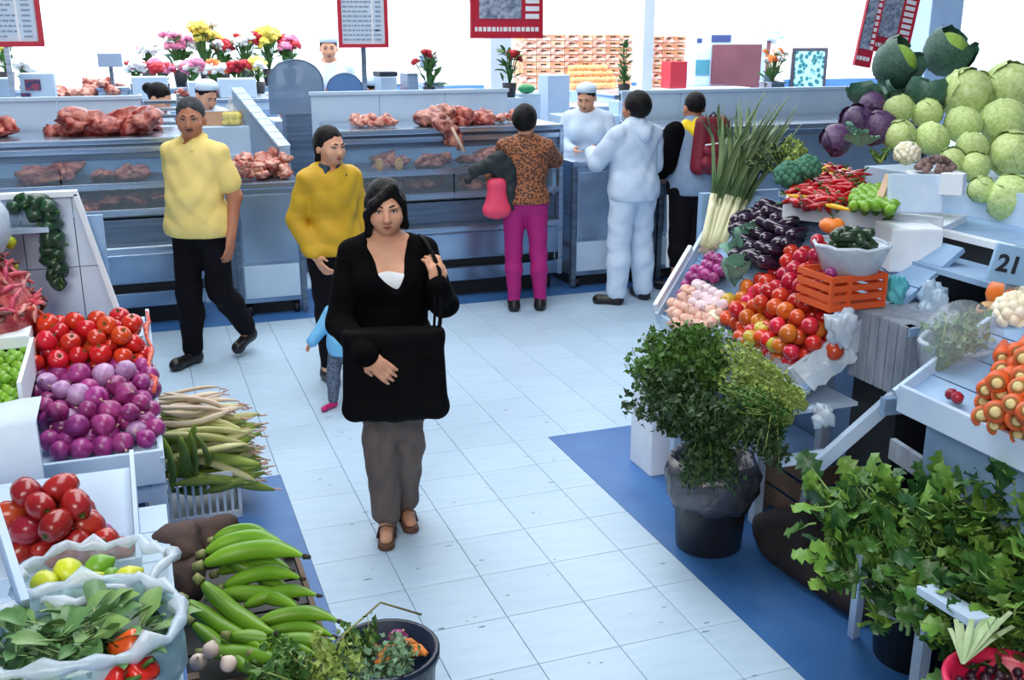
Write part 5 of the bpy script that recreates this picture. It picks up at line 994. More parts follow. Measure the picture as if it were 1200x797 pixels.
# garlic, small purple onions, eggplants
GAR = mat('garlic_pink', (232, 200, 184), (206, 150, 136), rough=.55, scale=10, stretch=(4, 4, 1), rnd=.12); GARW = mat('garlic_pale', (240, 226, 226), (214, 180, 196), rough=.5, scale=10, stretch=(4, 4, 1), rnd=.1); kind('gar', mk_onion('garlic_bulb', GAR, .027), 'garlic'); kind('garw', mk_onion('garlic_bulb', GARW, .028), 'garlic')
for h_ in (.03, .068):
    for p in PR.fill([(786, 352), (788, 382), (826, 390), (850, 366), (846, 338), (820, 330)], .05, h_, rr=rr):
        x, y = proj(p); k = 'garw' if y < 362 and x > 812 else 'gar'; K[k].put(p, rrot(), rr.uniform(.85, 1.1), {'gar': 'pinkish garlic bulb at the corner of the right stall', 'garw': 'pale garlic bulb beside the small purple onions'}[k], {'gar': 'pinkish garlic', 'garw': 'pale garlic'}[k])
for h_ in (.03, .07):
    for p in PR.fill([(797, 346), (818, 330), (848, 322), (856, 300), (832, 298), (806, 326)], .052, h_, rr=rr): K['onion'].put(p, rrot(), rr.uniform(.6, .72), 'small purple onion heaped beside the leek roots', 'small purple onions by the leeks')
EGG = mat('eggplant_skin', (26, 18, 38), (50, 32, 58), rough=.16, scale=4, spec=.8, rnd=.2)
o = lathe_obj('eggplant', [(.004, -.085), (.025, -.078), (.038, -.045), (.036, -.005), (.027, .04), (.018, .065), (.006, .072)], EGG, 14); calyx(o, .066, .024, 5, mat('eggplant_calyx', (58, 70, 52), rough=.6)); kind('egg', o, 'eggplant')
for h_, st_ in ((.03, .062), (.075, .066), (.115, .07)):
    for p in PR.fill([(864, 256), (864, 296), (900, 312), (934, 284), (936, 248), (900, 240)], st_, h_, rr=rr): K['egg'].put(p, (R(90)+rr.uniform(-.4, .4), rr.uniform(-.3, .3), R(70)+rr.uniform(-.6, .6)), rr.uniform(.62, .76), 'glossy dark eggplant in the heap behind the crimson tomatoes', 'eggplants on the right stall')
# pale cabbage leaves between onions and tomatoes
CABG = mat('greyish_cabbage', (150, 190, 176), (110, 160, 140), rough=.5, scale=9, rnd=.1); CABL = leaf_mesh('leaf', .17, .15, CABG, .45, .3, ruffle=.04)
for (x, y, l) in ((868, 312, 'grey-green cabbage leaves above the tomatoes'), (860, 338, 'grey-green cabbage leaves beside the purple onions'), (880, 300, 'grey-green cabbage leaves under the eggplants')):
    t_ = thing('cabbage_leaves', l, 'leaves', PR.hit(x, y, .03))
    for i in range(5): q = mkobj('leaf', CABL, t_); q.location = (rr.uniform(-.03, .03), rr.uniform(-.03, .03), .012*i); q.rotation_euler = (rr.uniform(-.4, .4), -.5+rr.uniform(-.4, .3), rr.uniform(2, 5)); q.scale = (.8,)*3
# leeks
def leek(L, seed):
    r_ = random.Random(seed); w = .22*L; o = MB().tube([(0, 0, 0), (0, 0, w*.4), (0, .002, w), (0, .004, w*1.6)], [.020, .018, .017, .018], 8).build('leek', mat('leek_white', (232, 228, 202), (200, 206, 150), rough=.5, scale=5, stretch=(6, 6, .5)), None, True)
    q = MB()
    for i in range(12): a = i*.53; q.tube([(.006*math.cos(a), .006*math.sin(a), 0), (.016*math.cos(a), .016*math.sin(a), -.02), (.02*math.cos(a+.4), .02*math.sin(a+.4), -.035)], [.0016, .0012, .0005], 3)
    q.build('roots', mat('leek_root', (206, 190, 170), rough=.8), o, False, True)
    for i in range(7):
        a = i*2.4+r_.uniform(-.3, .3); sp = r_.uniform(.05, .17); l_ = L*r_.uniform(.8, 1.08); d = Vector((math.cos(a), math.sin(a), 0)); s_ = Vector((-d.y, d.x, 0)); q = MB(); P = [(0, 1.35*w), (.10, .45*L), (.45, .72*L), (1, l_)]; vs = []
        for k, (f, z) in enumerate(P):
            wd = (.015, .015, .011, .001)[k]; c = d*(sp*f+.006)+Vector((0, 0, z)); vs += [c-s_*wd, c-d*.005, c+s_*wd]
        q.add(vs, [(k*3+e, k*3+e+1, (k+1)*3+e+1, (k+1)*3+e) for k in range(3) for e in (0, 1)]); q.build('leaf', mat('leek_leaf', (66, 100, 66), (128, 150, 104), rough=.45, scale=5, stretch=(2, 2, 1)), o, True, True)
    return o
for i in range(3): kind('leek%d' % i, leek(.66, 60+i), 'leek')
for i in range(22):
    row = i//8; t = (i % 8)/7; b = at(822+26*t+row*7+rr.uniform(-3, 3), 292-10*t-row*4+rr.uniform(-5, 5), 4.86+.05*row); e = at(858+40*t+row*3+rr.uniform(-6, 6), 150+rr.uniform(-10, 14), 5.0+.08*row+.08*t)
    d = (e-b).normalized(); q_ = Vector((0, 0, 1)).rotation_difference(d).to_euler(); K['leek%d' % (i % 3)].put(b, q_, rr.uniform(1.0, 1.2), 'white-stemmed leek leaning in the sheaf at the end of the right stall', 'leeks in the sheaf')
lp = MB(); lp.b2((2.60, 4.36, .0), (3.05, 4.40, 1.30)); world_mesh('leek_prop', lp, PAINT2, 'painted board propping up the leeks', 'board')
# slanted white board left of the leeks
q = MB(); a, b = PR.at(1.20, .36, .05), PR.at(.99, 0.0, .05); q.bar(a, b, .02, .08); world_mesh('edge_board', q, FOAM, 'white slanted edge board left of the purple onions', 'board')
herb('bundle of green broccoli-like herbs behind the eggplants', at(918, 205, 4.75), at(905, 172, 4.8), .12, 22, 14, .03, HG[0], HS, 71); herb('yellow-flecked greens right of the leeks', at(922, 195, 4.7), at(932, 172, 4.75), .09, 18, 12, .028, HG[2], HS, 72)
# broccoli / dark cauliflower head
def knob_head(name, label, p, r, m, lm_, nl, cat, seed, lscale=1.0):
    r_ = random.Random(seed); o = thing(name, label, cat, p); q = MB(); n = 46
    for i in range(n):
        z = 1-1.5*i/n; a = i*2.4; s_ = math.sqrt(max(0, 1-z*z)); q.sph((r*.8*s_*math.cos(a), r*.8*s_*math.sin(a), r*.75*z+r*.5), r*r_.uniform(.24, .32), 8)
    q.sph((0, 0, r*.4), r*.8, 10); q.build('head', m, o, True, True)
    lf = leaf_mesh('leaf', r*1.6*lscale, r*1.3*lscale, lm_, .5, .3, ruffle=.03)
    for i in range(nl): a = 6.283*i/nl; e = mkobj('leaf', lf, o); e.location = (r*.35*math.cos(a), r*.35*math.sin(a), -r*.2); e.rotation_euler = (0, -.95+r_.uniform(-.2, .2), a)
    return o
BROC = mat('broccoli', (48, 104, 88), (74, 132, 104), rough=.7, scale=40, bump=.5, bscale=120); CAUL = mat('cauliflower', (240, 236, 220), (222, 212, 182), rough=.6, scale=20, bump=.3, bscale=80); CLF = mat('cauli_leaf', (150, 184, 110), (190, 206, 150), rough=.5, scale=8)
knob_head('broccoli', 'dark blue-green broccoli head behind the white tray', at(925, 215, 4.6), .07, BROC, LEAFM, 3, 'broccoli', 1); knob_head('broccoli', 'second broccoli head beside the chillies', at(946, 205, 4.55), .06, BROC, LEAFM, 3, 'broccoli', 2)
# ---------------------------------------------------------------- upper tier
zT = 1.33; A_, B_ = onz(922, 243, zT), onz(1105, 262, zT); e1 = (B_-A_).normalized(); e2 = Vector((-e1.y, e1.x, 0)); e2 = e2 if e2.x > 0 else -e2; W_ = (B_-A_).length
PU = Plane(A_, e1, e2)
ut = thing('foam_tray', 'long white foam tray of chillies and limes on the upper tier', 'tray', A_.lerp(B_, .5)); c = [PU.at(-.01, 0, -.045), PU.at(W_, 0, -.045), PU.at(W_, .36, -.045), PU.at(-.01, .36, -.045)]; MB().add([p for p in c]+[p+Vector((0, 0, .03)) for p in c], [(3, 2, 1, 0), (4, 5, 6, 7), (0, 1, 5, 4), (1, 2, 6, 5), (2, 3, 7, 6), (3, 0, 4, 7)]).build('base', FOAM, ut)
MB().bar(PU.at(-.01, .0, -.012), PU.at(W_, .0, -.012), .02, .075, bev=.004).build('front_rim', FOAM, ut); MB().bar(PU.at(-.01, .0, -.012), PU.at(-.01, .36, -.012), .02, .075, bev=.004).build('side_rim', FOAM, ut); MB().bar(PU.at(W_*.64, -.011, -.012), PU.at(W_*.74, -.011, -.012), .004, .02).build('hand_slot', BLACK, ut)
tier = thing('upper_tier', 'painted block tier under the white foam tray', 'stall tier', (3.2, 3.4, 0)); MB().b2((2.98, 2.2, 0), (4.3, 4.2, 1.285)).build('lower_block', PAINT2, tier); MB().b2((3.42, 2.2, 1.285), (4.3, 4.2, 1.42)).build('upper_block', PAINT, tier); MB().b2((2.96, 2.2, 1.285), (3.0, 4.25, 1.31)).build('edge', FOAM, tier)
CH = mat('red_chilli', (190, 22, 30), (150, 14, 26), rough=.22, scale=6, rnd=.2, spec=.6); CHY = mat('yellow_chilli', (236, 190, 40), rough=.25, rnd=.1)
def mk_ch(m): o = MB().tube([(-.05, 0, 0), (-.03, .004, .002), (0, .010, .003), (.03, .008, 0), (.055, -.004, -.004)], [.006, .0105, .010, .007, .0015], 7).build('chilli', m, None, True); MB().tube([(-.05, 0, 0), (-.07, -.004, .004)], [.004, .003], 5).build('stalk', CAL, o, True, True); return o
kind('ch', mk_ch(CH), 'chilli'); kind('chy', mk_ch(CHY), 'chilli')
for h_ in (.02, .045, .07):
    for p in PU.fill([(928, 236), (985, 243), (1008, 205), (975, 195), (940, 205)], .058, h_, .4, rr): k = 'chy' if rr.random() < .05 else 'ch'; K[k].put(p, (rr.uniform(-.5, .5), rr.uniform(-.5, .5), rr.uniform(0, 6.28)), rr.uniform(1.0, 1.4), {'ch': 'red chilli heaped at the left end of the foam tray', 'chy': 'yellow chilli among the red chillies'}[k], {'ch': 'red chillies', 'chy': 'yellow chillies'}[k])
RAD = mat('dark_berry', (134, 22, 44), (170, 50, 70), rough=.3, scale=9, rnd=.2); rm = MB().sph((0, 0, 0), .016, 8); kind('rad', rm.build('red_berry', RAD, None, True), 'radish')
for h_ in (.012, .034):
    for p in PU.fill([(926, 240), (950, 244), (952, 224), (932, 222)], .032, h_, .2, rr): K['rad'].put(p, rrot(), 1, 'small dark red radish at the left corner of the foam tray', 'radishes in the foam tray')
for (x, y) in ((955, 232), (972, 232)):
    p = PU.hit(x, y, .0); o = MB().lathe([(.022, 0), (.026, .06), (.023, .06), (.02, .01), (.002, .01)], 14).build('foam_cup', FOAM, None, True); o.location = PU.at(PU.ab(p).x, .06, -.015); tag(o, 'white cup in the foam tray, ' + ('left one' if x < 960 else 'right one'), 'cup')
for h_ in (.018, .055, .088):
    for p in PU.fill([(992, 246), (1058, 252), (1060, 240), (1035, 222), (1005, 222)] if h_ < .03 else [(996, 240), (1050, 248), (1044, 232), (1030, 220), (1004, 222)], .046, h_, .15, rr): K['lime'].put(p, rrot(), rr.uniform(.85, 1.0), 'bright green lime heaped in the white foam tray', 'limes in the foam tray')
tag(MB().box(at(1072, 227, 3.98), (.20, .05, .15), (R(-12), 0, R(-28)), bev=.006).build('foam_block', mat('blue_foam', (196, 216, 236), (180, 204, 230), rough=.7, scale=20, bump=.1)), 'pale blue foam block standing right of the limes', 'block'); tag(MB().bar(at(1032, 232, 4.05), at(1043, 205, 4.05), .03, .02).build('wood_stick', mat('tan_wood', (206, 176, 150), rough=.7)), 'short tan wooden stick beside the foam block', 'stick')
cd_ = MB(); cd_.b2(Vector((0, 0, 0)), Vector((.006, .10, .05))); o = MB().bar(at(1103, 215, 3.95), at(1130, 216, 3.9), .05, .08).build('price_card', FOAM); tag(o, 'white price card right of the foam block', 'card')
# ---------------------------------------------------------------- cabbages
CA = mat('cabbage_green', (170, 200, 112), (214, 226, 168), rough=.5, scale=6, bump=.25, bscale=16, rnd=.1); CAL_ = mat('cabbage_leaf', (156, 190, 104), (208, 222, 160), rough=.5, scale=7, bump=.35, bscale=18, rnd=.14)
def shell_leaf(name, m, R_=1.0, th0=.05, th1=1.35, wd=1.15, ruf=.03, flare=0.0):
    q = MB(); vs = []; N_ = 7
    for i in range(N_):
        t = i/(N_-1); th = th0+(th1-th0)*t
        for k in range(N_):
            u = k/(N_-1)*2-1; ph = u*wd*(.55+.45*math.sin(math.pi*min(1, .25+t*.75))); rr_ = R_*(1+ruf*math.sin(k*2.2+i*1.7)+flare*t**2*(1+.2*math.sin(k*3)))
            # grows from the base (-z) over one side to the top
            z = -math.cos(th*1.35); s_ = math.sin(th*1.35); vs.append((rr_*s_*math.cos(ph), rr_*s_*math.sin(ph), rr_*z))
    q.add(vs, [(i*N_+k, (i+1)*N_+k, (i+1)*N_+k+1, i*N_+k+1) for i in range(N_-1) for k in range(N_-1)]); return q.mesh(name, m, True)
def mk_cab(mc, ml, flare=0, nl=6, name='cabbage'):
    o = MB().sph((0, 0, 0), (.96, .96, .92), 18).build(name, mc, None, True)
    for i in range(nl): l = mkobj('leaf', shell_leaf('leaf', ml, 1.0+.012*i, .1, 1.55+.12*(i % 3), 1.0, .025, flare*(1 if i < nl*.7 else .3)), o); l.rotation_euler = (.1*math.sin(i*3), .08*math.cos(i*5), i*2.399)
    return o
kind('cab', mk_cab(CA, CAL_), 'cabbage'); DG = mat('savoy_dark', (38, 72, 66), (74, 116, 96), rough=.45, scale=9, bump=.6, bscale=22, rnd=.1); DGC = mat('savoy_core', (120, 164, 60), (160, 196, 90), rough=.5, scale=7, bump=.4, bscale=22); kind('sav', mk_cab(DGC, DG, .30, 8, 'savoy_cabbage'), 'cabbage'); RC = mat('red_cabbage', (52, 34, 66), (86, 60, 100), rough=.4, scale=6, bump=.3, rnd=.12); RCL = mat('red_cabbage_leaf', (64, 38, 76), (104, 74, 116), rough=.4, scale=6, bump=.3, rnd=.15); kind('rcab', mk_cab(RC, RCL, .1, 5, 'red_cabbage'), 'cabbage')
def cdp(y): return 4.32+(235-y)*.0045
for (x, y, r, lab) in ((1053, 128, 18, 'round pale cabbage, leftmost of the upper small row'), (1086, 133, 18, 'round pale cabbage second in the upper small row'), (1054, 159, 19, 'pale cabbage below the leftmost one of the upper row'), (1093, 162, 20, 'pale cabbage above the cauliflower, in the middle of the pile'), (1134, 110, 31, 'big pale cabbage under the right savoy cabbage'), (1129, 145, 22, 'pale cabbage below the big middle cabbage'), (1184, 105, 33, 'big green cabbage at the upper right edge'), (1176, 142, 27, 'green cabbage below the big one at the right edge'), (1140, 172, 19, 'small pale cabbage in the lower middle of the pile'), (1186, 180, 28, 'pale cabbage at the right edge, third from top'), (1142, 195, 18, 'small pale cabbage lowest in the middle'), (1116, 188, 16, 'small pale cabbage beside the cauliflower'), (1184, 233, 29, 'lowest pale cabbage at the right edge'), (1150, 222, 16, 'little pale cabbage left of the lowest big one')):
    d = cdp(y); K['cab'].put(at(x, y, d), (rr.uniform(-1.2, -.2), rr.uniform(-.5, .5), rr.uniform(0, 6.28)), r*d/1195*.97, lab)
for (x, y, r, lab, rot) in ((1050, 76, 25, 'dark savoy cabbage with open leaves, left one', (.95, -.15, .6)), (1110, 62, 25, 'dark savoy cabbage with open leaves, right one', (.75, .1, .2))): d = cdp(y)-.02; K['sav'].put(at(x, y, d), rot, r*d/1195, lab)
for (x, y, r, lab) in ((1022, 122, 14, 'small plum-coloured cabbage at the top of the purple ones'), (1004, 142, 19, 'dark purple cabbage, left of the middle pair'), (1030, 150, 20, 'dark purple cabbage, right of the middle pair'), (980, 164, 18, 'purple cabbage at the lower left end')): d = cdp(y)+.02; K['rcab'].put(at(x, y, d), rrot(), r*d/1195, lab)
SAVL = shell_leaf('leaf', DG, .11, .1, 1.4, 1.1, .05, .2)
for i, (x, y, lab) in enumerate(((1018, 98, 'loose dark savoy leaves left of the open cabbages'), (1064, 100, 'loose dark savoy leaves under the left open cabbage'), (1088, 106, 'loose dark savoy leaves above the pale cabbages'))):
    t_ = thing('savoy_leaves', lab, 'leaves', at(x, y, cdp(y)))
    for k in range(5): q = mkobj('leaf', SAVL, t_); q.rotation_euler = (rr.uniform(-.6, .6), rr.uniform(-.6, .6), k*1.3+i); q.location = (0, 0, -.01*k); q.scale = (.8,)*3
knob_head('cauliflower', 'small white cauliflower among the cabbages', at(1062, 188, 4.35), .055, CAUL, CLF, 4, 'cauliflower', 4); t_ = thing('cabbage_leaves', 'pointed grey-green cabbage leaves above the chillies', 'leaves', at(1008, 172, 4.45))
for i in range(6): q = mkobj('leaf', CABL, t_); q.rotation_euler = (rr.uniform(-.4, .4), -.5+.1*i, 2.6+.35*i); q.scale = (.75,)*3
herb('curly greens between the cabbage leaves and chillies', at(1032, 190, 4.3), at(1030, 172, 4.35), .05, 14, 10, .02, HG[1], HS, 73)
WAL = mat('dark_nut', (84, 60, 66), (140, 116, 110), rough=.7, scale=30, rnd=.25, bump=.4); kind('nut', MB().sph((0, 0, 0), .013, 8).build('dark_nut', WAL, None, True), 'nut')
for i in range(70): a = rr.uniform(0, 6.28); t = math.sqrt(rr.random()); K['nut'].put(at(1097, 192, 4.2)+Vector((.09*t*math.cos(a), .07*t*math.sin(a), .045*(1-t*t)-.02)), rrot(), rr.uniform(.8, 1.2), 'small dark nut heaped below the pale cabbages', 'dark nuts')
tag(MB().lathe([(.004, 0), (.11, .0), (.115, .012), (.10, .006), (.004, .004)], 20, c=at(1097, 192, 4.2)-Vector((0, 0, .045))).build('nut_plate', FOAM, None, True), 'white plate under the dark nuts', 'plate')
# ---------------------------------------------------------------- bowl, crate and boxes in the middle of the right stall
bw = at(995, 322, 3.72); bowl = thing('plastic_bowl', 'clear plastic-lined bowl of dark zucchini above the orange crate', 'bowl', bw); MB().lathe([(.06, 0), (.10, .02), (.13, .10), (.134, .115), (.126, .115), (.095, .025), (.01, .012)], 24).build('shell', PLASTW, bowl, True, True); MB().tube([(.132*math.cos(k*.2618), .132*math.sin(k*.2618), .115+.004*math.sin(k*2.1)) for k in range(25)], .008, 6).build('rim', PLASTW, bowl, True, True)
ZU = mat('dark_zucchini', (20, 42, 28), (44, 74, 42), rough=.28, scale=8, rnd=.2, spec=.6); kind('zu', lathe_obj('zucchini', [(.004, -.05), (.018, -.045), (.026, -.015), (.026, .015), (.018, .045), (.007, .052)], ZU, 12), 'zucchini')
for i in range(34):
    a = rr.uniform(0, 6.28); t = .07*math.sqrt(rr.random()); l = i % 3; K['zu'].put(bw+Vector((t*math.cos(a)*(1-.15*l), t*math.sin(a)*(1-.15*l), .08+.036*l)), (R(90)+rr.uniform(-.5, .5), rr.uniform(-.4, .4), rr.uniform(0, 6.28)), rr.uniform(.8, 1.05), 'dark green zucchini in the plastic-lined bowl', 'zucchini in the bowl')
for (x, y) in ((958, 282), (962, 290), (955, 298), (966, 300)): K['ctom'].put(at(x, y, 3.75), rrot(), .75, 'small red tomato at the left rim of the plastic-lined bowl', 'tomatoes at the bowl rim')
OP = mat('orange_fruit', (232, 112, 44), (240, 140, 60), rough=.35, scale=5); o = mk_tomato('orange_pepper', OP, .05, .6); o.location = at(975, 264, 3.95); tag(o, 'flat orange pepper under the white foam tray', 'pepper')
OC = mat('orange_plastic', (226, 96, 40), (206, 80, 34), rough=.45, scale=4); slat = at(966, 362, 3.66); x0_, y0_, z0_ = slat.x, slat.y-.03, slat.z-.005; oc = thing('orange_crate', 'orange slotted plastic crate under the zucchini bowl', 'crate', (x0_+.1, y0_+.1, z0_)); w_, d_, h_ = .23, .2, .125
for a, b in (((x0_, y0_, z0_), (x0_+w_, y0_+d_, z0_+.01)),): MB().b2(a, b).build('bottom', OC, oc)
for y in (y0_, y0_+d_):
    for z in (0, .035, .07, .105): MB().b2((x0_, y-.004, z0_+z), (x0_+w_, y+.004, z0_+z+.022)).build('slat', OC, oc)
for x in (x0_, x0_+w_):
    for z in (0, .035, .07, .105): MB().b2((x-.004, y0_, z0_+z), (x+.004, y0_+d_, z0_+z+.022)).build('slat', OC, oc)
for x in (x0_, x0_+w_*.33, x0_+w_):
    MB().b2((x-.007, y0_-.007, z0_), (x+.007, y0_+.005, z0_+h_)).build('rib', OC, oc)
for i in range(9): K['onion'].put((x0_+.03+.021*i, y0_+.05+.03*(i % 3), z0_+h_+.005), rrot(), .55, 'small purple onion showing between the orange crate and the bowl', 'onions in the orange crate')
sb_ = PR.hit(1000, 370, .0)
cs = thing('crate_stand', 'grey slatted wooden crate under the orange crate', 'crate', (2.55, 2.82, .70)); X0_, X1_, Y0_, Y1_, Z0_, Z1_ = 2.42, 2.72, 2.66, 2.95, .84, z0_-.005
for i in range(6): x = X0_+.05*i+.004; MB().b2((x, Y0_-.008, Z0_), (x+.042, Y0_+.004, Z1_-.005*(i % 2)), 0, .002).build('slat', WOODG, cs)
for i in range(6): y = Y0_+.048*i+.004; MB().b2((X0_-.008, y, Z0_), (X0_+.004, y+.04, Z1_), 0, .002).build('slat', WOODG, cs); MB().b2((X1_-.004, y, Z0_), (X1_+.008, y+.04, Z1_), 0, .002).build('slat', WOODG, cs)
for x in (X0_+.015, X1_-.015):
    for y in (Y0_+.015, Y1_-.015): MB().b2((x-.015, y-.015, Z0_), (x+.015, y+.015, Z1_)).build('corner_post', WOODG, cs)
for z in (Z0_, Z1_-.03): MB().b2((X0_-.012, Y0_-.016, z), (X1_+.012, Y0_-.008, z+.03)).build('rail', PAINT2, cs)
MB().b2((X0_, Y0_, Z1_-.01), (X1_, Y1_, Z1_)).build('lid', WOODG, cs); MB().bar((2.34, 2.66, .82), (2.74, 2.62, .82), .03, .06).build('base_rail', PAINT2, cs)
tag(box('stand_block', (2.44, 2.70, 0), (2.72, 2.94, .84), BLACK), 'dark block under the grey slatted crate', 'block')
def pbox(label, x0, y0, x1, y1, d, m, th=.15, rz=-20, name='foam_box'):
    c = at((x0+x1)/2, (y0+y1)/2, d); w_ = (x1-x0)*d/1195; h_ = (y1-y0)*d/1195; o = MB().box((0, 0, 0), (w_, th, h_), None, 0, .008).build(name, m); o.location = c+Vector((math.sin(R(-rz)), math.cos(R(-rz)), 0))*th/2; o.rotation_euler = (0, 0, R(rz)); return tag(o, label, 'box')
pbox('white worn foam box under the right end of the foam tray', 1044, 268, 1104, 320, 3.88, FOAM, .2)
BAG = mat('blue_bag', (160, 196, 226), (200, 220, 240), rough=.22, scale=8, alpha=.8, spec=.7, bump=.8, bscale=14); TQ = mat('teal_bag', (60, 170, 186), (110, 200, 210), rough=.25, scale=8, alpha=.9, bump=.8, bscale=14)
def crumple(name, label, p, r, m, seed, cat='bag'):
    q = MB().sph((0, 0, 0), 1, 34); vs = []
    for (x, y, z) in q.v: n_ = 1+.16*math.sin(4*x+seed+3*z)+.12*math.sin(7*y+2*seed)-.16*abs(math.sin(5*z+4*x+seed))-.14*abs(math.sin(6*x-5*y+seed))-.08*abs(math.sin(13*z+9*y)); vs.append((x*n_*r[0], y*n_*r[1], z*n_*r[2]))
    q.v = vs; o = q.build(name, m, None, True); o.location = p; return tag(o, label, cat)
crumple('plastic_bag', 'crumpled pale blue plastic bag below the worn foam box', at(1094, 355, 3.70), (.075, .06, .10), BAG, 1); crumple('plastic_bag', 'teal plastic bag knotted beside the foam box', at(1050, 340, 3.76), (.055, .04, .075), TQ, 2); crumple('paper_sheet', 'crumpled pale sheet right of the tomatoes', at(985, 385, 3.6), (.075, .05, .08), PLASTW, 3, 'paper')
tag(box('bag_shelf', (2.42, 2.55, .86), (3.0, 3.1, .90), PAINT2), 'painted shelf under the crumpled plastic bags', 'shelf'); 
# hanging white post and number sign
SGN = mat('number_board', (150, 190, 226), (136, 178, 218), rough=.5, scale=5); INK21 = mat('black_paint', (22, 28, 40), rough=.6)
ns = thing('number_sign', 'pale blue board painted with the number 21', 'sign', at(1190, 312, 3.3)); ns.rotation_euler = (0, R(10), R(-24)); MB().b2((-.075, 0, -.062), (.22, .02, .062), 0, .003).build('board', SGN, ns, local=True); 
cu = bpy.data.curves.new('number', 'FONT'); cu.body = '21'; cu.size = .078; cu.extrude = .001; cu.align_x = 'CENTER'; cu.align_y = 'CENTER'; cu.offset = .0022; co = bpy.data.objects.new('number', cu); COL.objects.link(co); dg = bpy.context.evaluated_depsgraph_get(); me = bpy.data.meshes.new_from_object(co.evaluated_get(dg)); bpy.data.objects.remove(co); me.materials.clear(); me.materials.append(INK21); co = mkobj('number', me, ns); co.rotation_euler = (R(90), 0, 0); co.location = (-.022, -.003, 0)
MB().b2((.0, .02, -1.2), (.03, .05, .06)).build('post', WOODG, ns, local=True)
# dark shelving behind the number sign
ds = thing('dark_shelf', 'dark gap shelf behind the number board', 'shelf', (2.95, 2.6, 0))
for z in (1.02, 1.20): MB().b2((2.75, 2.0, z), (2.98, 3.1, z+.02)).build('board', PAINT2, ds)
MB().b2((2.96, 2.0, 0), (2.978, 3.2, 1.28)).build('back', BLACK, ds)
for y in (2.02, 3.08): MB().b2((2.75, y-.015, 0), (2.78, y+.015, 1.28)).build('post', PAINT2, ds)
MB().b2((2.93, 2.35, 1.04), (2.955, 2.75, 1.19)).build('panel', PAINT2, ds)
# ---------------------------------------------------------------- carrot tray
PC = Plane((2.15, 2.0, .985), (0, 1, 0), (.65, 0, .38)); ct = thing('carrot_tray', 'pale blue sloping tray of carrots at the right edge', 'tray', (2.3, 2.0, 0))
for i in range(5): b = i*.115; c = [PC.at(-.75, b+.002), PC.at(.36, b+.002), PC.at(.36, b+.112), PC.at(-.75, b+.112)]; MB().add(c+[p-PC.n*.016 for p in c], [(0, 1, 2, 3), (7, 6, 5, 4), (0, 4, 5, 1), (1, 5, 6, 2), (2, 6, 7, 3), (3, 7, 4, 0)]).build('plank', PAINT2, ct)
MB().bar(PC.at(-.75, -.012, .0), PC.at(.36, -.012, .0), .02, .085, bev=.003).build('front_board', PAINT, ct); MB().bar(PC.at(.365, -.02, .01), PC.at(.365, .5, .01), .016, .05, bev=.003).build('end_board', PAINT, ct)
fb = [(2.165, 1.25, .80), (2.165, 2.26, .80)]; MB().b2((2.18, 1.25, .74), (2.20, 2.28, .93), 0, .003).build('lower_panel', PAINT2, ct)
for (x, y, h_) in ((2.24, 2.24, .96), (2.24, 1.3, .96), (2.66, 2.3, 1.22), (2.66, 1.3, 1.22)): MB().b2((x-.02, y-.02, 0), (x+.02, y+.02, h_)).build('leg', PAINT, ct)
CRO = mat('carrot_skin', (222, 98, 40), (204, 80, 32), rough=.45, scale=7, rnd=.12, bump=.15); CTOP = mat('carrot_cut', (236, 214, 160), (196, 190, 110), rough=.6, scale=30, rnd=.1)
o = MB().lathe([(.004, -.17), (.012, -.15), (.024, -.07), (.031, -.01), (.030, .006), (.024, .014), (.014, .016)], 14).build('carrot', CRO, None, True); MB().lathe([(.0145, .012), (.013, .021), (.004, .022)], 10).build('cut_top', CTOP, o, True, True); MB().lathe([(.022, .011), (.0215, .0155), (.014, .0175)], 12).build('crown_ring', mat('crown_green', (150, 96, 44), rough=.7), o, True, True); kind('car', o, 'carrot')
for h_ in (.035, .09, .14):
    poly = [(1128, 478), (1200, 520), (1262, 520), (1250, 400), (1195, 392)] if h_ < .05 else [(1145, 468), (1200, 505), (1262, 505), (1240, 395), (1195, 400)] if h_ < .1 else [(1160, 455), (1200, 490), (1262, 480), (1240, 390), (1195, 405)]
    for p in PC.fill(poly, .064, h_, .12, rr):
        d = (_C-p).normalized()*.75+Vector((-.35, -.1, .0))+Vector((rr.uniform(-.3, .3), rr.uniform(-.3, .3), rr.uniform(-.3, .3))); K['car'].put(p, Vector((0, 0, 1)).rotation_difference(d.normalized()).to_euler(), rr.uniform(.85, 1.1), 'thick orange carrot with cut top in the right-hand tray', 'carrots in the tray')
for (x, y) in ((1115, 462), (1122, 466)): K['rad'].put(PC.hit(x, y, .03), rrot(), 1.2, 'red radish at the left corner of the carrot tray', 'radishes by the carrots')
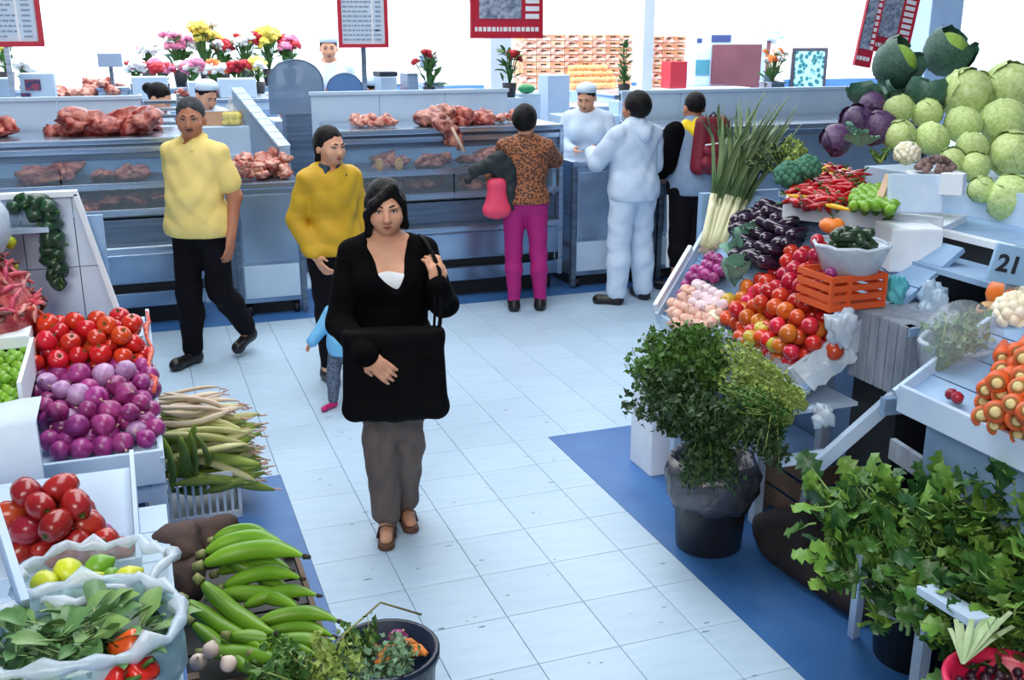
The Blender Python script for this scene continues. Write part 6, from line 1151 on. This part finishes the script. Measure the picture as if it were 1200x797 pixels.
# greens in plastic
cG = PC.hit(1115, 455, .0); gb = thing('plastic_bag', 'clear plastic bag of green onions beside the carrots', 'bag', cG+Vector((.06, .06, .0)))
q = MB().sph((.03, .02, .11), (.14, .10, .135), 22); q.v = [(x*(1+.08*math.sin(9*z*10+x*30)), y*(1+.06*math.sin(y*50+z*40)), z) for x, y, z in q.v]; q.build('skin', PLAST, gb, True, True)
herb('green onion tops pressed inside the plastic bag', cG+Vector((.04, .1, .02)), cG+Vector((.10, .06, .20)), .09, 26, 14, .03, HG[3], HS, 81); herb('lettuce-like greens above the plastic bag', at(1130, 400, 3.25), at(1128, 380, 3.3), .11, 26, 16, .034, HG[1], HS, 82, start=.2); herb('dark greens right of the lettuce-like bunch', at(1152, 398, 3.2), at(1155, 380, 3.25), .07, 16, 12, .03, HG[0], HS, 83, start=.2)
bb = at(1128, 408, 3.22); bl = thing('plastic_bag', 'open clear bag rim around the lettuce-like greens', 'bag', bb-Vector((0, 0, .10))); MB().lathe([(.05, 0), (.10, .03), (.125, .09), (.13, .12), (.122, .12), (.09, .035), (.01, .01)], 24, wob=lambda a, z: 1+.05*math.sin(5*a)).build('skin', PLAST, bl, True, True); MB().tube([(.128*(1+.05*math.sin(5*k*.2618))*math.cos(k*.2618), .128*(1+.05*math.sin(5*k*.2618))*math.sin(k*.2618), .12) for k in range(25)], .009, 6).build('rolled_rim', PLASTW, bl, True, True)
o = mk_tomato('papaya', OP, .062, .95); o.location = at(1178, 346, 3.4); tag(o, 'round orange squash above the cauliflowers', 'squash'); knob_head('cauliflower', 'cream cauliflower at the right edge under the orange squash', at(1190, 382, 3.2), .075, CAUL, CLF, 5, 'cauliflower', 6, .8); knob_head('cauliflower', 'small pale cauliflower at the right edge beside the squash', at(1206, 352, 3.35), .05, CAUL, CLF, 4, 'cauliflower', 7, .8); PO = mat('tan_potato', (206, 164, 120), (180, 136, 96), rough=.7, scale=12); o = mk_tomato('potato', PO, .045, .8, False); o.location = at(1160, 366, 3.35); tag(o, 'tan potato left of the cream cauliflower', 'potato')
tag(box('squash_block', (2.50, 1.9, .95), (2.74, 2.60, 1.10), PAINT2), 'painted block under the squash and cauliflowers', 'block')
# ---------------------------------------------------------------- herb bin
bp_ = onz(820, 640, 0); bp_ = Vector((2.10, 3.33, 0)); bn = thing('black_bin', 'black plastic bin lined with a bag under the big herb heap', 'bin', bp_); BPL = mat('black_plastic', (24, 24, 28), (34, 34, 40), rough=.35, scale=4); BAGB = mat('black_bag', (46, 46, 54), (84, 86, 96), rough=.25, scale=10, bump=.9, bscale=18, spec=.7)
MB().lathe([(.125, 0), (.135, .01), (.158, .34), (.165, .36), (.152, .36), (.13, .02), (.01, .02)], 28).build('shell', BPL, bn, True, True); MB().lathe([(.163, .20), (.185, .25), (.19, .34), (.172, .40), (.150, .39), (.140, .30)], 36, wob=lambda a, z: 1+.05*math.sin(7*a+z*20)+.03*math.sin(15*a-z*40)).build('bag_lining', BAGB, bn, True, True)
def hat(x, y, d): return at(x, y, d)
HB = [('curly dark parsley bunch at the upper left of the herb heap', (800, 500, 3.95), (775, 400, 4.02), .15, HG[1], 1, 46, 24, .034), ('dark parsley bunch at the left of the herb heap', (810, 520, 3.9), (772, 445, 3.95), .17, HG[0], 2, 46, 24, .034), ('leafy parsley bunch at the top of the herb heap', (830, 470, 3.9), (820, 405, 3.98), .15, HG[1], 3, 46, 24, .032), ('dark hanging parsley in the front of the herb heap', (835, 540, 3.76), (830, 470, 3.74), .17, HG[0], 4, 46, 24, .034), ('feathery yellow-green dill bunch at the right of the herb heap', (945, 490, 3.62), (855, 425, 3.80), .11, HG[2], 5, 60, 18, .022), ('feathery dill bunch below the yellow-green one', (930, 505, 3.64), (850, 470, 3.72), .11, HG[1], 6, 50, 20, .022), ('dark dill hanging over the right side of the bin', (905, 480, 3.68), (880, 540, 3.66), .12, HG[0], 7, 40, 20, .028), ('dark herbs hanging inside the bin', (830, 500, 3.76), (835, 575, 3.74), .13, HG[0], 8, 40, 22, .03)]
for lab, b, t, s_, m, sd, ns_, nl_, ls in HB: herb(lab, hat(b[0], b[1]-12, b[2]), hat(t[0], t[1]-14, t[2]), s_, ns_, int(nl_*1.9), ls, m, HS if 'dill' in lab else HG[1], 90+sd, start=.12)
tag(crumple('bag_scrap', 'white crumpled plastic at the end of the dill stems', at(965, 488, 3.66), (.05, .05, .055), PLASTW, 7), 'white crumpled plastic at the end of the dill stems', 'plastic'); MB_ = MB(); MB_.b2((2.14, 2.88, .735), (2.42, 3.2, .75)); world_mesh('herb_board', MB_, PAINT, 'painted board under the dill stems', 'board')
# wooden crate on the floor and dark sacks
wc = thing('wooden_crate', 'brown wooden crate in the shade under the right stall', 'crate', (2.72, 3.35, 0))
for i in range(3): MB().b2((2.50, 3.20, .05+.10*i), (2.95, 3.212, .13+.10*i)).build('slat', WOODB, wc); MB().b2((2.50, 3.212, .05+.10*i), (2.512, 3.55, .13+.10*i)).build('slat', WOODB, wc)
for x, y in ((2.505, 3.205), (2.93, 3.215), (2.51, 3.54)): MB().b2((x, y, 0), (x+.03, y+.03, .36)).build('corner_post', WOODB, wc)
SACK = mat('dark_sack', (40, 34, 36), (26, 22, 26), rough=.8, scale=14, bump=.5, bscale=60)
q = SDF(); q.ell((2.42, 3.02, .06), (.20, .36, .10)); q.ell((2.40, 2.75, .05), (.14, .22, .08)); q.noise = folds(.012, 3, .8); q.cut((0, 0, .002), (0, 0, -1)); o = mkobj('dark_sack', q.mesh('sack', .016, [SACK]), None); tag(o, 'flattened dark sack on the blue floor under the right stall', 'sack')
MB().b2((2.6, 2.55, 0), (3.2, 3.1, .7)); tag(box('shade_crate', (2.78, 2.3, 0), (3.0, 3.15, .72), WOODB), 'dark brown crate deep under the right stall', 'crate'); wbm = MB().bar(at(1045, 525, 3.4), at(1105, 565, 3.15), .02, .07); world_mesh('loose_plank', wbm, WOODG, 'loose grey plank in the shade above the chard', 'plank')
# ---------------------------------------------------------------- chard in the bottom right corner
CHM = [mat('chard_a', (42, 84, 38), (74, 116, 50), rough=.4, scale=9, rnd=.25, bump=.3, bscale=30), mat('chard_b', (78, 126, 48), (122, 160, 70), rough=.4, scale=9, rnd=.2, bump=.3, bscale=30), mat('chard_c', (26, 62, 34), (52, 94, 48), rough=.4, scale=9, rnd=.25, bump=.3, bscale=30)]; CST = mat('chard_stem', (128, 164, 92), rough=.45)
def lobed_leaf(name, L, W, m, bend, ruf, petm):
    prof = [(0, .08), (.10, .60), (.22, .34), (.36, .95), (.50, .52), (.62, 1.0), (.76, .50), (.86, .62), (1, .04)]; q = MB(); vs = []; n = len(prof)
    for i, (t, wd) in enumerate(prof):
        z = L*bend*math.sin(t*1.6)
        for k, u in enumerate((-1, -.45, 0, .45, 1)): vs.append((L*(t+.5+(.06 if abs(u) == 1 else 0)), u*W*wd/2, z+abs(u)*W*.12+ruf*L*math.sin(i*2.1+k*1.7)*abs(u)))
    q.add(vs, [(i*5+k, (i+1)*5+k, (i+1)*5+k+1, i*5+k+1) for i in range(n-1) for k in range(4)]); q.tube([(0, 0, -.003), (L*.3, 0, 0), (L*1.0, 0, L*bend*.7)], [W*.05, W*.045, W*.015], 5, mi=1); return q.mesh(name, [m, petm], True)
chl = [lobed_leaf('leaf', .12, .115, m, b_, .07, CST) for m, b_ in ((CHM[0], .5), (CHM[1], .35), (CHM[2], .6), (CHM[0], -.3), (CHM[1], .7))]
chs = [(985, 590, 3.25), (1010, 630, 3.15), (1035, 585, 3.2), (1060, 630, 3.05), (1090, 590, 3.05), (1110, 645, 2.95), (1140, 600, 2.95), (1165, 650, 2.85), (1190, 600, 2.85), (1195, 690, 2.7), (1150, 700, 2.8), (1075, 670, 3.0), (1215, 640, 2.75), (1180, 740, 2.7), (1210, 560, 2.85)]
for i, (x, y, d) in enumerate(chs):
    p = at(x, y, d); o = thing('chard_bunch', 'bunch of green celery-like leaves in the bottom right corner', 'greens', p-Vector((0, 0, .10)), 'leafy bunches in the bottom right corner')
    for k in range(44):
        a = rr.uniform(0, 6.283); l = mkobj('leaf', rr.choice(chl), o); t = rr.random(); l.location = (.07*t*math.cos(a), .07*t*math.sin(a), -.05+.17*rr.random()); l.rotation_euler = (rr.uniform(-.8, .8), rr.uniform(-1.1, .7), a+rr.uniform(-.4, .4)); s_ = rr.uniform(.45, .85); l.scale = (s_,)*3
    q = MB()
    for k in range(5): a = k*1.26; q.tube([(.025*math.cos(a), .025*math.sin(a), -.10), (.02*math.cos(a), .02*math.sin(a), -.02), (.045*math.cos(a), .045*math.sin(a), .08)], [.007, .006, .003], 5)
    q.build('stalks', CST, o, True, True)
for i, o in enumerate(sorted([o for o in COL.objects if o.name.startswith('chard_bunch')], key=lambda o: proj(o.location)[0])): o['label'] = 'bunch of lobed green leaves at the bottom right, ' + ('leftmost one' if i == 0 else ORD[i] + ' from the left')
cr = thing('greens_rack', 'pale rack holding the leafy bunches at the bottom right', 'rack', (2.2, 2.3, 0)); lp0 = onz(1000, 745, 0); MB().bar((lp0.x, lp0.y, 0), at(1012, 645, 3.1), .035, .028, upv=(0, 1, 0), bev=.003).build('leg', PAINT, cr); MB().bar(at(1085, 690, 2.85), at(1150, 730, 2.62), .06, .025, bev=.003).build('rail', PAINT, cr); MB().b2((2.12, 1.5, .42), (2.7, 2.5, .45)).build('shelf', WOODG, cr); MB().b2((2.66, 1.5, 0), (2.69, 2.5, .42)).build('added_dark_panel', WOODB, cr)  # dark panel at the back added to deepen the shade behind the leaves
bq = onz(1060, 775, 0); b2_ = thing('black_bin', 'low round black tub on the blue floor below the leafy bunches', 'tub', (bq.x+.05, bq.y+.02, 0)); MB().lathe([(.13, 0), (.15, .20), (.158, .20), (.156, .21), (.14, .205), (.12, .03), (.01, .03)], 30).build('shell', BPL, b2_, True, True); MB().tube([(.157*math.cos(k*.2618), .157*math.sin(k*.2618), .205) for k in range(25)], .005, 6).build('rim', WOODG, b2_, True, True)
# fan of leek tops and pink basin
fn = thing('leek_fan', 'fan of pale green leek tops above the pink basin', 'leek', at(1128, 778, 2.55))
for i in range(16):
    q = MB(); t = i/15; e = (at(1112+78*t+rr.uniform(-5, 5), 742-22*math.sin(t*3)+rr.uniform(-9, 9), 2.62)-fn.location)*rr.uniform(.75, 1.1)+Vector((0, 0, rr.uniform(-.02, .03))); s_ = Vector((0, 0, 0)); m_ = e*.55+Vector((0, 0, .012)); n_ = e.cross(Vector((0, 0, 1))).normalized(); q.add([s_-n_*.004, s_+n_*.004, m_-n_*.009, m_+Vector((0, 0, .004)), m_+n_*.009, e-n_*.006, e+n_*.006], [(0, 1, 3, 2), (1, 4, 3), (2, 3, 5), (3, 4, 6, 5)]); q.build('leaf', mat('leek_top', (140, 170, 120), (180, 200, 160), rough=.5, scale=12, rnd=.15), fn, True, True)
pk = at(1185, 806, 2.50); PK = mat('pink_plastic', (214, 40, 84), (196, 30, 70), rough=.35, scale=4); bs = thing('pink_basin', 'pink plastic basin cut off by the bottom right corner', 'basin', (pk.x, pk.y, pk.z-.12)); MB().lathe([(.10, 0), (.145, .11), (.152, .125), (.160, .12), (.160, .13), (.148, .135), (.138, .11), (.095, .012), (.01, .01)], 32).build('shell', PK, bs, True, True); 
bm_ = [MB().sph((0, 0, 0), .014, 8).mesh('berry', mat('dark_berries', (44, 28, 42), (70, 46, 60), rough=.4, scale=8, rnd=.25), True)]
for i in range(60): a = i*2.4; t = .13*math.sqrt((i+.5)/60); o = mkobj('dark_berry', bm_[0]); o.location = Vector((pk.x, pk.y, pk.z-.035))+Vector((t*math.cos(a), t*math.sin(a), rr.uniform(0, .012))); tag(o, 'dark berry in the pink basin', 'berry', 'berries in the pink basin')
tag(box('basin_block', (pk.x-.13, pk.y-.13, 0), (pk.x+.16, pk.y+.13, pk.z-.12), BPL, bev=.01), 'dark block under the pink basin', 'block')
# ================================================================ PEOPLE
BLK = mat('black_knit', (5, 5, 7), (11, 11, 13), rough=.95, scale=30, spec=.08); TAUPE = mat('taupe_trousers', (112, 100, 96), (92, 82, 80), rough=.85, scale=5, stretch=(4, 4, 1)); WHT = mat('white_cotton', (232, 236, 240), rough=.8); YPOLO = mat('yellow_polo', (240, 216, 134), (230, 204, 120), rough=.85, scale=6); YJ = mat('yellow_jacket', (206, 164, 28), (188, 146, 22), rough=.7, scale=6); DARK = mat('dark_trousers', (12, 10, 15), (20, 17, 24), spec=.15, rough=.85, scale=8); SHOEB = mat('black_shoe', (20, 18, 20), rough=.4); MAG = mat('magenta_trousers', (176, 20, 118), (160, 14, 104), rough=.7, scale=6); SPOT = mat('spotted_blouse', (48, 32, 30), (164, 98, 60), rough=.7, scale=62, kind='voronoi', sharp=.3); WHC = mat('white_coat', (206, 222, 240), (190, 210, 232), rough=.8, scale=5); WTR = mat('white_sweats', (204, 220, 240), (188, 206, 230), rough=.85, scale=5); GREYV = mat('grey_vest', (140, 160, 186), (120, 142, 170), rough=.8, scale=6); YH = mat('yellow_hood', (240, 206, 30), rough=.7); MAR = mat('maroon_pack', (128, 16, 44), (100, 12, 34), rough=.6, scale=5); SAND = mat('brown_sandal', (96, 62, 46), rough=.6); TEALC = mat('teal_collar', (36, 62, 84), rough=.8); LBL = mat('light_blue_jacket', (96, 176, 226), (130, 196, 236), rough=.6, scale=5); NAVYP = mat('patterned_navy', (46, 58, 78), (110, 124, 146), rough=.8, scale=60, sharp=.5); PINKS = mat('pink_shoe', (196, 24, 106), rough=.4); PINKB = mat('pink_bag', (232, 70, 104), (220, 58, 92), rough=.5, scale=4); CAPW = mat('white_cap', (206, 224, 240), rough=.8); SOLE = mat('pale_sole', (226, 226, 226), rough=.6)
# --- woman in the foreground
wl = onz(466, 614, 0)
root, J, h, add = person('woman in loose black top with black shoulder bag standing in the aisle', (wl.x, wl.y, 0), R(-14), 1.51, dict(vox=.0058, skin=SK1, girth=.98, belly=.25, bust=.8, head=(6, 2, -2), hair='bob', finger=.0092,
    armR=dict(el=(-.212, -.10, 1.00), wr=(-.10, -.350, .935), hd=(.72, -.10, -.66), pn=(.1, .9, -.2), curl=.30, thumb=-1), armL=dict(el=(.235, -.02, 1.05), wr=(.205, -.165, 1.165), hd=(-.10, .1, 1), pn=(-.5, .85, 0), curl=.9, thumb=-1),
    legR=dict(kn=(-.062, -.03, .46), an=(-.045, -.07, .085), toe=(-.05, -.21, .028)), legL=dict(kn=(.055, .02, .46), an=(.032, .07, .085), toe=(.06, -.06, .028)),
    top=dict(mat=BLK, name='black_top', loose=.020, sleeve='long', cuff=.020, hem=.74, neck='wide', fold=.007, skirt=.010), pants=dict(mat=TAUPE, loose=.006, flare=.026, upto=.97, fold=.014)))
q = SDF(); g = .98; q.ell((0, 0, 1.18), (.152*g+.012, .115, .165), k=.05)
for s_ in (-1, 1): q.ell((s_*.072*g, -.085, 1.165), (.068, .062, .068), k=.05)
q.cut((0, -.1, 1.222), (0, -.35, .94)); q.cut((0, 0, 1.02), (0, 0, -1)); add('white_undershirt', q, [WHT])
for k in 'LR':
    j = J[k]; q = SDF(); q.cone(j['an']+np.array((0, .03, -.072)), j['toe']+np.array((0, -.015, -.022)), .040, .038, k=.03); q.cut((0, 0, .026 if k == 'L' else .026), (0, 0, 1)); q.cut((0, 0, .001), (0, 0, -1)); so_ = add('sandal', q, [SAND]); t_ = j['toe']; a_ = j['an']; m_ = (t_*.65+a_*.35)
    MB().tube([m_+np.array((-.042, 0, -.03)), m_+np.array((-.03, 0, .02)), m_+np.array((.0, -.01, .034)), m_+np.array((.03, 0, .02)), m_+np.array((.042, 0, -.03))], .008, 6, flat=.5).build('strap', SAND, so_, True, True)
# shoulder bag
def wpt(p): c, s = math.cos(R(-14)), math.sin(R(-14)); return Vector((wl.x+p[0]*c-p[1]*s, wl.y+p[0]*s+p[1]*c, p[2]))
bag = thing('shoulder_bag', 'large black fabric bag hanging in front of the woman in black', 'bag', wpt((.010, -.245, .585)), None, R(-14)); BAGM = mat('black_bag_cloth', (5, 5, 7), (10, 10, 12), rough=.8, spec=.12, scale=14, bump=.2)
q = SDF(); 
for x in (-.155, .165):
    for z in (.045, .34): q.cone((x*1.0+(0.0 if z < .1 else -.012*np.sign(x)), 0, z), (0, 0, z), .045, .052, k=.02)
for x in (-.16, -.08, 0, .08, .165): q.cone((x, -.005, .05), (x*.95, .0, .345), .045, .040, k=.03)
q.ell((.0, 0, .2), (.17, .05, .17), k=.03); q.cut((0, 0, .372), (0, 0, 1)); o = mkobj('pouch', q.mesh('pouch', .008, [BAGM]), bag)
MB().bar((-.17, -.046, .25), (.17, -.046, .25), .006, .012).build('flap_seam', BAGM, bag, local=True)
MB().tube([(.175, -.01, .33), (.19, .03, .42), (.195, .075, .52), (.19, .085, .58), (.165, .13, .64), (.138, .19, .680), (.122, .25, .690), (.118, .30, .665)], .012, 8, flat=.4).build('strap', BAGM, bag, True, True); MB().tube([(.160, .02, .34), (.168, .03, .45), (.172, .07, .55)], .008, 6, flat=.4).build('strap', BAGM, bag, True, True)
# --- man in yellow polo
ml = onz(248, 424, 0)
root, J, h, add = person('grey-haired man in yellow polo shirt and dark trousers walking left', (ml.x, ml.y, 0), R(-42), 1.69, dict(vox=.0085, skin=SK2, girth=1.06, belly=.5, head=(4, 30, 0), hair='short', hairmat=HAIRG, moustache=True,
    armL=dict(el=(.225, .06, 1.03), wr=(.235, -.02, .80)), armR=dict(el=(-.19, .07, 1.03), wr=(-.16, .05, .80)),
    legR=dict(kn=(-.085, -.05, .46), an=(-.085, -.06, .085), toe=(-.09, -.21, .028)), legL=dict(kn=(.085, .03, .45), an=(.09, .26, .16), toe=(.095, .15, .055)),
    top=dict(mat=YPOLO, name='polo_shirt', loose=.02, sleeve='short', hem=.80, neck='collar', fold=.009, collarmat=YPOLO, cuff=.022, skirt=.022), pants=dict(mat=DARK, loose=.012, flare=.022, upto=.96, fold=.006), shoe=dict(mat=SHOEB)))
# --- girl in yellow jacket
gl = onz(380, 446, 0)
person('young woman in mustard yellow jacket and dark trousers beside the cabinet', (gl.x+.10, gl.y, 0), R(12), 1.55, dict(vox=.0085, skin=SK1, girth=.90, bust=0, head=(6, 14, 0), hair='back',
    armR=dict(el=(-.215, .04, 1.03), wr=(-.16, -.10, .84), curl=.6), armL=dict(el=(.20, .03, 1.03), wr=(.2, -.06, .80)), legR=dict(kn=(-.08, -.02, .46), an=(-.07, .02, .085), toe=(-.09, -.12, .028)),
    top=dict(mat=YJ, name='yellow_jacket', loose=.028, sleeve='long', cuff=.018, hem=.83, neck='round', fold=.012, skirt=.012, collarmat=TEALC), pants=dict(mat=DARK, loose=.008, upto=.95), shoe=dict(mat=SHOEB, top=.12)))
# --- small child
kl = onz(405, 476, 0)
person('small child in light blue jacket and pink shoes behind the woman in black', (kl.x, kl.y, 0), R(-50), .69, dict(vox=.012, skin=SK1, girth=1.15, headscale=1.35, hair='short', armR=dict(el=(-.27, -.08, 1.06), wr=(-.34, -.2, .90)), legR=dict(kn=(-.10, -.10, .46), an=(-.10, -.13, .10), toe=(-.11, -.30, .035)), legL=dict(kn=(.09, .05, .46), an=(.09, .16, .10), toe=(.1, .02, .035)),
    top=dict(mat=LBL, name='jacket', loose=.05, sleeve='long', hem=.74, neck='high'), pants=dict(mat=NAVYP, loose=.03, upto=.92), shoe=dict(mat=PINKS)))
# --- woman in spotted blouse
sl = onz(622, 362, 0)
root, J, h, add = person('woman in brown spotted blouse and magenta trousers at the counter', (sl.x-.05, sl.y, 0), R(160), 1.56, dict(vox=.0085, skin=SK1, girth=1.0, bust=.5, head=(-4, -18, 0), hair='afro', face=True,
    armR=dict(el=(-.235, -.20, 1.16), wr=(-.14, -.46, 1.10), curl=.5), armL=dict(el=(.24, -.06, 1.05), wr=(.18, -.25, 1.0), curl=.8), legR=dict(kn=(-.105, 0, .46), an=(-.12, .0, .085), toe=(-.14, -.14, .028)), legL=dict(kn=(.09, .0, .46), an=(.085, .03, .085), toe=(.10, -.12, .028)),
    top=dict(mat=SPOT, name='spotted_blouse', loose=.028, sleeve='long', hem=.86, neck='round', fold=.008), pants=dict(mat=MAG, loose=.006, flare=.012, upto=.96, fold=.004), shoe=dict(mat=SHOEB, top=.03)))
bp2 = ony(577, 252, sl.y+.02); pb2 = thing('handbag', 'pink handbag at the elbow of the woman in spotted blouse', 'bag', (bp2.x, bp2.y-.10, bp2.z), None, R(-10))
q = SDF(); q.cone((-.055, 0, .05), (.055, 0, .05), .05, .05); q.cone((-.035, 0, .24), (.035, 0, .24), .035, .035); q.cone((0, 0, .04), (0, 0, .25), .055, .035); q.cone((-.05, 0, .06), (-.03, 0, .25), .045, .03); q.cone((.05, 0, .06), (.03, 0, .25), .045, .03); mkobj('pouch', q.mesh('pouch', .009, [PINKB]), pb2); MB().tube([(-.04, 0, .25), (-.02, .02, .36), (.06, .04, .40), (.05, .0, .26)], .007, 6).build('handle', SHOEB, pb2, True, True)
jk = ony(590, 210, sl.y); q = SDF(); DG_ = mat('dark_jacket', (26, 34, 38), (40, 50, 54), rough=.8, scale=8)
P_ = lambda x, y, d: np.array(ony(x, y, sl.y-d)); q.cone(P_(556, 200, .06), P_(585, 186, .05), .035, .05); q.cone(P_(585, 186, .03), P_(600, 195, .0), .05, .06); q.cone(P_(593, 195, .04), P_(596, 240, .05), .06, .045); q.cone(P_(556, 200, .06), P_(549, 211, .06), .034, .026); q.ell(P_(598, 214, .05), (.055, .05, .15)); q.ell(P_(585, 200, .06), (.06, .04, .07)); q.ell(P_(569, 198, .05), (.06, .04, .04)); q.noise = folds(.014, 3, 1.6); o = mkobj('dark_jacket', q.mesh('dark_jacket', .01, [DG_])); tag(o, 'dark jacket slung over the arm of the woman in spotted blouse', 'jacket')
# --- person in white tracksuit
tl = onz(737, 352, 0)
root, J, h, add = person('person in white hooded tracksuit with back turned at the counter', (tl.x, tl.y, 0), R(192), 1.64, dict(vox=.0085, skin=SK2, girth=1.08, belly=.2, head=(-2, 8, 0), hair='afro',
    armL=dict(el=(.25, -.12, 1.08), wr=(.16, -.30, 1.12), curl=.7), armR=dict(el=(-.24, -.05, 1.04), wr=(-.16, -.24, 1.0), curl=.6), legR=dict(kn=(-.11, -.02, .46), an=(-.12, .02, .085), toe=(-.15, -.12, .028)), legL=dict(kn=(.12, -.0, .46), an=(.15, .03, .085), toe=(.26, -.05, .028)),
    top=dict(mat=WTR, name='hooded_top', loose=.034, sleeve='long', hem=.80, neck='high', hood=WTR, fold=.009), pants=dict(mat=WTR, loose=.022, flare=.036, upto=.98, fold=.009), shoe=dict(mat=SHOEB)))
ph = ony(739, 145, tl.y+.25); tag(MB().box(ph, (.035, .02, .085), (.2, .3, .4), bev=.006).build('phone', SHOEB), 'dark phone held up by the person in white', 'phone')
# --- person with backpack
bl_ = onz(803, 340, 0)
root, J, h, add = person('person in grey vest and black shorts wearing a maroon backpack', (bl_.x, bl_.y, 0), R(176), 1.62, dict(vox=.0085, skin=SK2, girth=1.05, head=(4, 0, 0), hair='short', armL=dict(el=(.235, .02, 1.05), wr=(.18, -.15, .95)), armR=dict(el=(-.235, .0, 1.05), wr=(-.18, -.16, .96)), legL=dict(kn=(.09, 0, .46), an=(.095, .01, .085), toe=(.19, -.10, .028)),
    top=dict(mat=GREYV, name='grey_vest', loose=.03, sleeve='short', hem=.80, neck='high', hood=YH, fold=.005), pants=dict(mat=DARK, name='shorts', loose=.028, flare=.03, upto=.55, stripe=WHT), shoe=dict(mat=SHOEB)))
for k in 'LR':
    q = SDF(); j = J[k]; q.cone(j['sh'], j['el'], .094, .086); q.cone(j['el'], j['wr'], .080, .05); q.noise = folds(.004, 1); add('black_sleeve', q, [BLK])
bpk = thing('backpack', 'maroon backpack on the back of the person in grey vest', 'backpack', (bl_.x+.06, bl_.y-.19, .98), None, R(-6)); q = SDF()
for x in (-.1, 0, .1): q.cone((x, 0, .07), (x*.8, .01, .40), .07, .06)
mkobj('main_pouch', q.mesh('main_pouch', .009, [MAR]), bpk); q = SDF(); q.cone((-.07, -.07, .10), (.07, -.07, .10), .05, .05); q.cone((-.06, -.07, .20), (.06, -.07, .20), .045, .045); o = mkobj('front_pocket', q.mesh('front_pocket', .009, [MAR]), bpk); MB().tube([(-.10, -.10, .245), (0, -.125, .26), (.10, -.10, .245)], .006, 6).build('zip', WHT, o, True, True); MB().sph((.05, -.115, .17), (.035, .012, .03), 10).build('badge', mat('pink_badge', (230, 130, 150), rough=.5), o, True, True); MB().tube([(-.03, .0, .45), (0, -.01, .49), (.03, 0, .45)], .008, 6).build('grab_loop', SHOEB, bpk, True, True)
for s_ in (-1, 1): MB().tube([(s_*.08, .06, .43), (s_*.12, .14, .42), (s_*.13, .30, .34), (s_*.14, .32, .2), (s_*.14, .16, .08)], .016, 6, flat=.4).build('shoulder_strap', SHOEB, bpk, True, True)
# --- vendors
def cap(add, h, m, brim=True):
    q = SDF(); q.ell(h((0, .018, 1.545)), (.092, .106, .065)); q.cut(h((0, 0, 1.522)), (0, 0, -1)); add('cap', q, [m])
def vendor(label, pxh, pyh, Y, rz, hd, hair='short', capm=CAPW, arms=None, H=1.6, vox=.011):
    hp_ = ony(pxh, pyh, Y); zt_ = hp_.z  # head centre height
    z0 = 0; Hh = H; d = dict(vox=vox, skin=SK1, girth=1.05, bust=.5, head=hd, hair=hair, top=dict(mat=WHC, name='white_coat', loose=.03, sleeve='long', hem=.62, neck='round'), pants=dict(mat=WHC, loose=.02), shoe=dict(mat=SHOEB))
    if arms: d.update(arms)
    r_, J, h, add = person(label, (hp_.x, Y, 0), R(rz), zt_/1.48*1.6, d)
    if capm: cap(add, h, capm)
    return r_
vendor('vendor in white coat and cap serving the customers', 689, 112, 8.62, -30, (22, -10, 0), arms=dict(armR=dict(el=(-.23, -.05, 1.06), wr=(-.10, -.26, 1.02)), armL=dict(el=(.23, -.06, 1.06), wr=(.16, -.3, 1.02))), vox=.0095)
vendor('dark-haired vendor with bun bending behind the left case', 180, 112, 9.3, 60, (30, 0, 0), hair='bun', capm=None); vendor('vendor in white cap partly hidden behind the man in yellow', 237, 108, 9.5, 20, (30, 10, 0)); vendor('far vendor in white cap and coat below the price list', 385, 55, 12.6, -10, (10, 0, 0)); vendor('vendor whose head shows right of the small blue screen', 433, 103, 10.3, 40, (25, 0, 0))
